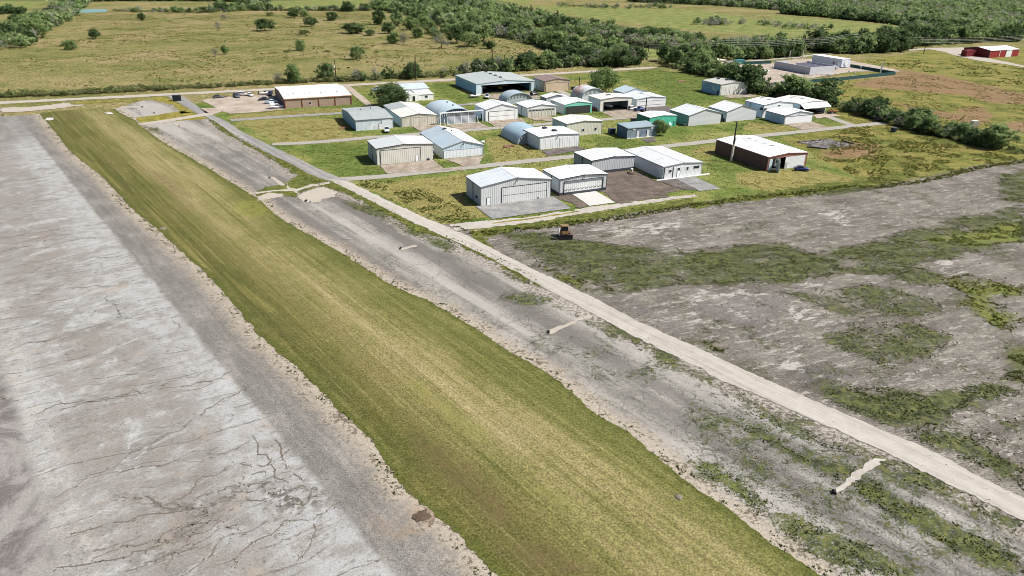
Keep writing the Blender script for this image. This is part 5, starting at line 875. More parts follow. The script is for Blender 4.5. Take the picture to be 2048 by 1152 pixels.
# boat on a trailer, red-white trailer, tractor, mower, containers
def boat(label, p, ang, rgb, dk):
    t = thing('boat', label, 'boat', (p[0], p[1], .5), ang); b = MB(); rr = []
    for x, wd, z in ((-2.9, 1.0, .0), (-1.5, 1.1, .0), (.5, 1.05, .02), (1.8, .75, .15), (2.9, .12, .45)): rr.append([(x, -wd, .85+z*.4), (x, -wd*.75, .15+z), (x, 0, z-.05), (x, wd*.75, .15+z), (x, wd, .85+z*.4), (x, 0, .75+z*.4)])
    b.loft(rr).build('hull', PAINT(rgb), t, True); MB().prism([(-.6, .8), (.3, .8), (.1, 1.35), (-.5, 1.35)], 1, -.7, .7).build('windscreen', GLASS, t); MB().box(-3.3, -2.9, -.2, .2, .2, 1.3).build('outboard_motor', DARK, t)
    u = thing('boat_trailer', label.split(' boat')[0]+' boat carrying trailer with two wheels under the hull', 'trailer', (p[0], p[1], .12), ang)
    MB().box(-3., 3.4, -.06, .06, .3, .4).box(-2.4, 1.6, -.8, -.7, .34, .42).box(-2.4, 1.6, .7, .8, .34, .42).box(-2.4, -2.3, -.8, .8, .34, .42).box(1.5, 1.6, -.8, .8, .34, .42).box(-1.1, -.9, -1.1, 1.1, .3, .38).build('frame', GREYT, u)
    for yy in (-1.05, 1.05): wheel(u, -1., yy, .32, .2)
boat('white boat parked at the left corner of the large open hangar', q('c2', 1590, 385), BA, (236, 238, 238), 0)
boat('white and red boat at the far end of the parking lot', q('p', 1440, 50), BA+.1, (230, 226, 222), 0)
def tractor(label, p, ang, rgb, nm='tractor'):
    t = thing(nm, label, 'tractor', (p[0], p[1], .1), ang); m = PAINT(rgb)
    MB().prism([(-.3, .6), (1.6, .6), (1.6, 1.2), (.2, 1.3), (-.3, 1.3)], 1, -.4, .4).build('hood', m, t, bevel=.06); MB().box(-1.1, -.3, -.5, .5, .6, .95).build('seat', DARK, t); MB().box(-1.3, -.1, -.85, -.55, 1.1, 1.2).box(-1.3, -.1, .55, .85, 1.1, 1.2).build('fender', m, t)
    MB().tube((-1., -.6, .9), (-1., -.6, 2.1), .05).tube((-1., .6, .9), (-1., .6, 2.1), .05).tube((-1., -.6, 2.1), (-1., .6, 2.1), .05).build('roll_bar', DARK, t)
    for yy in (-.75, .75): wheel(t, -.8, yy, .68, .36); wheel(t, 1.2, yy*.85, .38, .24)
    return t
tractor('small red tractor beside the white two-part building', q('c2', 1120, 385), BA, (190, 40, 40))
tractor('orange tractor by the raised awning door hangar', q('c5', 1435, 755), BA+.4, (206, 120, 60)); tractor('rusty orange tractor with tall wheels at the pad corner right of the awning hangar', q('c5', 1462, 752), BA-.3, (180, 110, 66))
t = tractor('tiny riding mower beside the low dark car', q('p', 1022, 78), BA, (90, 92, 88), 'riding_mower'); t.scale = (.6, .6, .6)
def skip(nm, label, cat, p, l, w_, h_, mat, ang=AZ, rib=8):
    t = thing(nm, label, cat, (p[0], p[1], .1), ang); MB().box(-l/2, l/2, -w_/2, w_/2, .1, h_).build('body', mat, t); b = MB()
    for i in range(rib+1): xx = -l/2+l*i/rib; b.box(xx-.04, xx+.04, -w_/2-.06, w_/2+.06, .1, h_)
    b.build('rib', mat, t); MB().box(-l/2-.08, l/2+.08, -w_/2-.08, w_/2+.08, h_, h_+.12).build('rim', mat, t); return t
skip('shipping_container', 'dark red container left of the red barn', 'container', q('c6', 1510, 262), 17., 4., 4.2, sheetmetal((120, 44, 50), .6, .1), AZ, 14)
skip('dumpster', 'black dumpster at the corner of the two roads', 'dumpster', q('p', 535, 112), 3.4, 2.2, 2.3, plain((34, 38, 44)))
skip('dumpster', 'dark grey bin at the left side of the patched blue grey shed', 'dumpster', q('c4', 476, 755), 2.4, 1.6, 1.8, plain((62, 70, 82)))
skip('dumpster', 'dark grey bin by the green hangar left wall', 'dumpster', q('c4', 700, 635), 1.8, 1.3, 1.3, plain((54, 58, 60)))
skip('storage_box', 'dark metal box standing alone in the rough field', 'box', q('c6', 735, 1020), 2.6, 1.4, 1.5, plain((60, 66, 80)), AZ+.4); skip('storage_box', 'pale square frame box in the scrub beyond the hedge', 'box', q('c6', 1540, 960), 2.6, 1.6, 1.9, plain((206, 204, 196)), AZ-.2)
skip('storage_box', 'black propane locker behind the beige gabled hangar right corner', 'box', q('c3', 1262, 302), 2.2, 1.2, 1.1, plain((40, 44, 46)))
t = thing('propane_tank', 'small white propane tank at the right corner of the pale blue gabled hangar', 'tank', (*q('c2', 1665, 855)[:2], 0), AZ)
MB().tube((-.7, 0, .6), (.7, 0, .6), .4, n=16).build('tank', WTRIM, t, True); [MB().box(x-.08, x+.08, -.3, .3, 0, .3).build('leg', GREYT, t) for x in (-.5, .5)]
t = thing('flatbed_trailer', 'dark flatbed trailer parked at the end of the upper lane by the hedge', 'trailer', (*q('c6', 625, 915)[:2], .1), AZ)
MB().box(-3.4, 3.4, -1.2, 1.2, .8, 1.).build('deck', plain((50, 52, 52)), t); MB().box(-3.4, -3.3, -1.2, 1.2, 1., 2.).box(3.3, 3.4, -1.2, 1.2, 1., 1.8).build('stake_side', DARK, t)
for xx in (-1.2, -.2): wheel(t, xx, -1.1, .4, .24); wheel(t, xx, 1.1, .4, .24)
def bench(nm, label, p, l, ang, mat):
    t = thing(nm, label, 'pipe rack', (p[0], p[1], .1), ang)
    MB().box(-l/2, l/2, -.5, -.35, 1.1, 1.3).box(-l/2, l/2, .35, .5, 1.1, 1.3).build('beam', mat, t)
    for xx in np.linspace(-l/2+.2, l/2-.2, 4): MB().box(xx-.08, xx+.08, -.8, -.65, 0, 1.1).box(xx-.08, xx+.08, .65, .8, 0, 1.1).box(xx-.1, xx+.1, -.8, .8, 1.0, 1.1).build('leg', mat, t)
bench('pipe_rack', 'white pipe rack standing before the block enclosure', q('c5', 1320, 372), 9., AZ-.5, WTRIM); bench('pipe_rack', 'short white rack right of the long white pipe rack', q('c5', 1430, 375), 4., AZ+1.1, WTRIM)
bench('pipe_rack', 'white pipe frame left of the block enclosure by the hedge', q('k', 1250, 560), 9., AZ-.2, WTRIM); bench('pipe_rack', 'dark pipe frame on the gravel pad near the canopy', q('k', 360, 520), 9., AZ, GREYT)
t = thing('canopy', 'open canopy with pale roof at the left end of the gravel pad', 'canopy', (*q('k', 330, 450)[:2], .1), AZ)
MB().box(-5, 5, -4, 4, 3.9, 4.2).build('roof', plain((222, 206, 190)), t); [MB().box(x-.12, x+.12, y-.12, y+.12, 0, 3.9).build('post', GREYT, t) for x in (-4.6, 4.6) for y in (-3.6, 3.6)]; MB().box(-4.4, -1, 2, 3.4, 0, 2.4).build('machine_housing', DARK, t)
skip('shipping_container', 'pale grey container against the back fence of the gravel pad', 'container', q('k', 600, 432), 6., 2.5, 2.6, sheetmetal((170, 172, 172), .6, .1), AZ); skip('shipping_container', 'teal container against the back fence of the gravel pad', 'container', q('k', 810, 400), 7., 2.5, 2.7, sheetmetal((70, 130, 136), .6, .1), AZ)
t = thing('pump_skid', 'teal and white pump skid at the hedge end of the gravel pad', 'pump', (*q('k', 1190, 740)[:2], .1), AZ)
MB().box(-2, 2, -.9, .9, .1, .35).build('base', GREYT, t); MB().tube((-1.3, 0, 1.1), (.5, 0, 1.1), .7, n=16).build('vessel', plain((70, 140, 150)), t); MB().box(.8, 1.8, -.6, .6, .35, 2.2).build('cabinet', WTRIM, t); MB().tube((-.4, 0, 1.7), (-.4, 0, 3.), .12).tube((-.4, 0, 3.), (1.2, 0, 2.2), .12).build('pipe', WTRIM, t)
for a, b_, l in ((1745, 310, 'white wellhead post near the dark far fence'), (1680, 380, 'short white standpipe at the near green fence'), (1615, 380, 'thin lamp mast inside the near green fence')):
    p = q('c5', a, b_); t = thing('standpipe', l, 'pipe', (p[0], p[1], .1)); hh = 3.2 if a != 1615 else 5.; MB().tube((0, 0, 0), (0, 0, hh), .14 if a != 1615 else .07).build('pipe', WTRIM, t); MB().box(-.35, .35, -.35, .35, hh*.55, hh*.55+.6).build('valve_box', WTRIM, t)
p = q('c5', 1945, 345); t = thing('marker_post', 'tall white leaning post at the right end of the gravel pad', 'post', (p[0], p[1], .1)); b = MB().box(-.35, .35, -.2, .2, 0, 6.5).build('post', WTRIM, t); b.rotation_euler = (0, .06, 0); MB().box(-.5, .5, -.4, .4, 0, .3).build('footing', GREYT, t)
bench('pipe_rack', 'white low frame near the middle of the gravel pad', q('k', 1390, 590), 5., AZ+.3, WTRIM); bench('pipe_rack', 'white frame beside the dark pipe frame by the canopy', q('k', 470, 540), 7., AZ+.2, WTRIM)
def tank(label, p, l, r_, ang):
    t = thing('storage_tank', label, 'tank', (p[0], p[1], .1), ang); MB().tube((-l/2, 0, r_+.5), (l/2, 0, r_+.5), r_, n=18).build('vessel', WTRIM, t, False); MB().tube((0, 0, 2*r_+.45), (0, 0, 2*r_+.8), .3, n=10).build('hatch', GREYT, t)
    for x in (-l*.3, l*.3): MB().box(x-.12, x+.12, -r_*.8, r_*.8, 0, .75).build('saddle', GREYT, t)
tank('white horizontal tank behind the canopy end of the gravel pad', q('k', 250, 500), 4.5, .9, AZ+.2); tank('small white horizontal tank right of the canopy', q('k', 520, 470), 3., .7, AZ-.1); tank('white horizontal tank inside the block enclosure gap', q('c5', 1490, 300), 3.5, .8, AZ+1.2)
# logs and junk on the grass
def logpile(label, p, ang, l=4.2):
    t = thing('timber_pile', label, 'timber', (p[0], p[1], 0), ang); W_ = plain((122, 84, 66))
    for i, (y, z) in enumerate(((-.3, .2), (.1, .2), (.45, .2), (-.1, .52), (.28, .52))): MB().tube((-l/2+.1*i, y, z), (l/2-.15*i, y, z), .2, n=10).build('log', W_, t)
logpile('brown timber pile on the dry grass beside the pale blue gabled hangar', q('c3', 605, 890), BA); logpile('timber pile in the green field near the hedge', q('q2', 1355, 655), BA, 5.)
logpile('dark timber pile in the shade left of the weathered light blue hangar', q('c2', 245, 705), BA, 4.)
# aircraft
def plane(label, p, ang, rgb):
    t = thing('aircraft', label, 'airplane', (p[0], p[1], .2), ang); m = PAINT(rgb); rr = []
    for x, r_, z in ((3., .12, 1.2), (2.8, .45, 1.2), (1.6, .6, 1.25), (0, .62, 1.3), (-2., .35, 1.35), (-4., .1, 1.45)): rr.append([(x, r_*math.cos(a), z+r_*math.sin(a)) for a in np.linspace(0, 2*math.pi, 12, endpoint=False)])
    MB().loft(rr).build('fuselage', m, t, True); MB().prism([(-.5, 1.95), (.9, 2.0), (.95, 2.08), (.2, 2.14), (-.5, 2.0)], 1, -5.2, 5.2).build('wing', m, t); MB().prism([(-4.1, 1.45), (-3.2, 1.45), (-3.3, 1.52), (-4.1, 1.5)], 1, -1.6, 1.6).build('tailplane', m, t)
    MB().prism([(-4.2, 1.45), (-3.2, 1.45), (-3.8, 2.7), (-4.2, 2.7)], 1, -.05, .05).build('fin', m, t); MB().prism([(-.3, 1.75), (1., 1.75), (.6, 1.97), (-.3, 1.97)], 1, -.5, .5).build('canopy', GLASS, t)
    MB().box(3.02, 3.07, -1., 1., 1.13, 1.27).build('propeller', DARK, t)
    for yy in (-1.2, 1.2): wheel(t, .8, yy, .3, .2); MB().tube((.8, yy, .35), (.5, yy*.4, 1.), .05).build('strut', m, t)
    wheel(t, -3.8, 0, .15, .1)
c0 = np.array([-18.9, 345.3]); plane('yellow aircraft deep inside the large open hangar', c0+Bv*15+Av*7, TOW, (214, 170, 90)); plane('white aircraft at the left inside the large open hangar', c0+Bv*7+Av*10, TOW+.3, (214, 216, 218))
c0 = np.array([37., 307.7]); plane('white winged aircraft inside the pale open hangar', c0+Bv*6.5+Av*4.8, TOW+.55, (226, 228, 230))
# culvert mouths at the ends of the sand strips
for a, b_, l in ((801, 498.5, 'black pipe mouth at the narrow white strip nearest the road junction'), (1097, 666, 'black pipe mouth at the sand strip in the middle of the taxiway'), (1668, 988, 'black pipe mouth at the end of the long sand strip, nearest the camera'), (612, 403.5, 'larger black pipe mouth at the pale sand patch'),
                 (620.5, 405.5, 'smaller black pipe mouth at the pale sand patch'), (539, 356.5, 'black pipe mouth at the far taxiway end strip'), (358, 253.5, 'black pipe mouth near the far end of the second old pad'), (308, 227, 'black pipe mouth at the sand lane of the farthest pad'), (284, 214.5, 'black pipe mouth on the farthest old pad'), (5, 231.5, 'black pipe mouth at the left frame edge by the sand road')):
    p = q('full', a, b_); big = 1.25 if 'larger' in l else (.8 if 'smaller' in l else 1.); t = thing('drain_pipe', l, 'pipe', (p[0], p[1], .05), -.5+AZ); t.scale = (big*.48,)*3
    b = MB(); n = 16
    b.loft([[(r_*math.cos(k*2*math.pi/n), y, .42+r_*math.sin(k*2*math.pi/n)) for k in range(n)] for r_, y in ((.42, .9), (.42, -.5), (.36, -.5), (.36, .88))]); b.build('pipe', plain((24, 25, 28)), t); MB().box(-.62, .62, -.62, -.46, 0, .1).build('apron', plain((120, 114, 108)), t)
# boulders and a sand heap
def rock(nm, label, cat, p, r_, hh, mat, sq=.2):
    b = MB(); rr = []; n = 16; f = [1+sq*random.uniform(-1, 1) for _ in range(n)]
    for k in range(6):
        a = k/5*math.pi/2; rr.append([(r_*f[i]*math.cos(a*.97)*math.cos(i*2*math.pi/n)*(1+.06*random.uniform(-1, 1)), r_*f[i]*math.cos(a*.97)*math.sin(i*2*math.pi/n), hh*math.sin(a)*(1+.12*random.uniform(-1, 1))) for i in range(n)])
    o = b.loft(rr).build(nm, mat, None, True); o.location = (p[0], p[1], .05); tag(o, label, cat)
s = Sh('pale_stone'); n2 = s.noise(1.5, 4, .7); STONE = s.end(s.mix(n2, A_(96, 92, 80), A_(124, 118, 104)), .9, bump=n2, bs=.8, bd=.2)
s = Sh('clay_heap'); n2 = s.noise(1.2, 5, .7); CLAY = s.end(s.mix(n2, A_(66, 56, 48), A_(96, 82, 70)), .95, bump=n2, bs=1., bd=.3)
rock('boulder', 'flat pale round concrete cap in the mown grass near the camera', 'boulder', q('full', 1357, 995), .55, .22, STONE); rock('boulder', 'small pale stone at the left edge of the mown strip', 'boulder', q('full', 325, 458), .8, .25, STONE, .4)
rock('clay_heap', 'reddish clay heap where the runway meets the mown grass', 'heap', q('z4', 405, 850), 1.1, .14, CLAY, .35); rock('clay_heap', 'small orange clay heap against the dark wainscot grey hangar', 'heap', q('c8', 1040, 500), 1.6, .6, CLAY, .3)
t = thing('traffic_barrel', 'small white barrel at the corner of the dark wainscot grey hangar', 'barrel', (*q('c8', 1042, 478)[:2], .1)); MB().tube((0, 0, 0), (0, 0, .95), .42, .36, n=14).build('body', WTRIM, t); MB().tube((0, 0, .35), (0, 0, .5), .42, .41, n=14).build('band', plain((206, 90, 50)), t)

# ------------------------------------------------------------------ bulldozer
p = q('full', 1129, 473.5); YEL = plain((86, 62, 36), .6); t = thing('bulldozer', 'yellow tracked bulldozer with a wide raised blade on the weedy apron', 'bulldozer', (p[0], p[1], .06), TOW-.42)
for yy in (-1.05, 1.05):
    tr = MB().prism([(-1.6, .35), (-1.45, .08), (1.45, .08), (1.65, .38), (1.4, .8), (-1.3, .85)], 1, yy-.28, yy+.28).build('track', plain((88, 74, 66)), t, bevel=.08)
    sh = MB()
    for i in range(12): xx = -1.4+i*.255; sh.box(xx-.04, xx+.04, yy-.32, yy+.32, .03, .09).box(xx-.04, xx+.04, yy-.32, yy+.32, .82, .88)
    sh.build('track_shoe', plain((140, 118, 104)), tr)
MB().prism([(-1.5, .5), (1.7, .5), (1.75, 1.35), (.3, 1.55), (.2, 1.2), (-1.5, 1.2)], 1, -.72, .72).build('body', YEL, t, bevel=.06)
c_ = MB().prism([(-1.2, 1.2), (.35, 1.2), (.2, 2.55), (-1.1, 2.55)], 1, -.72, .72).build('cab', GLASS, t)
MB().box(-1.35, .4, -.88, .88, 2.56, 2.74).build('roof', plain((124, 104, 72)), c_, bevel=.05); b = MB()
for xx, xt in ((-1.2, -1.1), (.35, .2)):
    for yy in (-.74, .74): b.tube((xx, yy, 1.2), (xt, yy, 2.56), .06)
b.build('post', YEL, c_); MB().tube((1., .35, 1.4), (1., .35, 2.2), .07).build('exhaust_pipe', DARK, t)
bl = MB().prism([(2.25, .15), (2.4, .12), (2.28, .7), (2.5, 1.35), (2.35, 1.35), (2.12, .7)], 1, -1.75, 1.75).build('blade', plain((62, 60, 62), .5), t)
MB().box(1.0, 2.25, -.98, -.8, .5, .68).box(1.0, 2.25, .8, .98, .5, .68).build('push_arm', YEL, t); MB().tube((1.6, -.4, 1.2), (2.2, -.4, 1.0), .06).tube((1.6, .4, 1.2), (2.2, .4, 1.0), .06).build('hydraulic_cylinder', RIM, t)
MB().prism([(1.1, 1.2), (2.5, 1.1), (2.4, 2.1), (1.5, 2.75)], 1, -1.52, -1.44).build('side_panel', WTRIM, t); MB().box(1.6, 2.3, -1.5, -1.4, .6, 1.3).build('panel_bracket', DARK, t); MB().box(-1.0, .9, -1.36, -.72, 1.0, 1.25).box(-1.0, .9, .72, 1.36, 1.0, 1.25).build('fender', YEL, t)

# ------------------------------------------------------------------ utility poles and wires
WOOD = plain((64, 54, 48), .9); PALEW = plain((206, 200, 190), .9)
poles = {}
def pole(key, label, base, top, arm=True, band=False, thick=.25, arms=1):
    g0 = G(*base); zs = np.linspace(4, 22, 361); dpt = lambda z: 576-F*((g0+[0, 0, z]-[0, 0, H])@UP)/((g0+[0, 0, z]-[0, 0, H])@fwd)
    hh = float(zs[np.argmin([abs(dpt(z)-top[1]) for z in zs])]); t = thing('utility_pole', label, 'utility pole', (g0[0], g0[1], 0), AZ-.15)
    MB().tube((0, 0, 0), (0, 0, hh), thick*1.15, thick*.75, n=8).build('post', WOOD, t); poles[key] = (g0[:2], hh)
    if arm:
        for k in range(arms):
            z = hh-.5-k*1.5; c = MB().box(-.07, .07, -1.2, 1.2, z, z+.14).build('crossarm', WOOD, t)
            for yy in (-1.1, -.4, .4, 1.1): MB().tube((0, yy, z+.14), (0, yy, z+.34), .05, n=6).build('insulator', PALEW, c)
    if band: MB().tube((0, 0, .02), (0, 0, hh*.45), thick*1.2, thick*1.05, n=8).build('pale_sleeve', PALEW, t)
    return t
t = pole('a', 'utility pole with a white transformer behind the long tan building', (673, 164.5), (666.8, 120), False); z = poles['a'][1]*.72; MB().tube((-.4, 0, z-.5), (-.4, 0, z+.5), .28, n=12).build('transformer', WTRIM, t)
pole('b', 'utility pole by the dirt road behind the white two-part building', (832, 160), (831, 112)); pole('c', 'left utility pole of the pair behind the large open hangar', (984.5, 145), (985, 101)); pole('d', 'right utility pole of the pair behind the large open hangar', (1009, 143), (1009, 109), False)
pole('e', 'short utility pole in the roadside shrubs right of the large open hangar', (1027, 134), (1027, 117), False)
pole('f', 'utility pole left of the white arched hangar with rust', (1157, 195), (1159, 154), False); pole('g', 'utility pole rising over the green hangar roof', (1289.5, 238), (1290.3, 195), False)
t = pole('h', 'tall dark utility pole with a twin pale lower post by the rust brown hangar', (1462, 322.5), (1473.5, 243), False, True, .28)
MB().tube((.45, .1, 0), (.5, .1, 7.5), .13, n=8).build('twin_post', PALEW, t); MB().box(.3, .7, -.2, .3, 7.3, 7.9).build('meter_box', PALEW, t)
b = MB().tube((.2, 0, poles['h'][1]*.8), (9.5, -5., .1), .035, n=5).build('guy_wire', GREYT, t)
pole('i', 'utility pole in the green gap between the two tree belts', (1188, 89), (1188, 74)); pole('j', 'farthest utility pole in the green gap between the tree belts', (1096, 68), (1096, 55)); pole('k', 'utility pole with three hanging transformers by the hedge end', (1269, 106), (1269, 83)); pole('l', 'utility pole at the dirt road end beside the hedge', (1295, 119), (1296, 88), True, True)
pole('m', 'dark utility pole at the left end of the gravel pad', (1427, 121), (1431, 79)); pole('n', 'leaning utility pole in the trees behind the block enclosure', (1555, 110), (1561, 74)); pole('o', 'utility pole with pale base, left of the double pole by the enclosure', (1578, 119), (1582, 77), True, True); pole('p', 'utility pole with pale base and two crossarms behind the enclosure', (1604, 119), (1607.5, 75), True, True, .28, 2)
pole('q', 'leaning utility pole in the scrub right of the portable building', (1686, 105), (1692, 67.5)); pole('r', 'small utility pole by the barn driveway', (1847, 108), (1849, 86), False)
WIRE = plain((196, 196, 190), .5)
def wires(a, c, label, offs=(-1.1, -.4, .4, 1.1), dz=(0, 0, 0, 0), far=None):
    (p0, h0) = poles[a]; (p1, h1) = poles[c] if c else far; t = thing('power_line', label, 'power line', (p0[0], p0[1], 0)); d = (p1-p0); ln = np.hypot(*d); n_ = np.array([math.cos(AZ-.15+math.pi/2), math.sin(AZ-.15+math.pi/2)])
    for o_, z_ in zip(offs, dz):
        b = MB(); P_ = []
        for k in range(11):
            f = k/10; xy = d*f+n_*o_; P_.append((xy[0], xy[1], h0*(1-f)+h1*f-.1-z_-4*f*(1-f)*ln*.018))
        for s0, s1 in zip(P_[:-1], P_[1:]): b.tube(s0, s1, .05, n=5, caps=False)
        b.build('wire', WIRE, t)
wires('l', 'm', 'power lines from the dirt road end to the gravel pad pole', dz=(0, 1.2, 2.4, 3.6)); wires('m', 'o', 'power lines over the back of the gravel pad', dz=(0, 1.2, 2.4, 3.6)); wires('o', 'p', 'short power lines between the two pale based poles', dz=(0, 1.2, 2.4, 3.6)); wires('p', 'q', 'power lines from the enclosure to the scrub pole', dz=(0, 1.2, 2.4, 3.6))
wires('q', None, 'power lines running right from the scrub pole over the woods', dz=(0, 1.2, 2.4, 3.6), far=(G(2180, 84)[:2], 12.))

# ------------------------------------------------------------------ trees
BW = 1.
def leafmat(name, cols, trans=.48):
    s = Sh(name); a = s.attr('shade'); o = s.rnd(); x = s.ma('ADD', s.ma('MULTIPLY', a, .7), s.ma('MULTIPLY', o, .3)); return s.end(s.ramp(x, [(i/(len(cols)-1), c) for i, c in enumerate(cols)]), .8, spec=.15, trans=trans)
LG = leafmat('green_leaves', [A_(128, 160, 94), A_(154, 184, 114), A_(180, 204, 138), A_(204, 216, 164)]); LD = leafmat('dark_leaves', [A_(86, 112, 72), A_(106, 134, 84), A_(130, 156, 102), A_(158, 176, 126)]); LP = leafmat('grey_leaves', [A_(158, 164, 140), A_(182, 184, 162), A_(204, 204, 186), A_(222, 220, 206)])
LB = leafmat('bush_leaves', [A_(114, 128, 78), A_(140, 154, 94), A_(166, 174, 114), A_(190, 188, 138)])
BARK = plain((108, 96, 84), .95)
def crown_geo(seed, clumps, per, leaf, r=.42, zc=.58, rz=.40, spread=.1, low=False):
    g = np.random.default_rng(seed); th = g.uniform(0, 2*math.pi, clumps); ph = g.uniform(-.95 if not low else -.3, 1, clumps); rad = g.uniform(.45, 1., clumps)**.6; lob = 1+.3*np.sin(th*2+g.uniform(0, 6))+.22*np.sin(th*3+g.uniform(0, 6))
    cx = np.sqrt(np.clip(1-ph**2, 0, 1))*rad*r*lob; C = np.c_[cx*np.cos(th), cx*np.sin(th), zc+ph*rad*rz]; sh = g.uniform(0, 1, clumps)
    P = np.repeat(C, per, 0)+g.normal(size=(clumps*per, 3))*spread*np.array([1, 1, .8]); P[:, 2] = np.maximum(P[:, 2], .03); n = len(P)
    u = g.normal(size=(n, 3)); u /= np.linalg.norm(u, axis=1)[:, None]; nn = g.normal(size=(n, 3))*.8+(P-[0, 0, zc-.15])/r; v = np.cross(nn, u); v /= np.linalg.norm(v, axis=1)[:, None]; u = np.cross(v, nn); u /= np.linalg.norm(u, axis=1)[:, None]
    sz = leaf*g.uniform(.55, 1.35, n)[:, None]; Q = np.stack([P-u*sz-v*sz*.6, P+u*sz-v*sz*.5, P+u*sz*.8+v*sz*.6, P-u*sz*.7+v*sz*.7], 1)
    shade = np.repeat(np.clip(np.repeat(sh, per)*.75+g.uniform(0, .35, n)-.05, 0, 1), 4); return Q.reshape(-1, 3).astype(np.float32), shade.astype(np.float32)
def quads_mesh(name, V, shade, mat):
    me = bpy.data.meshes.new(name); n = len(V)//4; me.vertices.add(len(V)); me.vertices.foreach_set('co', V.ravel()); me.loops.add(len(V)); me.loops.foreach_set('vertex_index', np.arange(len(V), dtype=np.int32)); me.polygons.add(n); me.polygons.foreach_set('loop_start', np.arange(0, len(V), 4, dtype=np.int32))
    me.update(); a = me.attributes.new('shade', 'FLOAT', 'POINT'); a.data.foreach_set('value', shade); me.materials.append(mat); return me
def trunk_mesh(seed, top=.6, r=.035, limbs=6, bare=False):
    g = random.Random(seed); b = MB(); b.tube((0, 0, 0), (.02, .01, top*.5), r, r*.75, n=7).tube((.02, .01, top*.5), (0, .03, top), r*.75, r*.35, n=7)
    for i in range(limbs):
        a = g.uniform(0, 6.28); z = top*g.uniform(.35, .9); l = g.uniform(.18, .36); e = (math.cos(a)*l, math.sin(a)*l, z+g.uniform(.1, .28)); b.tube((.01, .02, z), e, r*.4, r*.14, n=5)
        if bare:
            for k in range(5): f = (e[0]+g.uniform(-.14, .14), e[1]+g.uniform(-.14, .14), e[2]+g.uniform(.02, .2)); b.tube(tuple(e[j]*.6+(.01, .02, z)[j]*.4 for j in range(3)), f, r*.16, r*.06, n=4)
    o = b.build('trunk', BARK); me = o.data; bpy.data.objects.remove(o); return me
KINDS = {'g': [quads_mesh('crown', *crown_geo(10+i, 38, 34, .05, r=.48, zc=.52, rz=.46, spread=.09), LG) for i in range(4)], 'd': [quads_mesh('crown', *crown_geo(30+i, 38, 36, .05, r=.5, zc=.5, rz=.46, spread=.085), LD) for i in range(3)],
         'p': [quads_mesh('crown', *crown_geo(50+i, 24, 20, .036, r=.46, zc=.54, rz=.42, spread=.12), LP) for i in range(3)], 'b': [quads_mesh('bush', *crown_geo(70+i, 22, 22, .075, r=.62, zc=.42, rz=.5, spread=.13, low=True), LB) for i in range(4)]}
FIG = [quads_mesh('crown', *crown_geo(90+i, 90, 60, .026, r=.5, zc=.54, rz=.42, spread=.075), m) for i, m in enumerate((LD, LG, LG))]
TRK = [trunk_mesh(i) for i in range(3)]; TRB = [trunk_mesh(20+i, .72, .03, 12, True) for i in range(3)]
def pxm(P): return F/((np.array([P[0], P[1], 0])-[0, 0, H])@fwd)
def tree_obj(kind, xy, h_, wr, label, group, mesh=None):
    rz = random.uniform(0, 6.28)
    if kind == 'b':
        o = bpy.data.objects.new('bush', mesh or random.choice(KINDS['b'])); COL.objects.link(o); o.location = (xy[0], xy[1], 0); o.scale = (h_*wr, h_*wr, h_); o.rotation_euler = (0, 0, rz); return tag(o, label, 'bush', group)
    t = thing({'g': 'tree', 'd': 'dark_tree', 'p': 'bare_tree'}[kind], label, 'tree', (xy[0], xy[1], 0), rz, group); t.scale = (h_*wr, h_*wr, h_)
    c = bpy.data.objects.new('crown', mesh or random.choice(KINDS[kind])); COL.objects.link(c); c.parent = t
    k = bpy.data.objects.new('trunk', random.choice(TRB if kind == 'p' else TRK)); COL.objects.link(k); k.parent = t; return t
cand = []                                    # (apparent height px, kind, xy, height m, width ratio, label, group)
def plant(kind, xy, h_, wr, label, group):
    if kind in 'gd': h_ *= random.choice((.7, .85, .95, 1., 1.05, 1.4))
    cand.append((h_*pxm(xy), kind, tuple(xy), h_, wr, label, group))
def hp(u, v, hpx): g = G(u, v); return g[:2], hpx/.93/pxm(g)
# trees that stand alone
for mi, (kind, u, v, hpx, wpx, l) in enumerate((('d', 781, 214, 43, 62, 'broad dark oak standing beside the white two-part building'), ('g', 1205, 184, 43, 52, 'round dense green tree behind the white rust-stained arched hangar'), ('g', 1318, 271, 29, 26, 'small light green tree between the patched shed and the green hangar'))):
    xy, h_ = hp(u, v, hpx); tree_obj(kind, xy, h_, wpx/pxm(xy)/h_, l, None, FIG[mi])
solo = [(140, 100, 17, 20, 'g'), (191, 78, 17, 18, 'd'), (285, 41, 13, 11, 'd'), (437, 58, 13, 11, 'p'), (450, 41, 12, 11, 'p'), (431, 113, 15, 12, 'p'), (450, 109, 16, 12, 'g'), (530, 62, 20, 28, 'd'), (520, 52, 11, 14, 'd'), (590, 36, 16, 22, 'd'), (609, 33, 12, 14, 'g'), (622, 53, 16, 19, 'd'), (664, 41, 15, 19, 'd'), (709, 67, 18, 34, 'd'), (740, 71, 10, 17, 'd'), (602, 101, 18, 17, 'g'),
        (713, 119, 23, 22, 'g'), (757, 49, 25, 20, 'd'), (777, 67, 19, 20, 'd'), (787, 87, 22, 20, 'g'), (808, 88, 20, 16, 'p'), (822, 60, 22, 22, 'g'), (860, 68, 24, 24, 'g'), (872, 78, 18, 18, 'g'), (890, 71, 20, 20, 'g'), (883, 97, 24, 24, 'p'), (914, 86, 30, 28, 'd'), (942, 93, 24, 30, 'g'), (967, 82, 28, 34, 'g'), (980, 97, 13, 20, 'd'), (795, 52, 24, 26, 'g'), (844, 52, 20, 22, 'g'), (696, 23, 17, 20, 'd'), (730, 21, 12, 18, 'd'), (905, 62, 22, 24, 'g'), (835, 75, 18, 18, 'g')]
where = {0: 'left of the parking lot, nearest the far left hedge', 1: 'right of and beyond the leftmost lone pasture tree'}
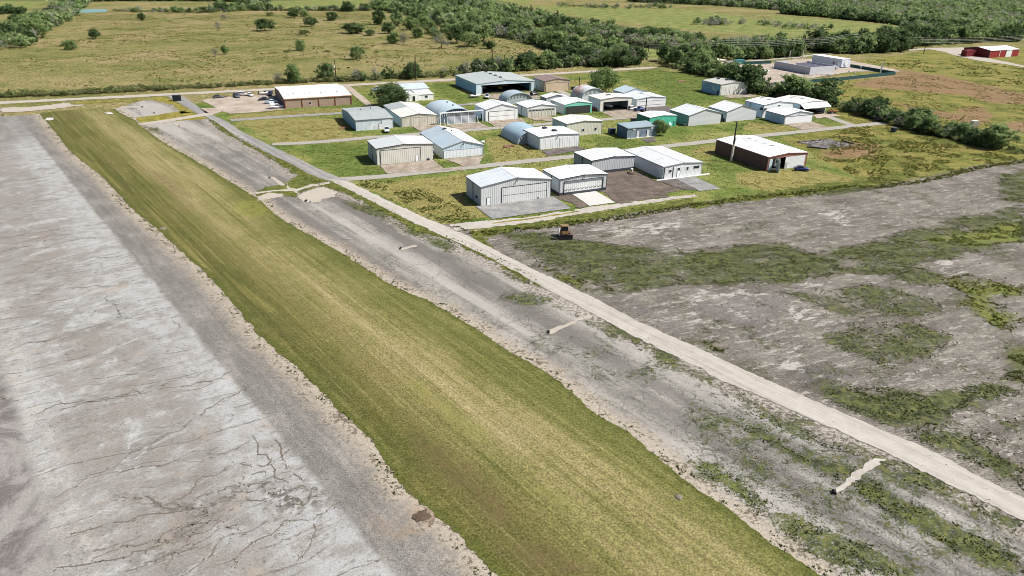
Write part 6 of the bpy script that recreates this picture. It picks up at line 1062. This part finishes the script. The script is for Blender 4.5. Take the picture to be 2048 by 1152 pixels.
special = {0: 'light green lone tree in the left pasture', 1: 'dark lone tree just beyond the light green lone pasture tree', 2: 'small dark tree in the pasture right of the pond', 5: 'thin grey tree, left of a close pair in the pasture', 6: 'greener tree, right of a close pair in the pasture', 7: 'widest dark bush-like tree in the middle of the pasture', 15: 'lone slim tree in the pasture above the long tan building', 16: 'leafy lone tree nearest the dirt road in the pasture', 25: 'grey brushy tree at the lower edge of the pasture grove', 29: 'small dark tree at the right end of the pasture grove'}
for i, (u, v, hpx, wpx, k) in enumerate(solo):
    xy, h_ = hp(u, v, hpx*1.05); wr = wpx/pxm(xy)/h_
    if i in special: tree_obj(k, xy, h_, wr*1.15, special[i], None)
    else: tree_obj(k, xy, h_, wr*1.15, {'g': 'leafy green tree scattered in the tan pasture', 'd': 'dark rounded tree scattered in the tan pasture', 'p': 'thin grey tree scattered in the tan pasture'}[k], {'g': 'green trees scattered in the pasture', 'd': 'dark trees scattered in the pasture', 'p': 'grey trees scattered in the pasture'}[k])
xy, h_ = hp(588, 166, 35); tree_obj('p', xy, h_, .75, 'tall thin tree behind the long tan building roof', None, KINDS['g'][1]); xy, h_ = hp(556, 167, 22); tree_obj('p', xy, h_, .75, 'smaller thin tree left of the tall thin one behind the tan building', None, KINDS['p'][0])
for u, v, hpx, wpx, l in ((575, 105, 5, 12, 'low dark bush in the pasture above the tan building'), (656, 106, 5, 11, 'tiny dark bush left of the leafy lone pasture tree'), (752, 106, 4, 10, 'tiny dark bush right of the leafy lone pasture tree'), (609, 70, 9, 22, 'wide low bush between pasture trees'), (542, 31, 7, 14, 'low bush at the far pasture edge')):
    xy, h_ = hp(u, v, hpx); tree_obj('b', xy, h_, wpx/pxm(xy)/h_*.8, l, None)
def belt(line, width, n, hr, kinds, label, group, c='full', wr=(.8, 1.2)):
    P = X(c, *line); seg = np.hypot(*np.diff(P, axis=0).T); cum = np.r_[0, np.cumsum(seg)]
    for i in range(n):
        s_ = (i+random.random())/n*cum[-1]; k = min(len(seg)-1, int(np.searchsorted(cum, s_)-1 if s_ > 0 else 0)); f = (s_-cum[k])/seg[k]; d = P[k+1]-P[k]; nr = np.array([-d[1], d[0]])/seg[k]
        if nr[1] < 0: nr = -nr
        xy = P[k]+d*f+nr*random.uniform(0, width)+d/seg[k]*random.uniform(-2, 2); kd = random.choice(kinds); h_ = random.uniform(*hr)*(1 if kd != 'b' else .55); plant(kd, xy, h_, random.uniform(*wr)*(1. if kd != 'b' else 1.3), label[kd] if isinstance(label, dict) else label, group+{'g': ', green', 'd': ', dark', 'p': ', grey', 'b': ', bushes'}[kd])
def lab(where): return {'g': 'green tree in '+where, 'd': 'dark tree in '+where, 'p': 'pale grey leafless tree in '+where, 'b': 'low bush in '+where}
belt([(-40, 100), (0, 72), (60, 48), (104, 27), (128, 8), (140, -6)], 26, 355, (6, 10), 'ggdpg', lab('the belt at the far left of the pasture'), 'trees of the far left belt')
belt([(-40, 30), (40, 28), (60, 26)], 20, 25, (6, 9), 'dd', lab('the row at the upper left frame edge'), 'trees of the upper left row')
belt([(145, 4), (230, 3), (330, 2), (470, 4), (500, 8)], 30, 226, (5, 9), 'gddg', lab('the row behind the pond'), 'trees behind the pond'); belt([(225, 24), (300, 25), (400, 26), (500, 22)], 10, 61, (3, 7), 'gdpb', lab('the row at the top edge of the pasture'), 'pasture top row'); belt([(440, 22), (480, 20), (500, 14)], 22, 36, (7, 11), 'gd', lab('the clump right of the pond row'), 'clump by the pond row')
belt([(505, 22), (600, 22), (690, 22), (745, 22)], 8, 72, (4, 7), 'gdpb', lab('the row below the bright far field'), 'trees below the bright field')
belt([(735, 16), (800, 27), (860, 44), (920, 60), (980, 72), (1040, 82), (1100, 98), (1150, 116), (1185, 134)], 30, 549, (6, 10), 'ggdgp', lab('the belt running down to the dirt road'), 'trees of the middle belt')
belt([(745, 4), (800, 10), (850, 22), (900, 40), (950, 56)], 45, 290, (6, 10), 'gggd', lab('the broad wood beyond the pasture grove'), 'trees of the broad wood')
belt([(880, 2), (960, 24), (1030, 44), (1090, 56), (1150, 70), (1220, 84), (1290, 96), (1340, 102)], 42, 742, (6, 9), 'gggpgdp', lab('the long belt beyond the green gap'), 'trees of the long far belt')
belt([(1260, 92), (1340, 96), (1420, 92), (1480, 100)], 60, 355, (4, 8), 'ggpbp', lab('the pale thicket left of the power lines'), 'trees of the pale thicket')
belt([(0, 196), (60, 194), (150, 190), (220, 187), (325, 181)], 6, 79, (2.6, 5.4), 'b', lab('the roadside row left of the junction'), 'roadside row left'); belt([(330, 181), (420, 176), (500, 172), (600, 166), (700, 163)], 5, 82, (2., 5.), 'b', lab('the roadside row behind the parking lot'), 'roadside row behind the lot')
belt([(640, 164), (700, 163), (760, 161), (830, 158), (910, 152), (975, 148)], 9, 79, (3., 6.5), 'bbpdb', lab('the roadside row behind the hangars'), 'roadside row behind hangars'); belt([(960, 148), (1050, 142), (1130, 136), (1180, 133), (1230, 131), (1290, 130)], 12, 100, (5, 8.5), 'dgpdbd', lab('the tall roadside row before the dirt road'), 'tall roadside row')
belt([(1310, 128), (1340, 134), (1380, 146), (1420, 156), (1470, 168), (1500, 176)], 11, 82, (4, 7.5), 'gdbgb', lab('the hedge between lawn and gravel pad'), 'hedge of the gravel pad'); belt([(1320, 122), (1360, 128), (1400, 138)], 12, 32, (6, 9), 'dg', lab('the dark clump at the dirt road end'), 'clump at the road end')
belt([(1500, 184), (1545, 196), (1600, 203), (1650, 211), (1690, 222)], 9, 54, (3, 5.5), 'bgdbp', lab('the hedge behind the white hangars'), 'hedge behind the white hangars'); belt([(1690, 220), (1740, 236), (1790, 252), (1850, 268), (1900, 280), (1960, 294)], 10, 193, (3, 5.5), 'bdbgbp', lab('the hedge along the upper lane end'), 'hedge along the upper lane'); belt([(1960, 296), (2000, 303), (2060, 315), (2120, 330)], 7, 28, (1.8, 3.2), 'b', lab('the low hedge at the right frame edge'), 'low hedge right')
for u, v, hpx, wpx, k, l in ((1495, 184, 50, 60, 'd', 'large dark tree right of the weathered square hangar'), (1578, 197, 42, 54, 'g', 'green tree behind the white hangars at the near pad corner'), (1650, 204, 42, 52, 'd', 'dark green tree beyond the awning door hangar'), (1480, 178, 38, 40, 'd', 'dark tree just behind the weathered square hangar'), (1990, 296, 42, 48, 'g', 'spreading grey green tree in the hedge at the right frame edge'), (1965, 293, 30, 28, 'd', 'dark tree left of the spreading tree at the right frame edge'), (1840, 255, 34, 44, 'g', 'taller tree in the middle of the lane hedge'), (1740, 232, 30, 40, 'd', 'dark tree at the left end of the lane hedge')):
    xy, h_ = hp(u, v, hpx); tree_obj(k, xy, h_, wpx/pxm(xy)/h_*1.1, l, None)
belt([(1400, 118), (1450, 122), (1500, 120), (1560, 116), (1610, 112)], 22, 193, (5, 9), 'gdbgd', lab('the thicket behind the gravel pad'), 'thicket behind the pad'); belt([(1640, 106), (1700, 108), (1760, 106), (1800, 104), (1830, 98)], 34, 193, (6, 11), 'ddgpd', lab('the clump left of the barn driveway'), 'clump by the barn driveway'); belt([(1800, 96), (1850, 92), (1900, 90), (1960, 84), (2060, 82)], 40, 226, (7, 11), 'ddgd', lab('the wood edge behind the barn'), 'wood edge behind the barn')
belt([(1380, 46), (1420, 52), (1500, 48), (1560, 56), (1640, 62)], 30, 72, (4, 7), 'ppgp', lab('the scattered grey trees of the far meadow'), 'grey meadow trees'); belt([(1560, 28), (1640, 34), (1740, 44), (1830, 54), (1900, 60)], 30, 387, (6, 9), 'dgd', lab('the dark row crossing the far meadow'), 'dark meadow row'); belt([(1100, 14), (1200, 18), (1300, 18), (1360, 16)], 40, 64, (4, 7), 'pgb', lab('the loose trees at the top of the photo'), 'loose top trees')
belt([(1260, 4), (1400, 10), (1500, 16), (1600, 26)], 60, 484, (6, 9), 'dgdp', lab('the wood at the upper right'), 'upper right wood')
def area(poly, n, hr, kinds, label, group):
    P = X('full', *poly); lo, hi = P.min(0), P.max(0); k = 0
    while k < n:
        Q = rng.uniform(lo, hi, (n*2, 2)); Q = Q[inside(Q, P)]
        for xy in Q[:n-k]: kd = random.choice(kinds); h_ = random.uniform(*hr)*(1 if kd != 'b' else .55); plant(kd, xy, h_, random.uniform(.8, 1.25), label[kd], group+{'g': ', green', 'd': ', dark', 'p': ', grey', 'b': ', bushes'}[kd]); k += 1
area([(1850, 72), (2100, 78), (2500, 90), (2500, -10), (1900, 0), (1500, -8), (1560, 20), (1750, 36)], 7000, (5, 9), 'gggpgp', lab('the big wood at the upper right corner'), 'big wood'); area([(1250, -14), (1500, -12), (2200, -12), (1900, 2), (1500, 2), (1300, 2)], 1600, (6, 10), 'ggp', lab('the farthest wood along the top'), 'farthest wood')
area([(-100, -14), (900, -22), (1300, -16), (1250, -6), (900, -4), (500, -6), (160, -8)], 1100, (6, 10), 'gd', lab('the farthest tree line along the top left'), 'farthest left tree line')
area([(1400, 100), (1500, 88), (1620, 84), (1700, 84), (1680, 100), (1560, 108)], 60, (3.5, 7), 'gpbg', lab('the scrub under the power lines'), 'scrub under the power lines')
cand.sort(key=lambda c: -c[0]); NT = 235
vis = [c for c in cand]
first, rest = vis[:NT], vis[NT:]
for c in first: tree_obj(c[1], c[2], c[3], c[4], c[5], c[6])
LOWG = {k: [crown_geo(100+i+ord(k), 14, 8, .12 if k != 'p' else .065, r=.5 if k != 'b' else .62, zc=.48 if k != 'b' else .42, rz=.46, spread=.12, low=(k == 'b')) for i in range(5)] for k in 'gdpb'}
for k, nm, m in (('g', 'distant_green_trees', LG), ('d', 'distant_dark_trees', LD), ('p', 'distant_grey_trees', LP), ('b', 'distant_bushes', LB)):
    VV, SS = [], []
    for c in rest:
        if c[1] != k: continue
        V, sh = random.choice(LOWG[k]); a = random.uniform(0, 6.28); ca, sa = math.cos(a), math.sin(a); w_ = c[3]*c[4]
        VV.append(np.c_[(V[:, 0]*ca-V[:, 1]*sa)*w_+c[2][0], (V[:, 0]*sa+V[:, 1]*ca)*w_+c[2][1], V[:, 2]*c[3]]); SS.append(np.clip(sh*.6+random.uniform(-.1, .55), 0, 1))
    if VV:
        o = bpy.data.objects.new(nm, quads_mesh(nm, np.vstack(VV).astype(np.float32), np.hstack(SS).astype(np.float32), m)); COL.objects.link(o); o['kind'] = 'stuff'
print('TREES', len(cand))

# ------------------------------------------------------------------ weeds and tall grass (uncountable)
s = Sh('weed_leaves'); a = s.attr('shade'); WEED = s.end(s.ramp(a, [(0, A_(66, 74, 42)), (.35, A_(98, 110, 56)), (.65, A_(132, 142, 74)), (.85, A_(164, 164, 86)), (1, A_(182, 164, 108))]), .9, spec=.1, trans=.42)
def tufts(name, P, hgt, shade0, rngs=.25, nb=3, wide=.55):
    n = len(P); a = rng.uniform(0, 6.28, (n, nb)); h_ = (hgt*rng.uniform(.5, 1.4, n))[:, None]; ln = rng.uniform(.2, .9, (n, nb))*h_; cx = P[:, :1]+rng.normal(size=(n, nb))*h_*.5; cy = P[:, 1:2]+rng.normal(size=(n, nb))*h_*.5
    dx, dy = np.cos(a), np.sin(a); w_ = h_*wide; z0 = .04
    Q = np.stack([np.stack([cx-dx*w_, cy-dy*w_, np.full_like(cx, z0)], -1), np.stack([cx+dx*w_, cy+dy*w_, np.full_like(cx, z0)], -1), np.stack([cx+dx*w_*.6-dy*ln, cy+dy*w_*.6+dx*ln, np.broadcast_to(h_, cx.shape)], -1), np.stack([cx-dx*w_*.5-dy*ln, cy-dy*w_*.5+dx*ln, np.broadcast_to(h_*.85, cx.shape)], -1)], 2)
    sh = np.repeat(np.clip(shade0[:, None]+rng.uniform(-rngs, rngs, (n, nb)), 0, 1).ravel(), 4); o = bpy.data.objects.new(name, quads_mesh(name, Q.reshape(-1, 3).astype(np.float32), sh.astype(np.float32), WEED)); COL.objects.link(o); o['kind'] = 'stuff'
def scatter(polys, n, power=1.):
    A_l = []
    for L, wt in polys:
        d = np.array(L); x_, y_ = d[:, 0], d[:, 1]; ar = abs(np.dot(x_, np.roll(y_, 1))-np.dot(y_, np.roll(x_, 1)))/2; lo, hi = d.min(0), d.max(0); m = int(ar*n*wt); 
        if m < 2: continue
        Q = rng.uniform(lo, hi, (int(m*max(1, np.prod(hi-lo)/max(ar, 1))), 2)); A_l.append(Q[inside(Q, d)])
    return np.vstack(A_l)
def clumpy(P, sc=3., keep=.5):              # thin the points into patches
    ph = rng.uniform(0, 6.28, 24); kx = rng.normal(size=(24, 2))/sc; f = np.cos(P@kx.T+ph).sum(1)/math.sqrt(12); return P[f > np.quantile(f, 1-keep)]
dd = [(L, max(0., w_-.36)) for L, w_ in dens]+[(L, max(0., w_-.36)) for L, w_ in tw]
P = clumpy(scatter(dd, 34.), 1.2, .5); rng.shuffle(P); P = P[:130000]; tufts('weed_tufts', P, .13, rng.uniform(.0, .6, len(P)))
CP = np.vstack([np.repeat(p, 3, 0) for p in CRKP]); CP = CP+rng.normal(size=CP.shape)*.16; CP = CP[rng.random(len(CP)) < .7]; tufts('crack_weeds', CP, .075, rng.uniform(.0, .35, len(CP)), .2, 3, .8)
P = clumpy(scatter([(L, 1.) for L in wd]+[(X('z3', (300, 1000), (700, 850), (1300, 650), (1500, 700), (1600, 850), (1300, 1100), (300, 1152)), .35), (X('z3', (100, 350), (600, 250), (900, 300), (700, 500), (200, 480)), .3)], 3.), 1.2, .5); tufts('pavement_weeds', P, .07, rng.uniform(0, .4, len(P)), .2, 3, .8)
P = clumpy(scatter([(L, 1.) for L in yel], 1.6), 2., .6); tufts('yellow_weeds', P, .28, rng.uniform(.45, .85, len(P)))
P = clumpy(scatter([(ap, 1.)], .35), 2.5, .5); tufts('sparse_weeds', P, .13, rng.uniform(.0, .4, len(P)))
edge = np.vstack([mow+Av*1.2, (mow-Av*1.5)[::-1]]); P = scatter([(edge, 1.)], 3.); tufts('verge_weeds', P, .34, rng.uniform(.25, .85, len(P)))
P = scatter([(np.vstack([vg[3:]+Tv*2.2, (vg[3:]-Tv*.6)[::-1]]), 1.)], 1.6); tufts('road_edge_weeds', P, .22, rng.uniform(.2, .8, len(P)))
P = clumpy(scatter([(X('c7', (0, 670), (350, 680), (700, 790), (1200, 1060), (1300, 1080), (1050, 1110), (820, 1090), (500, 930), (0, 720)), 1.)], 3.), 2.5, .6); tufts('ditch_weeds', P, .26, rng.uniform(.3, .9, len(P)))
P = clumpy(scatter([(X('full', (1640, 285), (1700, 255), (1760, 250), (1960, 300), (2100, 330), (2040, 325), (1760, 372), (1725, 360), (1630, 312)), 1.)], 1.6), 3., .55); tufts('field_weeds', P, .32, rng.uniform(.35, 1., len(P)))
P = clumpy(scatter([(X('full', (1560, 200), (1700, 160), (1850, 150), (2200, 190), (2200, 330), (1960, 290), (1760, 230)), 1.)], .5), 3., .5); tufts('far_field_weeds', P, .3, rng.uniform(.4, 1., len(P)))
P = clumpy(scatter([(X('full', (1720, 122), (1900, 120), (2200, 150), (2200, 195), (1880, 150)), 1.)], .2), 4., .5); tufts('barn_field_weeds', P, .5, rng.uniform(.3, .95, len(P)))
P = clumpy(scatter([(X('full', (0, 190), (640, 162), (1300, 130), (1180, 105), (1000, 80), (730, 24), (180, 24), (0, 75)), 1.)], .14), 7., .5); tufts('pasture_tufts', P, .42, rng.uniform(.25, .9, len(P)))
P = clumpy(scatter([(np.vstack([gL+Tv*.3, (gL-Tv*1.6)[::-1]]), 1.), (np.vstack([gR+Tv*1.6, (gR-Tv*.3)[::-1]]), 1.)], 2.2), 1.5, .45); tufts('strip_edge_weeds', P, .17, rng.uniform(.1, .55, len(P)))

hard = [L for n, L in SHEETS if n in ('road', 'path', 'yard', 'apron_slab', 'gravel_road', 'asphalt_road', 'white_patch', 'runway', 'taxiway', 'apron', 'foundation_slab')]
P = scatter([(lawn, 1.)], 1.7); ok = np.ones(len(P), bool)
for L in hard: ok &= ~inside(P, L)
P = clumpy(P[ok], 1.5, .6); tufts('lawn_grass', P, .16, rng.uniform(.25, .95, len(P)))
P = scatter([(np.vstack([gL+Tv*.6, (gR-Tv*.6)[::-1]]), 1.)], 9.); P = clumpy(P[P[:, 1] < 230], .8, .6); P = P[rng.random(len(P)) < np.clip(120/P[:, 1], .2, 1)]; tufts('strip_grass', P, .06, rng.uniform(.25, 1., len(P)), .2, 3, .8)
